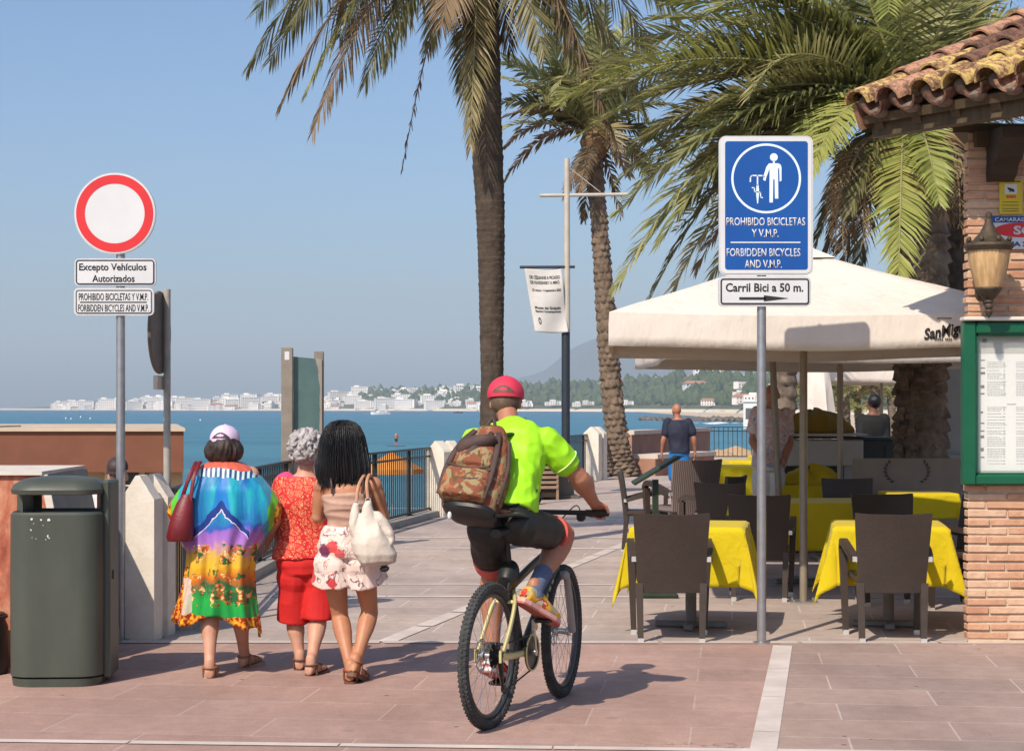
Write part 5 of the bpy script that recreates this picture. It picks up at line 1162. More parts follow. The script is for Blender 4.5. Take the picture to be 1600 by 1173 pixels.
def rand_fronds(t, org, cr, rs, count, mats, Lr, az=(0, 360), el=(-30, 75), leaf=.5, n=44, droop=.9, **kw):
    """fronds round the crown in directions the photo shows less of; direction range in degrees"""
    for i in range(count):
        a = R(rs.uniform(*az)); e = R(rs.uniform(*el)); L = rs.uniform(*Lr)
        d = V(math.cos(a) * math.cos(e), math.sin(a) * math.cos(e), math.sin(e)); out = V(math.cos(a), math.sin(a), 0)
        tip = cr + d * L * .75 + out * L * .2 - V(0, 0, L * droop * (.35 if e > 0 else .25) * rs.uniform(.6, 1.2))
        frond(t, org, [cr, cr + d * L * .40, cr + d * L * .75, tip], rs.choice(mats), rs.random() * 1e6, leaf, n, **kw)

# --- tall palm at the promenade edge behind the cyclist -------------------
D_ = 20.0; base = V((768 - 800) * D_ / F, D_, 0); t = thing('palm_tree', 'tall palm with dark slender trunk rising behind the cyclist, hanging fronds at the top', 'palm', base)
tp = [base, P(769, 640, D_), P(768, 480, D_), P(766, 330, D_), P(757, 160, D_), P(750, 0, D_), P(752, -120, D_)]
trunk(t, base, tp, [(0, .16), (.22, .125), (.4, .145), (.55, .165), (.75, .20), (1, .23)], TRUNK_DK, 13, 9, .055, 2, up=1)
CR = P(753, -135, D_); d0 = lambda x, y, dd=0: P(x, y, D_ + dd)
for i, (tip, m_, lift, L, rg, dr) in enumerate((
    ((388, 104, -.6), OLIVEL, .30, .46, .12, .5), ((436, 168, .3), DRYL, .28, .40, .15, .6), ((422, 95, .6), OLIVEL, .33, .5, .1, .5), ((487, 210, -.4), DRYL, .28, .40, .12, .7),
    ((478, 142, .7), GREENL, .30, .46, .15, .6), ((568, 136, -.5), OLIVEL, .24, .44, .1, .6), ((600, 100, .6), GREENL, .24, .44, .12, .6), ((627, 272, .2), DRYL, .24, .12, .62, .8),
    ((735, 232, -.5), OLIVEL, .10, .34, .08, .8), ((722, 150, .4), OLIVEL, .10, .36, .1, .7), ((690, 40, -.8), DRYL, .16, .4, .12, .6), ((668, 75, 1.0), GREENL, .16, .44, .12, .6),
    ((798, 80, .4), DRYL, .12, .36, .2, .8), ((850, 85, -.8), OLIVEL, .2, .42, .15, .6), ((905, 110, -.4), OLIVEL, .24, .46, .1, .6), ((880, 45, 1.), GREENL, .24, .46, .1, .5),
    ((1010, 180, -.4), OLIVEL, .26, .46, .12, .6), ((975, 262, .2), DRYL, .24, .32, .3, .8), ((1035, 110, .5), OLIVEL, .28, .46, .12, .6), ((1060, 30, -.3), GREENL, .3, .5, .12, .5), ((955, 210, -.7), DRYL, .24, .4, .2, .7),
    ((400, 20, 1.2), GREENL, .34, .5, .1, .5), ((455, 40, -1.2), OLIVEL, .34, .5, .1, .5), ((530, 60, 1.2), OLIVEL, .30, .5, .1, .5))):
    frond(t, base, arc(CR, d0(*tip), lift), m_, 100 + i, L * 1.3, 84, droop=dr, ragged=rg * .5 if rg < .4 else rg, w=.036, sweep=1.15, vfold=-.05)
rs = random.Random(5); rand_fronds(t, base, CR, rs, 26, [GREENL, GREENL, OLIVEL], (2.2, 3.0), el=(5, 85), leaf=.5, n=36)
rand_fronds(t, base, CR, rs, 8, [OLIVEL, DRYL], (1.8, 2.5), az=(30, 150), el=(-35, 5), leaf=.4, n=36)

# --- leaning palm by the lamp post ----------------------------------------
b0 = G(972, 744); D_ = b0.y; t = thing('palm_tree', 'leaning palm with a scaly brown trunk right of the lamp post', 'palm', b0)
tp = [b0, P(965, 690, D_), P(955, 600, D_), P(947, 500, D_), P(940, 400, D_), P(933, 310, D_), P(927, 225, D_)]
trunk(t, b0, tp, [(0, .40), (.06, .30), (.2, .245), (.5, .22), (.75, .185), (1, .20)], TRUNK_BR, 6.5, 9, .24, 4)
CR = P(930, 212, D_); mb = MB(); mb.lathe(CR - b0 + V(0, 0, -.25), [(.18, -.30), (.30, -.1), (.36, .1), (.24, .4), (.1, .6)], 20); obj('crown_base', mb, M('crown_fibre', (.24, .15, .07), (.12, .07, .035), 9, .9, bump=.8), t)
d0 = lambda x, y, dd=0: P(x, y, D_ + dd)
for i, (tip, m_, lift, L, rg, dr) in enumerate((
    ((790, 97, 0), GREENL, .10, .6, .1, .4), ((786, 88, .8), GREENL, .14, .6, .1, .4), ((778, 120, -.8), GREENL, .10, .6, .1, .4), ((779, 160, 0), OLIVEL, .16, .5, .15, .5), ((782, 185, -.7), DRYL, .22, .45, .2, .6), ((787, 232, .5), DRYL, .3, .4, .2, .7), ((789, 282, -.4), DRYL, .32, .36, .2, .8),
    ((884, 310, -.4), DRYL, .12, .4, .2, .9), ((912, 345, .3), DRYL, .10, .34, .3, .9), ((905, 300, -.8), DRYL, .12, .36, .25, .9), ((868, 25, 0), GREENL, .05, .6, .1, .3), ((905, 8, .5), GREENL, .03, .6, .1, .3), ((945, 5, -.4), GREENL, .03, .6, .1, .3), ((850, 60, -1), GREENL, .07, .6, .1, .3), ((835, 75, 1), GREENL, .1, .6, .1, .4),
    ((985, 25, .3), GREENL, .06, .6, .1, .3), ((1030, 60, -.4), GREENL, .12, .6, .1, .4), ((1085, 108, .5), GREENL, .16, .6, .1, .4), ((1050, 165, -.7), OLIVEL, .18, .55, .1, .5), ((1055, 240, 0), OLIVEL, .28, .5, .15, .6), ((1015, 270, .6), DRYL, .26, .45, .2, .7), ((985, 275, -.5), DRYL, .22, .4, .2, .8), ((970, 340, .2), DRYL, .2, .3, .35, .9), ((1010, 210, .8), OLIVEL, .2, .5, .15, .5))):
    frond(t, b0, arc(CR, d0(*tip), lift), m_, 200 + i, L * 1.2, 64, droop=dr, ragged=rg, w=.07, rach=.03, sweep=.85)
rs = random.Random(6); rand_fronds(t, b0, CR, rs, 22, [GREENL, GREENL, OLIVEL], (2.1, 2.9), el=(5, 85), leaf=.6, n=40, w=.055)

# --- big palms over the terrace -------------------------------------------
D_ = 19.0; b0 = V((1442 - 800) * D_ / F, 19.2, 0); t = thing('palm_tree', 'big palm with broad shaggy trunk and wide green crown over the terrace umbrellas', 'palm', b0)
tp = [b0, P(1440, 700, 19.2), P(1438, 560, 19.2), P(1440, 400, 19.2), P(1432, 290, 19.2), P(1425, 210, 19.2)]
trunk(t, b0, tp, [(0, .30), (.2, .27), (.5, .265), (.7, .29), (.85, .36), (1, .32)], TRUNK_GR, 7.5, 11, .20, 9)
st = MB(); rs = random.Random(31)        # chipped leaf stubs on the lit side of the trunk
for i in range(190):
    z = rs.uniform(.7, 3.6); a = R(rs.uniform(195, 345)); r_ = .262; p = V(-.02 + math.cos(a) * r_, math.sin(a) * r_, z); d = V(math.cos(a), math.sin(a), .9).normalized(); s = V(-math.sin(a), math.cos(a), 0); w_, h_ = rs.uniform(.035, .065), rs.uniform(.03, .08)
    st.add([p - s * w_, p + s * w_, p + s * w_ * .7 + d * h_, p - s * w_ * .7 + d * h_, p - s * w_ * .8 + V(0, 0, h_ * 1.5), p + s * w_ * .8 + V(0, 0, h_ * 1.5)], [(0, 1, 2, 3), (3, 2, 5, 4), (0, 3, 4), (1, 5, 2)])
obj('leaf_stubs', st, TRUNK_LT, t, smooth=False)
CR = P(1415, 165, 18.9); d0 = lambda x, y, dd=0: P(x, y, D_ + dd)
mb = MB(); mb.lathe(CR - b0 + V(.05, .1, -.3), [(.36, -.7), (.46, -.3), (.45, .1), (.32, .45), (.12, .7)], 22); obj('crown_base', mb, _mats['crown_fibre'], t)
for i, (tip, m_, lift, L, rg, dr) in enumerate((
    ((1022, 28, -.6), GREENL, .13, .56, .06, .3), ((1040, 5, .6), GREENL, .16, .56, .06, .3), ((1120, -60, 0), GREENL, .14, .56, .06, .3), ((985, 62, .9), GREENL, .15, .52, .06, .35), ((868, 158, -.9), FRESHL, .17, .48, .08, .35), ((905, 118, .2), GREENL, .17, .5, .06, .35), ((945, 185, -.3), GREENL, .17, .50, .08, .4), ((905, 212, .4), GREENL, .2, .5, .08, .4),
    ((985, 232, .6), GREENL, .19, .50, .08, .45), ((962, 335, -.5), GREENL, .24, .50, .06, .5), ((968, 280, .4), OLIVEL, .22, .50, .08, .5), ((963, 448, -.2), GREENL, .34, .52, .06, .6), ((1014, 470, .5), OLIVEL, .34, .46, .08, .6), ((1030, 380, -.8), GREENL, .30, .5, .06, .55), ((1062, 330, .7), OLIVEL, .26, .5, .06, .55), ((1085, 425, 1.0), DRYL, .3, .4, .15, .7), ((1110, 440, -.2), OLIVEL, .32, .46, .08, .6), ((1000, 395, .1), GREENL, .28, .5, .06, .5), ((1055, 250, -.9), GREENL, .2, .52, .06, .4), ((1090, 180, -.8), GREENL, .16, .52, .06, .4), ((1000, 150, .8), GREENL, .15, .52, .06, .35), ((1060, 95, .2), GREENL, .14, .55, .06, .3),
    ((1215, 300, -1.0), FRESHL, .30, .44, .06, .55), ((1190, 395, .4), OLIVEL, .34, .46, .08, .6),
    ((1404, 447, -1.5), FRESHL, .22, .42, .03, .45), ((1468, 318, -1.55), FRESHL, .18, .34, .03, .4), ((1330, 330, -1.0), OLIVEL, .22, .4, .15, .7), ((1285, 420, .3), DRYL, .26, .4, .15, .8), ((1310, 445, .6), DRYL, .24, .4, .15, .8), ((1340, 430, 1.2), OLIVEL, .24, .4, .15, .8), ((1275, 380, 1.), OLIVEL, .24, .42, .1, .7),
    ((1240, -70, .5), GREENL, .08, .52, .06, .3), ((1300, -140, -.4), GREENL, .05, .52, .06, .3), ((1370, -170, .4), GREENL, .03, .52, .06, .3), ((1440, -170, -.3), GREENL, .03, .52, .06, .3), ((1520, -120, .5), GREENL, .06, .52, .06, .3), ((1590, 20, 0), GREENL, .14, .52, .06, .35), ((1600, -60, .6), GREENL, .1, .52, .06, .3), ((1640, 70, -.5), GREENL, .2, .52, .06, .4), ((1560, 85, .9), FRESHL, .22, .48, .06, .5), ((1620, 190, .9), OLIVEL, .26, .48, .06, .5), ((1180, -20, -.5), GREENL, .12, .54, .06, .3), ((1210, 40, 1.0), GREENL, .12, .54, .06, .35))):
    frond(t, b0, arc(CR, d0(*tip), lift), m_, 300 + i, L * 1.15, 78, droop=dr, ragged=rg, w=.042, rach=.026, sweep=.9)
    if tip[0] < 1240 and i % 2 == 0:       # a neighbour of each, the crown is dense on this side
        r2 = random.Random(700 + i); t2 = (tip[0] + r2.uniform(10, 75), tip[1] + r2.uniform(-45, 45), tip[2] + r2.uniform(-.8, .8))
        frond(t, b0, arc(CR, d0(*t2), lift * r2.uniform(.8, 1.15)), r2.choice((m_, GREENL, FRESHL, OLIVEL)), 760 + i, L * 1.1, 70, droop=dr, ragged=rg, w=.040, rach=.024, sweep=.85)
rs = random.Random(8); rand_fronds(t, b0, CR, rs, 12, [GREENL, GREENL, FRESHL], (2.3, 3.1), el=(15, 85), leaf=.56, n=48)
rand_fronds(t, b0, CR, rs, 7, [GREENL, OLIVEL], (2.0, 2.8), az=(30, 150), el=(-25, 30), leaf=.5, n=40)
for i in range(26):           # dead leaf bases and hanging dry fronds round the neck of the crown
    a = R(rs.uniform(0, 360)); q = CR + V(math.cos(a) * .3, math.sin(a) * .3, -.35); o = V(math.cos(a), math.sin(a), 0); L = rs.uniform(.7, 1.35)
    frond(t, b0, [q, q + o * L * .45 + V(0, 0, .05), q + o * L * .65 - V(0, 0, L * .5), q + o * L * .6 - V(0, 0, L)], DRYL, 900 + i, .22, 26, name='dry_frond', ragged=.3, droop=1, rach=.03, bare=.3)
b1 = V((1470 - 800) * 21.6 / F, 21.6, 0); t = thing('palm_tree', 'second big palm trunk right behind the broad one, against the kiosk', 'palm', b1)
trunk(t, b1, [b1, P(1474, 560, 21.6), P(1482, 400, 21.6), P(1484, 260, 21.6), P(1482, 120, 21.6)], [(0, .30), (.3, .24), (.8, .24), (1, .3)], TRUNK_DK, 8, 9, .2, 19)
CR = P(1482, 100, 21.6); rs = random.Random(18); rand_fronds(t, b1, CR, rs, 30, [GREENL, GREENL, OLIVEL, FRESHL], (2.0, 2.9), el=(0, 85), leaf=.5, n=40)
rand_fronds(t, b1, CR, rs, 10, [OLIVEL, DRYL], (1.6, 2.3), el=(-60, -15), leaf=.4, n=36)
# --- palms farther along the beach ----------------------------------------
def far_palm(px, D, h, r, label, seed, nf=26, Lr=(1.8, 2.6), tm=TRUNK_GR, leaf=.5, w=.06):
    b = V((px - 800) * D / F, D, -.0 if D < 54 else -3.4); t = thing('palm_tree', label, 'palm', b, 0, 'palms farther along the beach'); rs = random.Random(seed); top = b + V(rs.uniform(-.3, .3), 0, h)
    trunk(t, b, [b, b.lerp(top, .5) + V(.1, 0, 0), top], [(0, r * 1.25), (.2, r), (1, r * .9)], tm, 4.5, 8, .22, seed, n=28)
    rand_fronds(t, b, top, rs, nf, [GREENL, OLIVEL, OLIVEL], Lr, el=(-35, 80), leaf=leaf, n=24, w=w)
far_palm(1222, 34, 6.2, .24, 'palm trunk with rough bark between the sign pole and the umbrella pole', 3)
for i, (px, D, h) in enumerate(((1262, 92, 6.2), (1290, 104, 5.6), (1318, 98, 6.4), (1345, 110, 5.8), (1368, 96, 6.6), (1395, 108, 6))):
    far_palm(px, D, h, .25, 'dry looking palm in the row behind the folded umbrella', 40 + i, 22, (1.8, 2.6), leaf=.7, w=.1)
# ------------------------------------------------------------------ people: bodies grown from overlapping tapered shapes welded into one skin
def skin_mat(name, c, red=(.9, .75, .7)):
    k = NT(name); f = k.noise(9, 5, .6)
    k.col(k.ramp(f, [(.3, tuple(a * b for a, b in zip(c, red))), (.7, c)])); k.set(.5, 0, .35)
    k.b.inputs['Subsurface Weight'].default_value = .12; k.b.inputs['Subsurface Radius'].default_value = (.012, .005, .003); k.b.inputs['Subsurface Scale'].default_value = .6
    k.bump(k.noise(60, 4), .08, .004); return k.m
SKIN_PALE = skin_mat('skin_pale', (.52, .30, .21)); SKIN_TAN = skin_mat('skin_tan', (.43, .21, .115)); SKIN_RED = skin_mat('skin_sunburnt', (.38, .18, .11)); SKIN_DARK = skin_mat('skin_dark', (.05, .03, .02))
FEM = [(-.06, .10, .085), (.0, .150, .115), (.12, .172, .128), (.25, .158, .115), (.42, .122, .092), (.55, .128, .098), (.70, .146, .112), (.84, .152, .100), (.93, .125, .080), (1.0, .058, .056)]
MAL = [(-.06, .09, .085), (.0, .142, .115), (.12, .160, .122), (.25, .155, .115), (.42, .148, .108), (.55, .155, .112), (.70, .178, .122), (.84, .190, .112), (.93, .150, .085), (1.0, .066, .062)]
def ringat(c, rv, fv, rx, ry, n=22, sq=2.3):
    out = []
    for i in range(n):
        a = 2 * math.pi * i / n; ca, sa = math.cos(a), math.sin(a); q = (abs(ca) ** sq + abs(sa) ** sq) ** (-1 / sq)
        out.append(c + rv * rx * ca * q + fv * ry * sa * q)
    return out
class Pose:
    def __init__(s, org, sc, prof, **J): s.o = Vector(org); s.sc = sc; s.prof = prof; s.J = {k: (Vector(v) - s.o if not k.startswith('v_') else Vector(v).normalized()) for k, v in J.items()}
    def spine(s, t):
        J = s.J; p = [J['pelvis'], J['waist'], J['chest'], J['neck']]; k = [0, .40, .72, 1]
        if t <= 0: return p[0] + (p[0] - p[1]) * (-t)
        for i in range(3):
            if t <= k[i + 1]:
                return spline(p, 10)[min(30, int(round((i + (t - k[i]) / (k[i + 1] - k[i])) * 10)))]
        return p[3]
    def torso(s, mb, t0=-.06, t1=1.0, inf=0.0, wid=1.0, n=14, flare=None, twist=None):
        J = s.J; hx = (J['hipR'] - J['hipL']).normalized(); sx = (J['shoR'] - J['shoL']).normalized(); rings = []
        for i in range(n + 1):
            t = lerp(t0, t1, i / n); c = s.spine(t); ta = (s.spine(min(t + .04, 1)) - s.spine(t - .04)).normalized(); rv = hx.lerp(sx, max(0, min(1, t))); rv = (rv - ta * rv.dot(ta)).normalized(); fv = ta.cross(rv)
            w = interp(t, [(a, b) for a, b, _ in s.prof]) * s.sc * wid + inf; d = interp(t, [(a, b) for a, _, b in s.prof]) * s.sc + inf
            if flare: w += flare * max(0, 1 - i / n * 1.0); d += flare * .7 * max(0, 1 - i / n)
            rings.append(ringat(c, rv, fv, w, d))
        mb.loft(rings)
    def limb(s, mb, a, b, r0, r1, bulge=0, inf=0, at=.3, f0=0, f1=1, n=12, rnd_=True):
        A, B = s.J[a] if isinstance(a, str) else a, s.J[b] if isinstance(b, str) else b; P0, P1 = A.lerp(B, f0), A.lerp(B, f1); pts, rad = [], []
        for i in range(7):
            q = lerp(f0, f1, i / 6); pts.append(A.lerp(B, q)); rad.append((lerp(r0, r1, q) + bulge * math.exp(-((q - at) / .22) ** 2)) * s.sc + inf)
        mb.tube(pts, rad, n, round_=rnd_)
    def head(s, mb, hair=False):
        J = s.J; m_ = frame(J['v_face'], J.get('v_up', (0, 0, 1))); c = J['head']; k_ = s.sc
        mb.ell(c + m_ @ V(0, .0, .015) * k_, (.074 * k_, .094 * k_, .098 * k_), m_); mb.ell(c + m_ @ V(0, .022, -.045) * k_, (.058 * k_, .068 * k_, .070 * k_), m_)
        mb.tube([c + m_ @ V(0, .088, .012) * k_, c + m_ @ V(0, .108, -.022) * k_], [.010 * k_, .016 * k_], 8, round_=True)
        for sx in (-1, 1):
            mb.ell(c + m_ @ V(sx * .076, -.004, -.01) * k_, (.010 * k_, .020 * k_, .032 * k_), m_)
            mb.ell(c + m_ @ V(sx * .031, .082, .027) * k_, (.020 * k_, .012 * k_, .007 * k_), m_)
        mb.tube([c + m_ @ V(-.022, .088, -.056) * k_, c + m_ @ V(.022, .088, -.056) * k_], .008 * k_, 8, round_=True)
        mb.tube([s.J['neck'] - V(0, 0, .03 * k_), s.J['neck'].lerp(c, .45), c - V(0, 0, .05 * k_)], [.062 * k_, .053 * k_, .055 * k_], 14)
    def hand(s, mb, wr, d, palm, curl=.35, grip=False, k_=None):
        """wr wrist, d finger direction, palm normal; palm, four fingers of their own lengths, thumb from the side"""
        k_ = k_ or s.sc; d = Vector(d).normalized(); pn = Vector(palm).normalized(); sd = d.cross(pn).normalized(); w = s.J[wr] if isinstance(wr, str) else wr
        mb.loft([ringat(w + d * a * k_, sd, pn, b * k_, c * k_, 14) for a, b, c in ((-.02, .026, .022), (.02, .034, .019), (.06, .041, .017), (.09, .040, .014), (.098, .034, .010))])
        for i, (off, L) in enumerate(((-.030, .068), (-.010, .078), (.010, .073), (.029, .058))):
            p = w + d * .090 * k_ + sd * off * k_; cur = d.copy(); pts = [p - d * .012 * k_, p]; a = 0
            for q in (.45, .32, .23):
                a += curl * (1.5 if grip else 1) + i * .03; cur = (d * math.cos(a) + pn * math.sin(a)); p = p + cur * L * q * k_; pts.append(p)
            mb.tube(pts, [.0088 * k_, .0088 * k_, .0084 * k_, .0078 * k_, .0066 * k_], 8, round_=True)
        p = w + d * .025 * k_ - sd * .030 * k_; q = p + (d * .6 - sd * .7 + pn * .25).normalized() * .038 * k_; r_ = q + (d * .85 - sd * .15 + pn * (.3 + curl)).normalized() * .032 * k_
        mb.tube([w + d * .012 * k_ - sd * .012 * k_, p, q, r_], [.014 * k_, .013 * k_, .0105 * k_, .0085 * k_], 8, round_=True)
    def foot(s, mb, an, toe, lift=0.0, inf=0, k_=None, sole=None):
        """foot from heel to toe; an ankle joint, toe tip of the toes"""
        k_ = k_ or s.sc; A, T = s.J[an], s.J[toe]; d = (T - A); fl = Vector((d.x, d.y, d.z)); fl = (fl + V(0, 0, .075 * k_)).normalized() if False else (T - (A - V(0, 0, .07 * k_))).normalized()
        sd = fl.cross(V(0, 0, 1)).normalized(); up = sd.cross(fl); b = A - up * .045 * k_; L = (T - b).length
        st = ((-.055, .020, .022, -.002), (-.045, .030, .034, .004), (-.01, .034, .044, .016), (.05, .036, .036, .006), (.10, .042, .026, -.006), (.15, .046, .020, -.012), (.19, .038, .015, -.016), (.205, .022, .010, -.018))
        f = L / .205
        mb.loft([ringat(b + fl * a * f + up * z * k_, sd, up, w * k_ + inf, h * k_ + inf, 14) for a, w, h, z in st])
        if not inf: mb.tube([A + V(0, 0, .03 * k_), A - up * .02 * k_], [.036 * k_, .038 * k_], 12, round_=True)
        return b, fl, sd, up, L
    def body(s, voxel=.007, legs=True, arms=True, smooth=3, name='body', hands=True, feet=True, male=False):
        mb = MB(); J = s.J; s.torso(mb); s.head(mb); m_ = 1.1 if male else 1.0
        for q in 'LR':
            if 'elb' + q in J:
                mb.ell(J['sho' + q], (.056 * s.sc * m_,) * 3); s.limb(mb, 'sho' + q, 'elb' + q, .050 * m_, .037 * m_, .006 * m_, at=.4); s.limb(mb, 'elb' + q, 'wri' + q, .038 * m_, .025 * m_, .008 * m_, at=.22)
                if hands: s.hand(mb, 'wri' + q, J.get('v_hand' + q, (J['wri' + q] - J['elb' + q])), J.get('v_palm' + q, V(1 if q == 'L' else -1, 0, 0)), J.get('curl', V(0, 0, .35)).z if False else .35)
            if 'kne' + q in J:
                s.limb(mb, 'hip' + q, 'kne' + q, .088, .054, .004, at=.2); s.limb(mb, 'kne' + q, 'ank' + q, .052, .034, .014, at=.25)
                if feet: s.foot(mb, 'ank' + q, 'toe' + q)
        return melt(mb, name, voxel, smooth)

def sandal(parent, po, an, toe, q, mat_s, mat_t, thick=.022, name='sandal'):
    """sole under the foot, strap over the instep, strap round the ankle"""
    k_ = po.sc; A, T = po.J[an], po.J[toe]; fl = (T - (A - V(0, 0, .07 * k_))).normalized(); sd = fl.cross(V(0, 0, 1)).normalized(); up = sd.cross(fl); b = A - up * .045 * k_; L = (T - b).length; f = L / .205
    mb = MB(); out = []
    for a, w in ((-.065, .018), (-.055, .033), (-.02, .039), (.05, .038), (.11, .047), (.16, .051), (.20, .042), (.222, .020)): out.append((a, w))
    pl = [b + fl * a * f + sd * w * k_ - up * .030 * k_ for a, w in out] + [b + fl * a * f - sd * w * k_ - up * .030 * k_ for a, w in reversed(out)]
    mb.prism(pl, (0, 0, 0), -up * thick * k_); o = obj(name, mb, mat_s, parent, smooth=False)
    mb = MB()
    for a, w, h in ((.125, .049, .026), (.085, .045, .036)):
        mb.tube([b + fl * a * f + (sd * w * math.cos(x) + up * (h * math.sin(x) - .012)) * k_ for x in [math.pi * i / 8 for i in range(9)]], .008 * k_, 6, flat=(1, 1))
    c = A - up * .004; mb.tube([c + (sd * .043 * math.cos(x) + fl * .046 * math.sin(x)) * k_ for x in [math.pi * 2 * i / 12 for i in range(13)]], .0065 * k_, 6)
    for sx in (-1, 1): mb.tube([c + sd * sx * .043 * k_, b + fl * .0 + sd * sx * .040 * k_ - up * .03 * k_], .0065 * k_, 6)
    obj('strap', mb, mat_t, o); return o
TAN_SOLE = M('sandal_sole', (.42, .30, .20), (.30, .20, .13), 9, .7); TAN_STRAP = M('sandal_strap', (.30, .14, .07), (.22, .10, .05), 9, .6); BRN_SOLE = M('brown_sole', (.16, .075, .045), (.10, .045, .03), 9, .7); RUST = M('rust_strap', (.26, .075, .03), (.19, .05, .02), 9, .55); PALE_SOLE = M('pale_sole', (.62, .55, .46), (.5, .44, .36), 9, .7)

# --- woman in the printed kaftan -----------------------------------------
DB = 10.6; org = V((350 - 800) * DB / F, DB, 0); q = lambda x, y, d=0: P(x, y, DB + d)
pk = Pose(org, .93, FEM, pelvis=q(352, 868), waist=q(352, 810), chest=q(350, 765), neck=q(350, 727), head=q(351, 697, .02), v_face=(.1, 1, -.06), shoL=q(308, 742), shoR=q(392, 742), elbL=q(277, 805, .05), elbR=q(430, 808, .06), wriL=q(290, 850, .24), wriR=q(418, 848, .26),
          v_handL=(.2, .8, -.3), v_handR=(-.2, .8, -.3), hipL=q(330, 875), hipR=q(376, 875), kneL=q(328, 955, -.02), kneR=q(374, 950, .12), ankL=G(325, 1062) + V(0, .06, .075), toeL=G(325, 1062) + V(-.02, .22, .035), ankR=G(380, 1045) + V(0, .04, .08), toeR=G(380, 1045) + V(.07, .19, .035))
pt = thing('person', 'woman in rainbow printed kaftan and lilac cap, seen from behind', 'person', org)
body = link('body', pk.body(), SKIN_PALE, pt)
# kaftan: one wide loft, open silhouette by height
k = NT('kaftan_print'); wn_ = k.n('TexNoise'); wn_.inputs['Scale'].default_value = 7; wn_.inputs['Detail'].default_value = 4; k.l(k.co(), wn_.inputs['Vector'])
wv_ = k.n('VectorMath', operation='SUBTRACT'); k.l(wn_.outputs['Color'], wv_.inputs[0]); wv_.inputs[1].default_value = (.5, .5, .5)
ws_ = k.n('VectorMath', operation='MULTIPLY_ADD'); k.l(wv_.outputs[0], ws_.inputs[0]); ws_.inputs[1].default_value = (.075, 0, .11); k.l(k.co(), ws_.inputs[2])
x, y_, z = k.sep(ws_.outputs[0]); nz = k.noise(5, 6, .6, None, .4); nb = k.noise(16, 4, .6)
zz1 = k.math('ADD', z, k.math('MULTIPLY', k.math('SUBTRACT', nz, .5), .30)); ax_ = k.math('ABSOLUTE', k.math('SUBTRACT', x, .01))
base = k.ramp(k.math('MULTIPLY', zz1, .8), [(.24, (.30, .10, .02)), (.27, (.01, .26, .06)), (.36, (.01, .34, .05)), (.42, (.02, .12, .05)), (.46, (.50, .12, .01)), (.53, (.66, .40, .02)), (.585, (.60, .36, .05)), (.625, (.34, .15, .48)), (.68, (.27, .12, .46)), (.71, (.02, .09, .40)), (.78, (.01, .28, .42)), (.88, (.01, .36, .44)), (1, (.01, .20, .40))])
fold_strk = k.noise(8, 4, .6, k.map(scale=(1.6, 1.6, .16))); base = k.mix(k.math('MULTIPLY', k.ramp(fold_strk, [(.42, (0, 0, 0)), (.62, (1, 1, 1))]), k.math('MULTIPLY', k.math('GREATER_THAN', zz1, .93), .75)), base, (.004, .09, .36)); base = k.mix(k.math('MULTIPLY', k.ramp(fold_strk, [(.30, (1, 1, 1)), (.42, (0, 0, 0))]), k.math('MULTIPLY', k.math('GREATER_THAN', zz1, .93), .7)), base, (.04, .50, .48))  # shading of the folds painted into the upper print as blue and pale streaks
flower = k.ramp(nb, [(.42, (.02, .10, .03)), (.5, (.55, .10, .01)), (.56, (.75, .55, .25)), (.62, (.60, .30, .01))], 'CONSTANT')
fm = k.math('MULTIPLY', k.math('GREATER_THAN', k.noise(7, 5, .7), .53), k.math('MULTIPLY', k.math('LESS_THAN', z, .78), k.math('GREATER_THAN', z, .42)))
base = k.mix(k.math('MULTIPLY', fm, k.math('LESS_THAN', ax_, .20)), base, flower)
chev = k.math('ADD', z, k.math('MULTIPLY', ax_, 1.0)); cst = k.math('MULTIPLY', k.math('GREATER_THAN', chev, .985), k.math('LESS_THAN', chev, 1.03)); cw = k.math('MULTIPLY', k.math('GREATER_THAN', chev, .980), k.math('LESS_THAN', chev, .988)); lim = k.math('LESS_THAN', ax_, .165)
base = k.mix(k.math('MULTIPLY', cst, lim), base, (.006, .03, .20)); base = k.mix(k.math('MULTIPLY', cw, lim), base, (.60, .55, .65))
blu = k.math('MULTIPLY', k.math('LESS_THAN', k.math('ADD', k.math('MULTIPLY', ax_, 1.8), k.math('MULTIPLY', k.math('SUBTRACT', z, .98), .42)), .10), k.math('GREATER_THAN', chev, 1.03)); base = k.mix(k.math('MULTIPLY', blu, .8), base, (.005, .16, .52))
# sleeve ends: green then orange lattice towards the outer edge
edge = k.math('SUBTRACT', k.math('ADD', ax_, k.math('MULTIPLY', k.math('SUBTRACT', 1.08, z), .55)), .0)
sl_ = k.math('MULTIPLY', k.math('GREATER_THAN', z, .62), 1.0)
base = k.mix(k.math('MULTIPLY', sl_, k.math('GREATER_THAN', ax_, .235)), base, (.02, .26, .42)); base = k.mix(k.math('MULTIPLY', sl_, k.math('GREATER_THAN', ax_, .268)), base, (.10, .42, .03)); lat = k.ramp(k.noise(42, 2, .5), [(.45, (.28, .02, .005)), (.5, (.62, .24, .01)), (.6, (.66, .42, .02))], 'CONSTANT'); base = k.mix(k.math('MULTIPLY', sl_, k.math('GREATER_THAN', k.math('ADD', ax_, k.math('MULTIPLY', k.math('SUBTRACT', .95, z), .18)), .30)), base, lat)
lowe = k.math('MULTIPLY', k.math('LESS_THAN', z, .64), k.math('GREATER_THAN', ax_, .205)); base = k.mix(lowe, base, lat)
white = k.math('MULTIPLY', k.math('MULTIPLY', k.math('LESS_THAN', z, .58), k.math('LESS_THAN', x, -.165)), k.math('GREATER_THAN', x, -.215)); base = k.mix(k.math('MULTIPLY', white, .75), base, (.62, .50, .42))
base = k.mix(k.math('LESS_THAN', z, .368), base, lat)
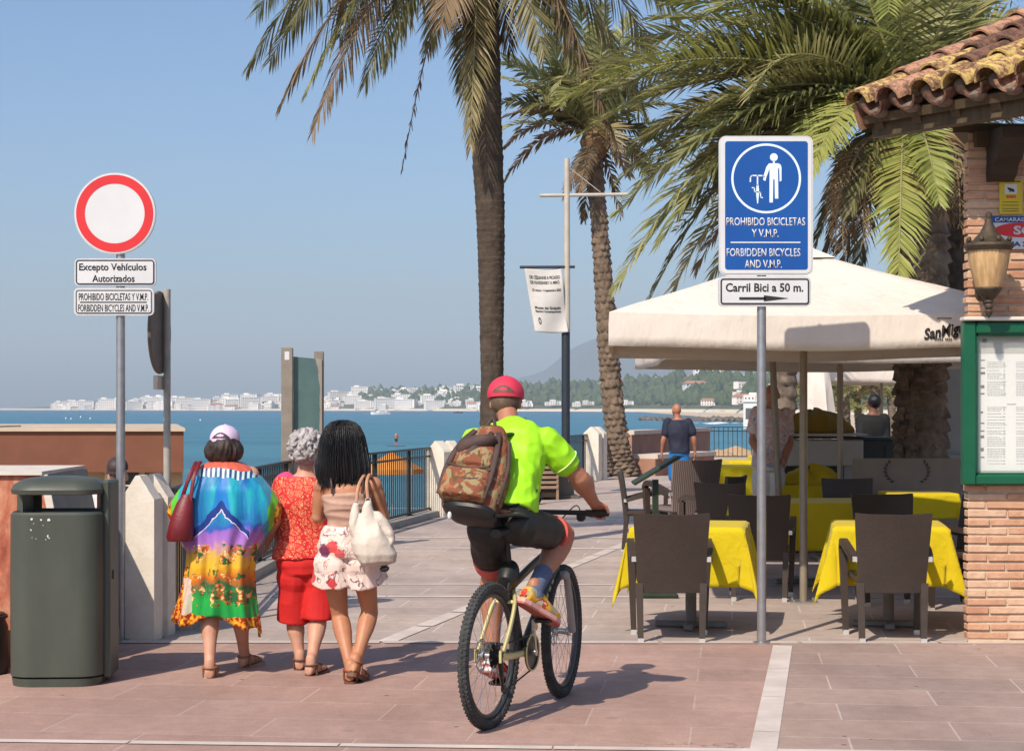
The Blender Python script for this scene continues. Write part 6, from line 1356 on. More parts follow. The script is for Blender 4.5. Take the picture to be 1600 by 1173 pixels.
yoke = k.math('GREATER_THAN', z, k.math('ADD', 1.172, k.math('MULTIPLY', ax_, .03))); wv = k.n('TexWave'); wv.inputs['Scale'].default_value = 11; k.l(k.co(), wv.inputs[0]); wv.wave_profile = 'TRI'
yk = k.mix(k.math('GREATER_THAN', wv.outputs['Fac'], .5), (.02, .05, .16), (.45, .62, .62)); base = k.mix(yoke, base, yk); base = k.mix(k.math('GREATER_THAN', z, 1.228), base, (.52, .10, .06))
k.col(base); k.set(.45, 0, .35, .1); k.bump(k.noise(7, 3, .5, k.map(scale=(1, 1, .22))), .5, .03); KAFTAN = k.m
mb = MB(); rings = []; ctr = lambda py: (P(351, py, DB) - org)
sil = [(719, 334, 368), (723, 322, 380), (731, 308, 396), (745, 296, 408), (765, 280, 424), (785, 267, 436), (800, 262, 438), (815, 268, 433), (835, 281, 416), (860, 293, 400), (885, 291, 398), (910, 286, 399), (935, 279, 402), (955, 273, 406), (968, 269, 408)]
dep = [(719, .07), (731, .115), (765, .155), (800, .165), (860, .17), (968, .165)]
for i in range(61):
    py = lerp(719, 968, (i / 60)); xl, xr_ = interp(py, [(a, b) for a, b, _ in sil]), interp(py, [(a, c) for a, _, c in sil]); ring = []
    f = (py - 719) / 249
    for j in range(96):
        a = 2 * math.pi * j / 96; ca, sa = math.cos(a), math.sin(a); hw = (xr_ - xl) / 2 * DB / F; cx = ((xl + xr_) / 2 - 800) * DB / F - org.x
        fold = 1 + (.05 + .15 * f) * (.5 * math.sin(a * 9 + 2.2 * f + 1) + .35 * math.sin(a * 17 - f * 3) + .5 * mnoise.noise(V(ca * 2, sa * 2, f * 1.5)))
        q_ = (abs(ca) ** 2.0 + abs(sa) ** 2.6) ** (-.42); zz0 = EYE - (py - HOR) * DB / F
        drop = -.10 * max(0, f - .55) / .45 * (max(0, ca) ** 3 * 1.0 + max(0, -ca) ** 3 * .25 - .12) - (.03 * math.sin(a * 5) * max(0, f - .8) / .2)
        sag = -.05 * max(0, f - .3) * 0
        ring.append(V(cx + hw * ca * q_ * (1 + (fold - 1) * .35), interp(py, dep) * sa * q_ * fold * (.95 if sa > 0 else 1.05) + .01, zz0 + drop))
    rings.append(ring)
mb.loft(rings, False); kf = obj('kaftan', mb, KAFTAN, pt, ang=180); sd = kf.modifiers.new('t', 'SOLIDIFY'); sd.thickness = .004
# hair bob and cap
HAIRB = M('hair_dark_brown', (.040, .024, .018), (.022, .013, .010), 30, .5, stretch=(1, 1, .2), bump=.5)
h = pk.J['head']; mb = MB(); mb.ell(h + V(0, -.02, -.012), (.105, .105, .082)); mb.ell(h + V(-.055, -.03, -.03), (.058, .075, .062)); mb.ell(h + V(.055, -.03, -.03), (.06, .075, .065)); mb.ell(h + V(0, -.05, -.045), (.085, .062, .055))
link('hair', melt(mb, 'hair', .007, 3, (.006, 30, (1, 1, .3))), HAIRB, pt)
LILAC = M('lilac_cotton', (.66, .52, .68), (.58, .45, .61), 12, .8, bump=.2)
def cap(po, mat, parent, gap_mat, sc=1.0, brim=True, tilt=0, back=True, up=0):
    h = po.J['head']; m_ = frame(po.J['v_face'], po.J.get('v_up', (0, 0, 1))) @ Matrix.Rotation(tilt, 3, 'X'); c = h + m_ @ V(0, .0, .040 + up) * po.sc; mb = MB(); rings = []; rx, ry, rz_ = .090 * po.sc * sc, .108 * po.sc * sc, .092 * po.sc * sc
    for i in range(10):
        th = lerp(-.22, 1.5, i / 9); ring = []
        for j in range(40):
            a = 2 * math.pi * j / 40; lift = .0
            if back and i == 0: lift = 0
            ring.append(c + m_ @ V(rx * math.cos(th) * math.cos(a) * (1 + .015 * math.cos(6 * a)), ry * math.cos(th) * math.sin(a), rz_ * math.sin(th)))
        rings.append(ring)
    mb.loft(rings); mb.ell(c + m_ @ V(0, 0, rz_), (.008, .008, .005))
    if brim:
        pts = [c + m_ @ V(rx * .98 * math.cos(a), ry * .95 * math.sin(a) , -rz_ * .2) for a in [R(30 + i * 10) for i in range(13)]]; pto = [c + m_ @ V(rx * .86 * math.cos(a), ry * .95 * math.sin(a) + .075 * po.sc, -rz_ * .2 - .012) for a in [R(30 + i * 10) for i in range(13)]]
        mb.loft([pts, pto], False, closed=False)
    o = obj('cap', mb, mat, parent, ang=60)
    if back:
        mb = MB(); n_ = 14; ar = []
        for i in range(n_):
            u = i / (n_ - 1); a = R(lerp(-128, -52, u)); zt = rz_ * (.02 + .36 * math.sin(math.pi * u)); r_ = math.sqrt(max(0, 1 - (zt / rz_) ** 2)) * 1.012; ar.append(c + m_ @ V(rx * math.cos(a) * r_, ry * math.sin(a) * r_, zt))
        lo = [c + m_ @ V(rx * math.cos(R(lerp(-128, -52, i / 13))) * 1.012, ry * math.sin(R(lerp(-128, -52, i / 13))) * 1.012, -rz_ * .02) for i in range(14)]
        mb.loft([lo, ar], False, closed=False); obj('cap_opening', mb, gap_mat, o, smooth=False)
    return o
cap(pk, LILAC, pt, M('cap_gap', (.06, .035, .05)), 1.06, tilt=R(-4))
for s_n, an, to in (('L', 'ankL', 'toeL'), ('R', 'ankR', 'toeR')): sandal(pt, pk, an, to, s_n, PALE_SOLE if s_n == 'L' else TAN_SOLE, TAN_STRAP, .03)
# red shoulder bag
DB2 = 10.42; b_o = P(284, 800, DB2); t = thing('shoulder_bag', 'dark red leather shoulder bag hanging at the kaftan woman\'s left side', 'bag', b_o)
BAGR = M('bag_red', (.17, .014, .018), (.11, .008, .012), 8, .45, bump=.3)
mb = MB(); pq = lambda x, y, d=0: P(x, y, DB2 + d) - b_o; rings = []
for py, a, b, dd in ((772, 285, 300, .02), (785, 276, 303, .04), (800, 270, 303, .06), (820, 264, 303, .075), (838, 260, 302, .075), (845, 262, 300, .06)):
    c = pq((a + b) / 2, py); rings.append(ringat(c, V(1, 0, 0), V(0, 1, 0), (b - a) / 2 * DB2 / F, dd, 18))
mb.loft(rings); obj('bag_body', mb, BAGR, t)
mb = MB(); pts = spline([pq(281, 790, .03), pq(292, 755, .0), pq(304, 727, .06), pq(308, 722, .16), pq(303, 730, .27), pq(291, 785, .20)]); mb.tube(pts, .012, 8, flat=(1, .5)); pts = spline([pq(297, 785, -.02), pq(303, 745, .0), pq(311, 724, .08), pq(313, 722, .16), pq(307, 735, .26), pq(296, 785, .17)]); mb.tube(pts, .011, 8, flat=(1, .5)); obj('strap', mb, BAGR, t)

# --- woman with curly grey hair -------------------------------------------
DB = 10.78; org = V((478 - 800) * DB / F, DB, 0); q = lambda x, y, d=0: P(x, y, DB + d)
pg = Pose(org, .90, [(a, b * 1.12, c * 1.1) for a, b, c in FEM], pelvis=q(480, 895), waist=q(478, 835), chest=q(476, 785), neck=q(477, 740), head=q(479, 706, .02), v_face=(.05, 1, -.08), shoL=q(444, 757), shoR=q(512, 757), elbL=q(428, 812, .03), elbR=q(528, 815, .04), wriL=q(436, 850, .18), wriR=q(524, 855, .18),
          v_handL=(.1, .7, -.5), v_handR=(-.1, .7, -.5), hipL=q(462, 902), hipR=q(500, 902), kneL=q(460, 968, .06), kneR=q(498, 966, .0), ankL=G(466, 1050) + V(0, .08, .075), toeL=G(466, 1050) + V(.0, .22, .03), ankR=G(484, 1058) + V(0, .06, .075), toeR=G(484, 1058) + V(.06, .21, .03))
pt = thing('person', 'woman with curly grey hair, red patterned top and red trousers', 'person', org)
link('body', pg.body(), SKIN_PALE, pt)
k = NT('red_paisley'); nz = k.noise(13, 3, .55, None, 2.2); vo = k.n('TexVoronoi', feature='DISTANCE_TO_EDGE'); vo.inputs['Scale'].default_value = 22; k.l(k.co(), vo.inputs[0])
pat = k.math('MULTIPLY', k.math('GREATER_THAN', k.math('SINE', k.math('MULTIPLY', nz, 60)), .35), k.math('GREATER_THAN', vo.outputs[0], .06)); where = k.math('GREATER_THAN', k.noise(4.5, 3), .44)
c = k.mix(k.math('MULTIPLY', pat, where), (.52, .014, .02), (.66, .30, .14)); c = k.mix(k.math('GREATER_THAN', k.sep()[2], 1.165), c, (.62, .05, .16)); k.col(c); k.set(.7, 0, .25, .1); REDP = k.m
mb = MB(); pg.torso(mb, .15, .985, .022, 1.05, flare=.012)
for s_ in 'LR': pg.limb(mb, 'sho' + s_, 'elb' + s_, .062, .055, 0, .012, f0=-.05, f1=.38)
link('top', melt(mb, 'top', .007, 4, (.005, 9, (1, 1, .45))), REDP, pt)
REDT = M('red_cotton', (.58, .018, .016), (.48, .012, .012), 5, .75, bump=.2)
mb = MB(); pg.torso(mb, -.05, .34, .012, 1.0)
for s_ in 'LR': mb.ell(pg.J['hip' + s_], (.115, .112, .12)); pg.limb(mb, 'hip' + s_, 'kne' + s_, .100, .104, 0, .010, f1=1.0, n=20, rnd_=False)
link('trousers', melt(mb, 'trousers', .007, 4, (.004, 8, (1, 1, .4))), REDT, pt)
HAIRG = M('hair_grey', (.48, .45, .44), (.20, .185, .185), 26, .65, bump=.8, bscale=90)
h = pg.J['head']; mb = MB(); rs = random.Random(3); mb.ell(h + V(0, -.012, .02), (.098, .108, .104)); 
for i in range(190):
    a, e = rs.uniform(0, 6.28), rs.uniform(-.6, 1.5); d = V(math.cos(a) * math.cos(e), math.sin(a) * math.cos(e), math.sin(e))
    if d.y > .55 and d.z < .5: continue
    mb.ell(h + V(0, -.012, .02) + V(d.x * .104, d.y * .112, d.z * .105), (rs.uniform(.012, .022), rs.uniform(.012, .022), rs.uniform(.014, .028)), nu=8, nv=6)
link('hair', melt(mb, 'hair', .0045, 3, (.007, 36)), HAIRG, pt)
for s_n, an, to in (('L', 'ankL', 'toeL'), ('R', 'ankR', 'toeR')): sandal(pt, pg, an, to, s_n, BRN_SOLE, BRN_SOLE, .022)

# --- young woman with long black hair -------------------------------------
DB = 10.36; org = V((545 - 800) * DB / F, DB, 0); q = lambda x, y, d=0: P(x, y, DB + d)
py_ = Pose(org, .90, FEM, pelvis=q(542, 868), waist=q(543, 822), chest=q(543, 785), neck=q(541, 742, .02), head=q(537, 695, .05), v_face=(-.1, 1, -.1), shoL=q(503, 760), shoR=q(584, 758), elbL=q(496, 808, .04), elbR=q(600, 806, .05), wriL=q(512, 800, .26), wriR=q(588, 815, .28),
          v_handL=(.2, .7, .1), v_handR=(-.2, .8, .1), hipL=q(521, 880), hipR=q(566, 880), kneL=q(531, 962, .10), kneR=q(578, 955, .12), ankL=G(545, 1072) + V(0, .10, .085), toeL=G(545, 1072) + V(.01, .25, .03), ankR=P(556, 1035, 10.30), toeR=P(572, 1062, 10.48))
pt = thing('person', 'young woman with long black hair, beige strap top and floral shorts', 'person', org)
link('body', py_.body(smooth=3), SKIN_TAN, pt)
CAMI = M('beige_knit', (.46, .29, .22), (.38, .235, .175), 9, .8, bump=.3)
mb = MB(); py_.torso(mb, .34, .80, .011, 1.0)
tm = melt(mb, 'top', .006, 3, (.006, 10, (.35, .35, 2.2))); tp_ = link('top', tm, CAMI, pt)
mb = MB()
for a, b in ((519, 516), (566, 570)): mb.tube(spline([q(a, 771, -.105) - org, q(a - .5 * (a - b), 752, -.085) - org, q(b, 741, -.01) - org, q(b, 752, .10) - org]), .0075, 6)
obj('strap', mb, M('dark_strap', (.045, .022, .02)), tp_)
k = NT('floral_shorts'); vo = k.n('TexVoronoi'); vo.inputs['Scale'].default_value = 8.5; vo.inputs['Randomness'].default_value = 1; k.l(k.co(), vo.inputs[0]); nz = k.noise(26, 3)
rr_ = k.math('ADD', vo.outputs['Distance'], k.math('MULTIPLY', nz, .35)); pick = k.n('SeparateColor'); k.l(vo.outputs['Color'], pick.inputs[0])
fc = k.ramp(pick.outputs[0], [(0, (.58, .06, .06)), (.38, (.02, .10, .20)), (.55, (.60, .10, .10)), (.78, (.66, .30, .25)), (.9, (.16, .03, .08))], 'CONSTANT'); c = k.mix(k.math('LESS_THAN', rr_, .50), (.70, .56, .50), fc)
wv = k.noise(9, 2, .5, None, 1.5); c = k.mix(k.math('MULTIPLY', k.math('LESS_THAN', k.math('ABSOLUTE', k.math('SUBTRACT', wv, .5)), .012), .8), c, (.10, .03, .05)); k.col(c); k.set(.55, 0, .3, .1); FLORAL = k.m
mb = MB(); py_.torso(mb, -.04, .40, .014, 1.02)
for s_ in 'LR': mb.ell(py_.J['hip' + s_], (.112, .112, .11)); py_.limb(mb, 'hip' + s_, 'kne' + s_, .100, .205, 0, .014, f0=-.1, f1=.33, n=24, rnd_=False)
link('shorts', melt(mb, 'shorts', .006, 3, (.007, 11, (1, 1, .3))), FLORAL, pt)
HAIRK = M('hair_black', (.012, .011, .012), (.005, .005, .006), 40, .35, stretch=(1, 1, .08), bump=.6, bscale=160)
mb = MB(); rings = []; h = py_.J['head']
for py, xl, xr_, d0_, d1_ in ((656, 531, 541, -.02, .02), (659, 520, 551, -.07, .06), (666, 512, 560, -.10, .08), (680, 505, 567, -.125, .09), (697, 501, 571, -.13, .08), (712, 499, 574, -.13, .04), (726, 497, 577, -.13, -.01), (738, 499, 577, -.125, -.035), (748, 503, 572, -.115, -.05)):
    c = q((xl + xr_) / 2, py, .05) - org; w = (xr_ - xl) / 2 * DB / F; ring = []
    for j in range(64):
        a = 2 * math.pi * j / 64; yy = (d0_ + d1_) / 2 + (d1_ - d0_) / 2 * math.sin(a); st = 1 + .02 * math.sin(a * 23 + py * .02) + .012 * math.sin(a * 41)
        ring.append(V(c.x + w * math.cos(a) * st, c.y + yy * st, c.z - (.02 * abs(math.sin(a * 9)) + .014 * math.sin(a * 29) if py > 730 else 0)))
    rings.append(ring)
mb.loft(rings); rs = random.Random(77); NR = len(rings)
for i in range(1100):
    j = rs.randrange(64); k0 = rs.choice((0, 1, 2, 3, 3, 4, 4)); end = NR - 1; cc = [sum((p for p in r_), Vector()) / 64 for r_ in rings]; off = rs.uniform(.0, .010); pts = []; dj = rs.uniform(-2.2, 2.2)
    for q_ in range(k0, NR):
        jj = int(j + dj * (q_ - k0) / NR) % 64; p = rings[q_][jj]; pts.append(p + (p - cc[q_]).normalized() * (off + .0015))
    tail = pts[-1] + V(rs.uniform(-.014, .014), rs.uniform(-.010, .008), -rs.uniform(.0, .05)); pts.append(tail)
    mb.tube(pts, [rs.uniform(.0010, .0021)] * (len(pts) - 2) + [.0014, .0004], 5, cap=False)
link('hair', mb.mesh('hair'), HAIRK, pt)
for s_n, an, to in (('L', 'ankL', 'toeL'), ('R', 'ankR', 'toeR')): sandal(pt, py_, an, to, s_n, BRN_SOLE, RUST, .026)
# her cream slouch bag
DB2 = 10.16; b_o = P(583, 830, DB2); t = thing('shoulder_bag', 'cream slouchy shoulder bag with metal rings hanging behind the black haired woman', 'bag', b_o)
CREAM = M('bag_cream', (.62, .55, .47), (.52, .46, .39), 7, .6, bump=.35); pq = lambda x, y, d=0: P(x, y, DB2 + d) - b_o
mb = MB(); rings = []
for py, xl, xr_, dd in ((803, 560, 584, .02), (815, 556, 592, .045), (830, 552, 602, .07), (848, 550, 612, .09), (865, 553, 619, .095), (877, 562, 617, .08), (882, 572, 606, .05)):
    rings.append(ringat(pq((xl + xr_) / 2, py), V(1, 0, 0), V(0, 1, 0), (xr_ - xl) / 2 * DB2 / F, dd, 24))
mb.loft(rings); mb.loft([ringat(pq(x, y), V(1, 0, 0), V(0, 1, 0), w * DB2 / F, d_, 14) for x, y, w, d_ in ((575, 783, 3.5, .012), (574, 792, 6, .02), (575, 806, 10, .035), (578, 825, 17, .06), (582, 850, 22, .07))]); mb.loft([ringat(pq(x, y), V(1, 0, 0), V(0, 1, 0), w * DB2 / F, d_, 14) for x, y, w, d_ in ((556, 787, 3, .012), (554, 800, 6, .025), (553, 818, 8, .035), (560, 836, 10, .05))])
mb.loft([ringat(pq(x, y), V(1, 0, 0), V(0, 1, 0), w * DB2 / F, d_, 14) for x, y, w, d_ in ((588, 800, 4, .015), (596, 812, 8, .025), (606, 832, 8, .03), (611, 841, 5, .02), (606, 850, 9, .05))])
link('bag_body', melt(mb, 'bag', .006, 4, (.008, 9, (1, 1, .5))), CREAM, t)
mb = MB(); STR = M('bag_strap_tan', (.50, .27, .17), (.42, .22, .13), 9, .5); mb.tube(spline([pq(575, 779), pq(573, 755, .02), pq(577, 742, .10), pq(580, 746, .2)]), .010, 8); mb.tube(spline([pq(557, 784), pq(560, 760, .02), pq(568, 744, .10), pq(572, 748, .2)]), .010, 8); obj('strap', mb, STR, t)
for x, y in ((575, 781), (557, 785)): mb = MB(); mb.torus(pq(x, y), (0, 1, 0), .014, .0035, 20, 6); obj('ring', mb, CAPM, t)
mb = MB(); mb.box(pq(601, 888), (.05, .08, .03), bev=.01); obj('phone_pouch', mb, BLACK_IRON, t)

# --- man in navy shirt at the far railing ---------------------------------
DB = 31.0; org = V((1060 - 800) * DB / F, DB, 0); q = lambda x, y, d=0: P(x, y, DB + d); gy = HOR + EYE * F / DB
pn_ = Pose(org, 1.02, MAL, pelvis=q(1061, 712), waist=q(1061, 694), chest=q(1060, 674), neck=q(1059, 654), head=q(1057, 641, .02), v_face=(-.35, 1, 0), shoL=q(1043, 661), shoR=q(1077, 661), elbL=q(1037, 686, -.03), elbR=q(1084, 685, -.03), wriL=q(1034, 707, .05), wriR=q(1086, 706, .05), v_handL=(0, .1, -1), v_handR=(0, .1, -1), hipL=q(1054, 716), hipR=q(1068, 716), kneL=q(1053, 748, .05), kneR=q(1069, 746, .1), ankL=q(1054, gy - 8, -.1), toeL=q(1052, gy - 3, .1), ankR=q(1068, gy - 8, .1), toeR=q(1070, gy - 3, .3))
pt = thing('person', 'bald sunburnt man in a navy polo shirt and bright blue shorts standing beyond the chairs', 'person', org)
link('body', pn_.body(.012, smooth=2, male=True), SKIN_RED, pt)
mb = MB(); pn_.torso(mb, .10, .985, .02)
for s_ in 'LR': pn_.limb(mb, 'sho' + s_, 'elb' + s_, .066, .06, 0, .012, f0=-.05, f1=.62)
link('shirt', melt(mb, 'shirt', .011, 3, (.008, 6, (1, 1, .5))), M('navy_cotton', (.018, .022, .045), (.012, .015, .032), 4, .8), pt)
mb = MB(); pn_.torso(mb, -.04, .22, .014)
for s_ in 'LR': pn_.limb(mb, 'hip' + s_, 'kne' + s_, .10, .085, 0, .012, f1=.9)
link('shorts', melt(mb, 'shorts', .012, 3), M('blue_shorts_cloth', (.01, .15, .42), (.008, .11, .34), 4, .7), pt)
for s_ in 'LR': mb = MB(); pn_.foot(mb, 'ank' + s_, 'toe' + s_, inf=.008); obj('shoe', mb, BLACK_IRON, pt)

# --- waiter-like man half behind the sign pole ----------------------------
DB = 19.3; org = V((1203 - 800) * DB / F, DB, 0); q = lambda x, y, d=0: P(x, y, DB + d); gy = HOR + EYE * F / DB
pw = Pose(org, 1.04, MAL, pelvis=q(1201, 735), waist=q(1202, 705), chest=q(1204, 670), neck=q(1205, 636), head=q(1206, 617, .0), v_face=(-.25, -1, -.05), shoR=q(1182, 648), shoL=q(1228, 650), elbR=q(1176, 688, -.05), elbL=q(1234, 690, 0), wriR=q(1187, 712, -.22), wriL=q(1226, 722, -.2), v_handR=(.4, -.8, .3), v_handL=(-.4, -.8, .1), hipR=q(1191, 742), hipL=q(1211, 742), kneR=q(1190, 800), kneL=q(1212, 800), ankR=q(1190, gy - 12), toeR=q(1188, gy - 4, -.2), ankL=q(1212, gy - 12), toeL=q(1214, gy - 4, -.2))
pt = thing('person', 'man in a pale pink patterned shirt standing half hidden by the sign pole', 'person', org)
link('body', pw.body(.010, smooth=2, male=True), SKIN_RED, pt)
k = NT('pink_print'); k.col(k.ramp(k.noise(16, 3), [(.4, (.62, .56, .54)), (.5, (.55, .30, .28)), (.58, (.66, .60, .58)), (.66, (.30, .30, .40))])); k.set(.8, 0, .2)
mb = MB(); pw.torso(mb, .10, .985, .02)
for s_ in 'LR': pw.limb(mb, 'sho' + s_, 'elb' + s_, .066, .06, 0, .012, f0=-.05, f1=.55)
link('shirt', melt(mb, 'shirt', .010, 3, (.006, 6, (1, 1, .5))), k.m, pt)
mb = MB(); pw.torso(mb, -.04, .22, .014)
for s_ in 'LR': pw.limb(mb, 'hip' + s_, 'kne' + s_, .10, .075, 0, .012); pw.limb(mb, 'kne' + s_, 'ank' + s_, .075, .065, 0, .01, f1=.95)
link('trousers', melt(mb, 'trousers', .012, 3), M('white_trousers_cloth', (.62, .60, .56), (.54, .52, .48), 4, .8), pt)
for s_ in 'LR': mb = MB(); pw.foot(mb, 'ank' + s_, 'toe' + s_, inf=.008); obj('shoe', mb, BLACK_IRON, pt)

# --- dark clothed person in the shade by the counter ----------------------
DB = 24.0; org = V((1364 - 800) * DB / F, DB, 0); q = lambda x, y, d=0: P(x, y, DB + d); gy = HOR + EYE * F / DB
ps = Pose(org, 1.0, MAL, pelvis=q(1364, 712), waist=q(1363, 694), chest=q(1363, 668), neck=q(1364, 646), head=q(1365, 630), v_face=(-.8, .6, -.15), shoR=q(1346, 656), shoL=q(1382, 656), elbR=q(1345, 684, -.1), elbL=q(1384, 686, -.05), wriR=q(1352, 700, -.3), wriL=q(1376, 702, -.3), v_handR=(.3, -.8, 0), v_handL=(-.3, -.8, 0), hipR=q(1356, 716), hipL=q(1372, 716), kneR=q(1356, 765), kneL=q(1372, 765), ankR=q(1356, gy - 10), toeR=q(1354, gy - 4, -.2), ankL=q(1372, gy - 10), toeL=q(1374, gy - 4, -.2))
pt = thing('person', 'waiter all in black standing in the shade behind the dark sideboard', 'person', org)
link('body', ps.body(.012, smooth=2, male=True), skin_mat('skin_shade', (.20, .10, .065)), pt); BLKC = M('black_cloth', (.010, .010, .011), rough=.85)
mb = MB(); ps.torso(mb, .08, .985, .02)
for s_ in 'LR': ps.limb(mb, 'sho' + s_, 'elb' + s_, .066, .055, 0, .012, f0=-.05, f1=1); ps.limb(mb, 'elb' + s_, 'wri' + s_, .055, .04, 0, .012, f1=.9)
link('shirt', melt(mb, 'shirt', .012, 3), BLKC, pt)
mb = MB(); ps.torso(mb, -.04, .22, .014)
for s_ in 'LR': ps.limb(mb, 'hip' + s_, 'kne' + s_, .10, .075, 0, .012); ps.limb(mb, 'kne' + s_, 'ank' + s_, .075, .065, 0, .01, f1=.95)
link('trousers', melt(mb, 'trousers', .012, 3), BLKC, pt)
mb = MB(); mb.ell(ps.J['head'] + V(.012, -.012, .028), (.094, .098, .098)); obj('hair', mb, HAIRK, pt)
for s_ in 'LR': mb = MB(); ps.foot(mb, 'ank' + s_, 'toe' + s_, inf=.008); obj('shoe', mb, BLACK_IRON, pt)

# --- person coming up the steps behind the sign pole ----------------------
DB = 14.2; org = V((187 - 800) * DB / F, DB, -.62); q = lambda x, y, d=0: P(x, y, DB + d)
ph = Pose(org, .98, MAL, pelvis=q(187, 876), waist=q(187, 836), chest=q(186, 800), neck=q(187, 768), head=q(184, 744, -.02), v_face=(-.05, -1, 0), shoR=q(155, 780), shoL=q(220, 780), elbR=q(150, 830), elbL=q(226, 830), wriR=q(155, 875, -.06), wriL=q(222, 875, -.06), v_handR=(0, -.2, -1), v_handL=(0, -.2, -1), hipR=q(174, 884), hipL=q(200, 884), kneR=q(174, 955, -.1), kneL=q(200, 955), ankR=q(174, 1050), toeR=q(174, 1058, -.2), ankL=q(200, 1050), toeL=q(200, 1058, -.2))
pt = thing('person', 'person in dark cap and pale jacket on the steps, half behind the sign pole', 'person', org)
link('body', ph.body(.009, smooth=2, male=True), SKIN_PALE, pt)
mb = MB(); ph.torso(mb, .10, .98, .022)
for s_ in 'LR': ph.limb(mb, 'sho' + s_, 'elb' + s_, .066, .055, 0, .014, f0=-.05, f1=1); ph.limb(mb, 'elb' + s_, 'wri' + s_, .055, .045, 0, .012, f1=.9)
link('jacket', melt(mb, 'jacket', .010, 3, (.006, 7)), M('pale_jacket_cloth', (.60, .57, .54), (.52, .49, .46), 4, .8), pt)
mb = MB(); c = ph.J['chest']; mb.loft([[c + V(-.05, -.16, .08), c + V(.05, -.16, .08), c + V(.05, -.10, .10), c + V(-.05, -.10, .10)], [c + V(-.02, -.165, -.2), c + V(.02, -.165, -.2), c + V(.02, -.12, -.2), c + V(-.02, -.12, -.2)]]); obj('shirt', mb, M('pink_shirt_cloth', (.58, .25, .23)), pt)
mb = MB(); ph.torso(mb, -.04, .22, .014)
for s_ in 'LR': ph.limb(mb, 'hip' + s_, 'kne' + s_, .10, .075, 0, .012); ph.limb(mb, 'kne' + s_, 'ank' + s_, .075, .065, 0, .01, f1=.95)
link('trousers', melt(mb, 'trousers', .012, 3), _mats['navy_cotton'], pt)
cap(ph, M('dark_cap_cloth', (.045, .028, .025)), pt, BLACK_IRON, .94, back=False, up=.035, tilt=R(-8))
mb = MB(); m_ = frame(ph.J['v_face'])
for sx in (-1, 1): mb.ell(ph.J['head'] + m_ @ V(sx * .031, .088, .014), (.012, .006, .006), nu=8, nv=6)
mb.ell(ph.J['head'] + m_ @ V(0, .092, -.056), (.022, .005, .005), nu=8, nv=6); obj('features', mb, M('dark_feature', (.07, .03, .025)), pt)
for s_ in 'LR': mb = MB(); ph.foot(mb, 'ank' + s_, 'toe' + s_, inf=.008); obj('shoe', mb, BLACK_IRON, pt)
mb = MB(); tread = V(org.x, org.y, 0)
for i in range(5): mb.box((-3.35, 12.55 + i * .42 + .2, -.16 - i * .165 - .45), (1.6, .42, .9))
tag(obj('beach_steps', mb, M('step_stone', (.45, .40, .34), (.36, .32, .27), 4, .85), smooth=False), kind='structure')
# paddleboard rider
pb = P(619, 690, gd(697, -3.6)); pt = thing('person', 'person standing on the paddleboard far out', 'person', G(619, 697, -3.6) + V(0, 0, .08))
mb = MB(); mb.tube([(-.12, 0, 0), (-.10, 0, .85)], [.07, .10], 8); mb.tube([(.12, 0, 0), (.10, 0, .85)], [.07, .10], 8); mb.tube([(0, 0, .8), (0, 0, 1.1), (0, 0, 1.4)], [.17, .15, .2], 10, round_=True); mb.ell((0, 0, 1.62), (.10, .11, .13)); mb.tube([(-.2, 0, 1.4), (-.34, .1, 1.1), (-.2, .3, .95)], [.06, .05, .04], 8); mb.tube([(.2, 0, 1.4), (.34, .1, 1.1), (.2, .3, .95)], [.06, .05, .04], 8)
link('body', melt(mb, 'body', .04, 2), SKIN_TAN, pt)
mb = MB(); mb.tube([(0, 0, .62), (0, 0, .98)], [.22, .19], 10); obj('shorts', mb, _mats['navy_cotton'], pt)
# ------------------------------------------------------------------ bicycle
BO = G(765, 1138); HD = R(21.5); fu = V(math.sin(HD), math.cos(HD), 0); fr = V(math.cos(HD), -math.sin(HD), 0); WR = .36
def B(u, r, z): return fu * u + fr * r + V(0, 0, z)            # local to the bicycle root
bk = thing('bicycle', 'pale khaki mountain bike ridden by the man in the neon green shirt', 'bicycle', BO)
KHAKI = M('frame_khaki', (.56, .50, .22), (.47, .42, .18), 8, .35, .1, .5, coat=.3); FDARK = M('frame_graphite', (.060, .062, .052), (.04, .042, .035), 8, .35, .2, .5); BLK = M('black_part', (.014, .014, .014), (.010, .010, .010), 12, .45); CHROME = M('bright_steel', (.55, .55, .54), (.45, .45, .44), 12, .25, .9)
k = NT('tyre_rubber'); vo = k.n('TexVoronoi'); vo.inputs['Scale'].default_value = 90; k.l(k.co(), vo.inputs[0]); k.col(k.ramp(k.noise(14, 5), [(.3, (.035, .037, .037)), (.7, (.062, .064, .062))])); k.set(.85, 0, .3); k.bump(vo.outputs['Distance'], .9, .006); TYRE = k.m
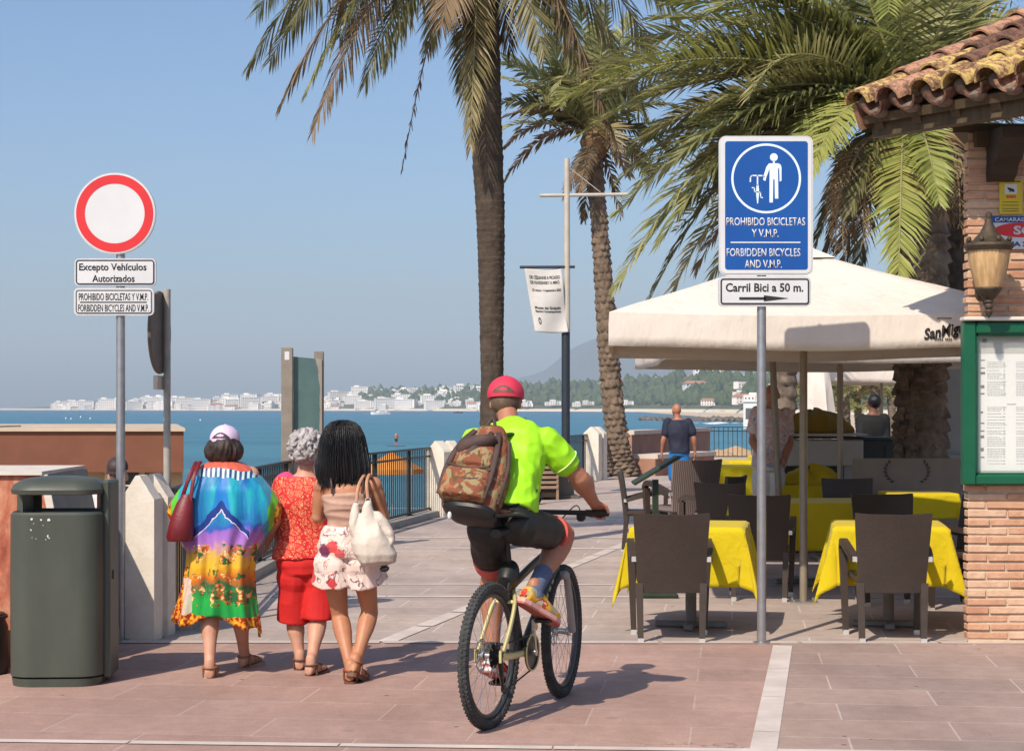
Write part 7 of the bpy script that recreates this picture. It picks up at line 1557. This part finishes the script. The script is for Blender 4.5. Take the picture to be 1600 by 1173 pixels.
def wheel(name, c, ax, disc_side):
    ax = ax.normalized(); mb = MB(); mb.torus(c, ax, WR - .027, .027, 72, 14, 0)
    ref = V(0, 0, 1); f_ = ref.cross(ax).normalized()
    for i in range(84):       # knobs
        a = 2 * math.pi * i / 84; d = ref * math.cos(a) + f_ * math.sin(a); tg = ax.cross(d)
        for off, rr_ in ((-.017, .0195), (0, .0268), (.017, .0195)):
            sft = .5 if off == 0 else 0; a2 = a + sft * 2 * math.pi / 84; d2 = ref * math.cos(a2) + f_ * math.sin(a2); tg2 = ax.cross(d2); mb.box(c + d2 * (WR - .027 + rr_ + .001) + ax * off, (.011, .011, .007), rot=Matrix((ax, tg2, d2)).transposed(), mi=0)
    w = obj(name, mb, TYRE, bk); w['label'] = 'rear wheel with knobbly grey tyre' if name == 'rear_wheel' else 'front wheel with knobbly grey tyre'
    mb = MB(); mb.torus(c, ax, WR - .062, .013, 72, 8, sq=1.1); obj('rim', mb, M('rim_dark', (.05, .05, .05), rough=.35), w)
    mb = MB(); mb.lathe(c - ax * .05, [(.012, 0), (.024, .008), (.024, .022), (.016, .03), (.016, .07), (.024, .078), (.024, .092), (.012, .10)], 16, axis=ax); mb.cyl(c - ax * .07, c + ax * .07, .008, n=8); obj('hub', mb, CHROME, w)
    sp_ = MB()
    for i in range(28):
        a = 2 * math.pi * i / 28; d = ref * math.cos(a) + f_ * math.sin(a); b2 = a + (.5 if (i // 2) % 2 else -.5); h_ = ref * math.cos(b2) + f_ * math.sin(b2); sd = ax * (.034 if i % 2 else -.034); sp_.tube([c + h_ * .022 + sd, c + d * (WR - .068)], .0013, 4, cap=False)
    obj('spokes', sp_, CHROME, w)
    mb = MB(); mb.torus(c + ax * disc_side * .045, ax, .075, .007, 40, 6, sq=.3)
    for i in range(6): a = i * 1.047; d = ref * math.cos(a) + f_ * math.sin(a); e = ref * math.cos(a + .5) + f_ * math.sin(a + .5); mb.beam(c + ax * disc_side * .045 + e * .02, c + ax * disc_side * .045 + d * .072, .008, .002)
    obj('brake_disc', mb, CHROME, w, smooth=False); return w
RA = B(0, 0, WR); ST = R(5); frs = (fr * math.cos(ST) + fu * math.sin(ST)).normalized(); fus = (fu * math.cos(ST) - fr * math.sin(ST)).normalized()
FA = B(1.05, 0, WR) - fr * .0
wheel('rear_wheel', RA, fr, -1); wheel('front_wheel', FA, frs, -1)
BB = B(.435, 0, .325); STT = B(.285, 0, .70); HB = B(.93, 0, .715); HT = B(.893, 0, .845)
mb = MB()
mb.tube([BB, STT], .018, 14, mi=1); mb.tube(spline([STT - V(0, 0, .03), B(.55, 0, .745), HT - V(0, 0, .02)]), [.019] * 13, 14, flat=(.9, 1.3), mi=1); mb.tube([BB, HB], [.024, .028], 14, flat=(.95, 1.25), mi=1); mb.cyl(HB - V(0, 0, .01), HT + V(0, 0, .01), .027, n=16, mi=1); mb.cyl(BB - fr * .045, BB + fr * .045, .026, n=16, mi=0)
for s in (-1, 1):
    mb.tube(spline([BB + fr * s * .02, B(.30, s * .050, .335), B(.14, s * .068, .345), RA + fr * s * .066]), [.013] * 19, 10, flat=(.9, 1.35), mi=0)
    mb.tube(spline([STT - V(0, 0, .05) + fr * s * .015, B(.20, s * .055, .60), B(.11, s * .066, .49), RA + fr * s * .066]), [.012] * 19, 10, flat=(.9, 1.3), mi=0)
    mb.box(RA + fr * s * .066, (.012, .05, .06), rot=-HD, mi=0)
mb.tube([B(.205, -.055, .605), B(.205, .055, .605)], .010, 8, mi=0)
frm = obj('frame', mb, [KHAKI, FDARK], bk)
mb = MB(); d_ = (HB - BB).normalized(); rs = random.Random(4)      # block marks along the down tube
for i in range(7): c = BB.lerp(HB, .30 + i * .085); mb.box(c + fr * .026, (.004, .028, .036), rot=Matrix((fr, d_, fr.cross(d_))).transposed())
obj('frame_lettering', mb, KHAKI, frm, smooth=False)
# fork with steered legs
mb = MB(); top = HB - V(0, 0, .02)
mb.box(top - V(0, 0, .02) + fus * .02, (.15, .05, .045), rot=-HD - ST, bev=.012)
for s in (-1, 1): mb.tube([top + frs * s * .06 + fus * .02 - V(0, 0, .01), (top + frs * s * .06 + fus * .02).lerp(FA + frs * s * .06, .42), FA + frs * s * .058], [.017, .021, .019], 12)
obj('fork', mb, M('fork_grey', (.30, .29, .275), (.24, .235, .225), 8, .4, .2), bk)
# seat post, saddle, saddle pack
mb = MB(); mb.cyl(STT, B(.225, 0, .93), .0145, n=12); mb.torus(STT, STT - BB, .02, .008, 20, 8); obj('seat_post', mb, BLK, bk)
mb = MB(); rings = []
for u, w, z in ((.08, .03, .955), (.11, .07, .968), (.17, .072, .965), (.23, .045, .958), (.29, .024, .955), (.345, .016, .95), (.36, .006, .946)): rings.append(ringat(B(u, 0, z), fr, V(0, 0, 1), w, .022, 16))
mb.loft(rings); obj('saddle', mb, BLK, bk)
mb = MB(); mb.loft([ringat(B(.20 + i * .03, 0, .695 + i * .022), fr, (V(0, 0, 1) - fu * .4).normalized(), w, h_, 16) for i, w, h_ in ((0, .035, .04), (1, .052, .058), (2, .055, .062), (3, .045, .055))]); mb.tube([B(.20, .02, .66), B(.215, .03, .74)], .012, 8); obj('saddle_pack', mb, BLK, bk)
# handlebar
BC = HT + V(0, 0, .12) + fus * .05; GR = P(931, 801, 9.60) - BO; GL = GR - frs * .62 + V(0, 0, .0)
mb = MB(); mb.cyl(HT, HT + V(0, 0, .05), .018, n=12); mb.tube([HT + V(0, 0, .04), (GR + GL) / 2], .017, 12); obj('stem', mb, BLK, bk)
hb = MB(); mid = (GR + GL) / 2; hb.tube(spline([GL - frs * .05, GL + frs * .08, mid - frs * .09, mid + frs * .09, GR - frs * .08, GR + frs * .05]), .0135, 12); hbo = obj('handlebar', hb, BLK, bk)
for g_, s in ((GR, 1), (GL, -1)):
    mb = MB(); mb.cyl(g_ - frs * s * .055, g_ + frs * s * .065, .0175, n=14); mb.torus(g_ + frs * s * .066, frs, .013, .006, 16, 6); obj('grip', mb, M('grip_rubber', (.03, .022, .018), rough=.8), hbo)
    mb = MB(); p = g_ - frs * s * .085; mb.box(p - V(0, 0, .02) + fus * .015, (.045, .05, .055), rot=-HD, bev=.012); mb.tube(spline([p + fus * .03 - V(0, 0, .01), p + fus * .075 + frs * s * .03 - V(0, 0, .02), p + fus * .07 + frs * s * .12 - V(0, 0, .03)]), .007, 8); mb.tube(spline([p + fus * .02, p + fus * .12 - frs * s * .06 + V(0, 0, .03), p + fus * .06 - frs * s * .14 - V(0, 0, .06)]), .0035, 6); obj('brake_lever', mb, BLK, hbo)
# drive train: right crank up, left crank down
ca = R(8); up_ = (V(0, 0, 1) * math.cos(ca) - fu * math.sin(ca)); RP_ = BB + fr * .085 + up_ * .172; LP_ = BB - fr * .085 - up_ * .172
mb = MB(); mb.torus(BB + fr * .055, fr, .088, .008, 48, 6, sq=.5); mb.lathe(BB + fr * .048, [(.082, 0), (.082, .006)], 40, axis=fr, mi=1); mb.torus(BB + fr * .062, fr, .092, .0045, 48, 6, mi=2); cr = obj('chainring', mb, [BLK, FDARK, KHAKI], bk, smooth=False)
mb = MB(); mb.beam(BB + fr * .075, RP_ - fr * .012, .026, .016, up=fr, w2=.020, h2=.012); mb.lathe(BB + fr * .062, [(.02, 0), (.018, .022)], 16, axis=fr); obj('crank', mb, CHROME, bk, smooth=False)
mb = MB(); mb.beam(BB - fr * .060, LP_ + fr * .012, .026, .016, up=fr, w2=.020, h2=.012); obj('crank', mb, BLK, bk, smooth=False)
for p, s in ((RP_, 1), (LP_, -1)): mb = MB(); mb.box(p + fr * s * .05, (.09, .085, .022), rot=-HD, bev=.008); mb.cyl(p, p + fr * s * .05, .007, n=8); obj('pedal', mb, BLK, bk, smooth=False)
mb = MB()
for i, r_ in enumerate((.062, .055, .048, .041, .034, .028)): mb.lathe(RA + fr * (.022 + i * .005), [(r_, 0), (r_, .0025)], 32, axis=fr)
obj('cassette', mb, BLK, bk, smooth=False)
mb = MB(); j1, j2 = RA + fr * .055 - V(0, 0, .09) + fu * .02, RA + fr * .05 - V(0, 0, .165) + fu * .055; mb.beam(RA + fr * .06 - V(0, 0, .02), j1, .022, .018); mb.beam(j1, j2, .012, .02)
for j in (j1, j2): mb.lathe(j - fr * .004, [(.022, 0), (.022, .008)], 16, axis=fr)
obj('derailleur', mb, BLK, bk, smooth=False)
mb = MB(); mb.tube([RA + fr * .045 + V(0, 0, .05), BB + fr * .055 + V(0, 0, .088)], .0045, 6); mb.tube([j2 - V(0, 0, .02), BB + fr * .055 - V(0, 0, .088)], .0045, 6); obj('chain', mb, BLK, bk)
mb = MB(); mb.tube(spline([HT + fr * .03 + V(0, 0, .05), B(.75, .03, .70), B(.50, .03, .45), B(.30, .07, .36), RA + fr * .075 + V(0, 0, .02), j1 + fr * .03 - fu * .05]), .003, 5); obj('cable', mb, BLK, bk)

# ------------------------------------------------------------------ cyclist
org = P(785, 812, 9.02); LPw, RPw = LP_ + BO, RP_ + BO
ankR = RPw + fr * .025 - fu * .085 + V(0, 0, .160); toeR = RPw + fr * .085 + fu * .070 + V(0, 0, .005)
ankL = LPw - fr * .05 - fu * .095 + V(0, 0, .155); toeL = LPw - fr * .05 + fu * .085 + V(0, 0, .03)
GRw, GLw = GR + BO, GL + BO
wriR = GRw - fus * .055 + V(0, 0, .062); wriL = GLw - fus * .05 + V(0, 0, .062)
pc = Pose(org, 1.0, [(a, b * 1.0, c * 1.0) for a, b, c in MAL], pelvis=P(787, 815, 9.02), waist=P(792, 768, 9.12), chest=P(797, 714, 9.27), neck=P(796, 662, 9.40), head=P(790, 628, 9.50), v_face=(.12, 1, -.12), shoL=P(742, 692, 9.45), shoR=P(853, 690, 9.28),
          elbR=P(907, 748, 9.36), wriR=wriR, elbL=GLw.lerp(P(742, 692, 9.45), .5) + V(-.09, -.10, 0), wriL=wriL, v_handR=fus * .8 + frs * .12 - V(0, 0, .42), v_palmR=-V(0, 0, 1) * .9 - fus * .45, v_handL=fus * .85 - V(0, 0, .40), v_palmL=-V(0, 0, 1) * .9 - fus * .45,
          hipL=P(761, 824, 9.02), hipR=P(811, 820, 9.0), kneL=P(770, 902, 9.30), kneR=P(880, 836, 9.40), ankL=ankL, toeL=toeL, ankR=ankR, toeR=toeR)
cyc = thing('person', 'cyclist in a neon green shirt, black shorts and pink red cap riding away from us', 'person', org)
mb = MB(); J = pc.J; pc.torso(mb); pc.head(mb)
for s in 'LR':
    mb.ell(J['sho' + s], (.062, .062, .062)); pc.limb(mb, 'sho' + s, 'elb' + s, .060, .048, .010, at=.4); pc.limb(mb, 'elb' + s, 'wri' + s, .048, .032, .014, at=.25)
    dv, pn2 = J['v_hand' + s], J['v_palm' + s]
    pc.hand(mb, 'wri' + s, dv, pn2, .62, True, 1.02)
    pc.limb(mb, 'hip' + s, 'kne' + s, .092, .060, .004, at=.2); pc.limb(mb, 'kne' + s, 'ank' + s, .058, .038, .020, at=.25); pc.foot(mb, 'ank' + s, 'toe' + s)
link('body', melt(mb, 'body', .0062, 3), SKIN_RED, cyc)
NEON = M('neon_jersey', (.34, .74, .012), (.29, .66, .010), 5, .6, bump=.15)
mb = MB(); pc.torso(mb, .08, .985, .020, .95)
for s in 'LR': mb.ell(J['sho' + s], (.07, .07, .068)); pc.limb(mb, 'sho' + s, 'elb' + s, .066, .070, 0, .010, f0=-.02, f1=.52, n=16)
shirt = link('shirt', melt(mb, 'shirt', .0065, 3, (.006, 10, (.8, 1, 1.1))), NEON, cyc)
SHORTB = M('black_lycra', (.012, .014, .012), (.008, .009, .008), 6, .55, bump=.1)
mb = MB(); pc.torso(mb, -.08, .13, .010, .92)
for s, f1 in (('L', .52), ('R', .66)): pc.limb(mb, 'hip' + s, 'kne' + s, .094, .074, 0, .010, f1=f1, n=18)
link('shorts', melt(mb, 'shorts', .0065, 4, (.004, 8)), SHORTB, cyc)
CORAL = M('coral_cuff', (.56, .10, .075), (.48, .08, .06), 6, .6)
for s, f0, f1 in (('L', .62, .76), ('R', .74, .86)):
    a, b = J['hip' + s], J['kne' + s]; mb = MB(); mb.tube([a.lerp(b, f0), a.lerp(b, (f0 + f1) / 2), a.lerp(b, f1)], [.093, .089, .084], 24); obj('leg_cuff', mb, CORAL, cyc)
SOCKB = M('sock_blue', (.10, .13, .21), (.075, .10, .165), 30, .9, stretch=(1, 1, 3), bump=.3)
a, b = J['kneR'], J['ankR']; mb = MB(); mb.tube([a.lerp(b, f) for f in (.66, .68, .8, .92, 1.0)] + [b - V(0, 0, .03)], [.049, .050, .047, .045, .047, .052], 18, round_=False); obj('sock', mb, SOCKB, cyc)
a, b = J['kneL'], J['ankL']; mb = MB(); mb.tube([a.lerp(b, f) for f in (.84, .86, .94, 1.0)], [.043, .044, .042, .046], 18); obj('sock', mb, M('sock_black', (.02, .02, .022), rough=.9), cyc)
def shoe(an, toe, mats, q):
    k_ = 1.0; mb = MB(); b, fl, sd, up, L = pc.foot(mb, an, toe, inf=.011); me = melt(mb, 'shoe', .006, 3); o = link('shoe', me, mats[0], cyc)
    f = L / .205; mb = MB(); out = ((-.075, .014), (-.068, .032), (-.03, .042), (.04, .041), (.11, .050), (.16, .053), (.20, .045), (.232, .018)); pl = [b + fl * a * f + sd * w - up * .026 for a, w in out] + [b + fl * a * f - sd * w - up * .026 for a, w in reversed(out)]
    mb.prism(pl, (0, 0, 0), -up * .020); mb.prism([p - up * .0205 for p in pl], (0, 0, 0), -up * .009, 1); obj('sole', mb, [mats[1], mats[2]], o, smooth=False)
    mb = MB(); mb.tube([b - fl * .062 + sd * x - up * 0 + up * z for x, z in ((-.022, -.01), (0, -.004), (.022, -.01))], .006, 8); mb.ell(b - fl * .050 + up * .010, (.024, .016, .022)); obj('heel_patch', mb, mats[3], o)
k = NT('shoe_yellow'); k.col(k.ramp(k.noise(13, 2, .5, None, .6), [(.40, (.30, .27, .16)), (.46, (.66, .36, .03)), (.56, (.66, .36, .03)), (.60, (.55, .07, .03)), (.66, (.62, .55, .40))], 'CONSTANT')); k.set(.65, 0, .3); k.bump(k.noise(90, 3), .3, .003); YEL = k.m; REDS = M('shoe_red', (.58, .05, .03), (.46, .035, .025), 10, .6); PINKS = M('sole_pink', (.62, .36, .32), (.55, .30, .27), 10, .7); REDSOLE = M('sole_red', (.45, .13, .10), (.36, .10, .08), 10, .7)
shoe('ankR', 'toeR', (YEL, PINKS, REDSOLE, REDS), 'R'); shoe('ankL', 'toeL', (REDS, SIGN_WHITE, REDSOLE, SIGN_WHITE), 'L')
HAIRS = M('hair_grey_brown', (.16, .10, .07), (.09, .055, .04), 40, .7, bump=.4)
h = J['head']; m_ = frame(J['v_face']); mb = MB(); mb.ell(h + m_ @ V(0, -.012, .002), (.079, .092, .078), m_); obj('hair', mb, HAIRS, cyc)
CAPP = M('cap_pink_red', (.62, .040, .085), (.54, .030, .070), 6, .7, bump=.15); cap(pc, CAPP, cyc, HAIRS, 1.08)
# reflective seams of the jersey follow the sleeve ends
for s in 'R':
    a, b = J['sho' + s], J['elb' + s]; c = a.lerp(b, .52); mb = MB(); mb.torus(c + (b - a).normalized() * .005, b - a, .078, .004, 32, 6); obj('sleeve_hem', mb, M('jersey_hem', (.62, .86, .25)), shirt)

# ------------------------------------------------------------------ backpack
k = NT('camouflage'); n1 = k.noise(15, 2, .5, None, 1.2); n2 = k.noise(18, 2, .5, k.map(loc=(3, 1, 7)), 1.2); n3 = k.noise(21, 2, .4, k.map(loc=(8, 5, 2)), .6)
c = k.mix(k.math('GREATER_THAN', n1, .53), (.20, .068, .036), (.25, .195, .10)); c = k.mix(k.math('GREATER_THAN', n2, .60), c, (.10, .065, .03)); c = k.mix(k.math('GREATER_THAN', n3, .62), c, (.30, .11, .055)); k.col(c); k.set(.8, 0, .2); k.bump(k.noise(70, 4), .35, .004); CAMO = k.m
WEB = M('brown_webbing', (.075, .042, .036), (.05, .03, .026), 20, .7, bump=.3)
PO = P(752, 736, 9.00); U_ = (P(781, 660, 9.20) - P(735, 812, 8.93)).normalized(); R0 = V(.96, -.28, 0); Rv = (R0 - U_ * R0.dot(U_)).normalized(); Nv = U_.cross(Rv); Nv = -Nv if Nv.y > 0 else Nv
bp = thing('backpack', 'orange brown camouflage backpack with dark straps on the cyclist\'s back', 'backpack', PO)
def K(x, z, n): return Rv * (x * .93 - .015 * max(0, z) / .25) * (1 - .10 * max(0, z) / .25) + U_ * z + Nv * n * .9
mb = MB()
mb.loft([ringat(K(x, z, n), Rv, Nv, w, d, 28, 3.2) for x, z, w, d, n in ((0, -.245, .11, .055, 0), (0, -.235, .138, .078, .0), (0, -.15, .150, .095, .0), (0, .0, .148, .095, 0), (0, .10, .134, .085, -.005), (.0, .18, .104, .07, -.01), (.01, .24, .072, .05, -.02), (.012, .27, .04, .03, -.025))])
mb.loft([ringat(K(x, z, n), Rv, Nv, w, d, 24, 3.4) for x, z, w, d, n in ((-.02, -.222, .10, .03, .105), (-.02, -.215, .118, .055, .115), (-.02, -.10, .118, .060, .118), (-.02, -.055, .108, .050, .112), (-.02, -.045, .09, .03, .10))])
mb.loft([ringat(K(x, z, n), Rv, Nv, w, d, 24, 3.0) for x, z, w, d, n in ((-.02, -.03, .09, .03, .09), (-.02, -.02, .105, .045, .095), (-.015, .06, .10, .045, .09), (-.01, .10, .08, .03, .08))])
link('pack_body', melt(mb, 'pack', .0065, 3, (.004, 9)), CAMO, bp)
mb = MB()
for z, w, n in ((-.05, .118, .170), (-.115, .116, .176)): mb.tube([K(-.02 + x * w, z - .006 * (1 - x * x) * 3, n - .018 * x ** 6) for x in [i / 8 for i in range(-8, 9)]], .0055, 6)
for sx in (-1, 1):
    mb.tube(spline([K(sx * .125 - .02, -.21, .13), K(sx * .13 - .02, -.05, .125), K(sx * .11 - .01, .10, .10), K(sx * .075, .20, .06)]), .011, 8, flat=(1.3, .6)); mb.tube(spline([K(sx * .155, -.19, .03), K(sx * .163, 0, .04), K(sx * .14, .16, .03)]), .010, 8)
mb.tube(spline([K(-.10, .055, .13), K(-.04, .075, .142), K(.02, .10, .125), K(.07, .135, .10)]), .012, 8, flat=(1.6, .6)); mb.tube(spline([K(-.05, .02, .14), K(.0, .075, .142), K(.03, .12, .11), K(.04, .19, .07)]), .010, 8, flat=(1.6, .6))
mb.box(K(.03, .11, .125), (.04, .025, .05), bev=.006); mb.tube(spline([K(-.03, .24, .02), K(0, .30, .02), K(.03, .25, .02)]), .009, 8)
obj('straps', mb, WEB, bp)
mb = MB(); mb.loft([ringat(K(x, z, .11), Rv, Nv, w, d, 24, 2.6) for x, z, w, d in ((-.10, .03, .01, .018), (-.075, .055, .05, .04), (-.03, .09, .085, .055), (.02, .125, .07, .05), (.06, .15, .02, .02))]); mb.v = [tuple(Vector(v_)) for v_ in mb.v]; obj('top_flap', mb, WEB, bp)
mb = MB(); mb.loft([ringat(K(x, z, n), Rv, Nv, w, d, 24, 2.8) for x, z, w, d, n in ((.03, -.285, .08, .04, -.01), (.03, -.277, .112, .068, -.005), (.015, -.25, .138, .092, 0), (0, -.225, .142, .094, 0), (0, -.215, .12, .075, 0))])
mb.tube(spline([K(.15, -.25, .02), K(.23, -.20, -.05), K(.27, -.16, -.16)]), .02, 8, flat=(1.6, .5)); obj('waist_pouch', mb, BLK, bp)
mb = MB()
a = J['shoR'] + org - PO; nk = J['neck'] + org - PO
for off in (.075, -.075):
    mid_ = nk + (J['shoR'] - J['shoL']).normalized() * off
    mb.tube(spline([K(off * .7, .22, -.02), mid_ + V(0, -.085, -.035), mid_ + V(0, -.01, .018), mid_ + V(0, .10, -.05), mid_ + V(0, .15, -.2)]), .015, 8, flat=(1.5, .6))
mb.tube(spline([K(.15, -.16, -.05), K(.24, -.10, -.10), K(.26, .02, -.20)]), .011, 8, flat=(1.6, .6)); obj('shoulder_straps', mb, BLK, bp)
mb = MB(); mb.ell(K(-.07, -.30, .075), (.011, .009, .020)); obj('tail_light', mb, SIGN_WHITE, bp)
bpy.data.scenes.remove(TS)
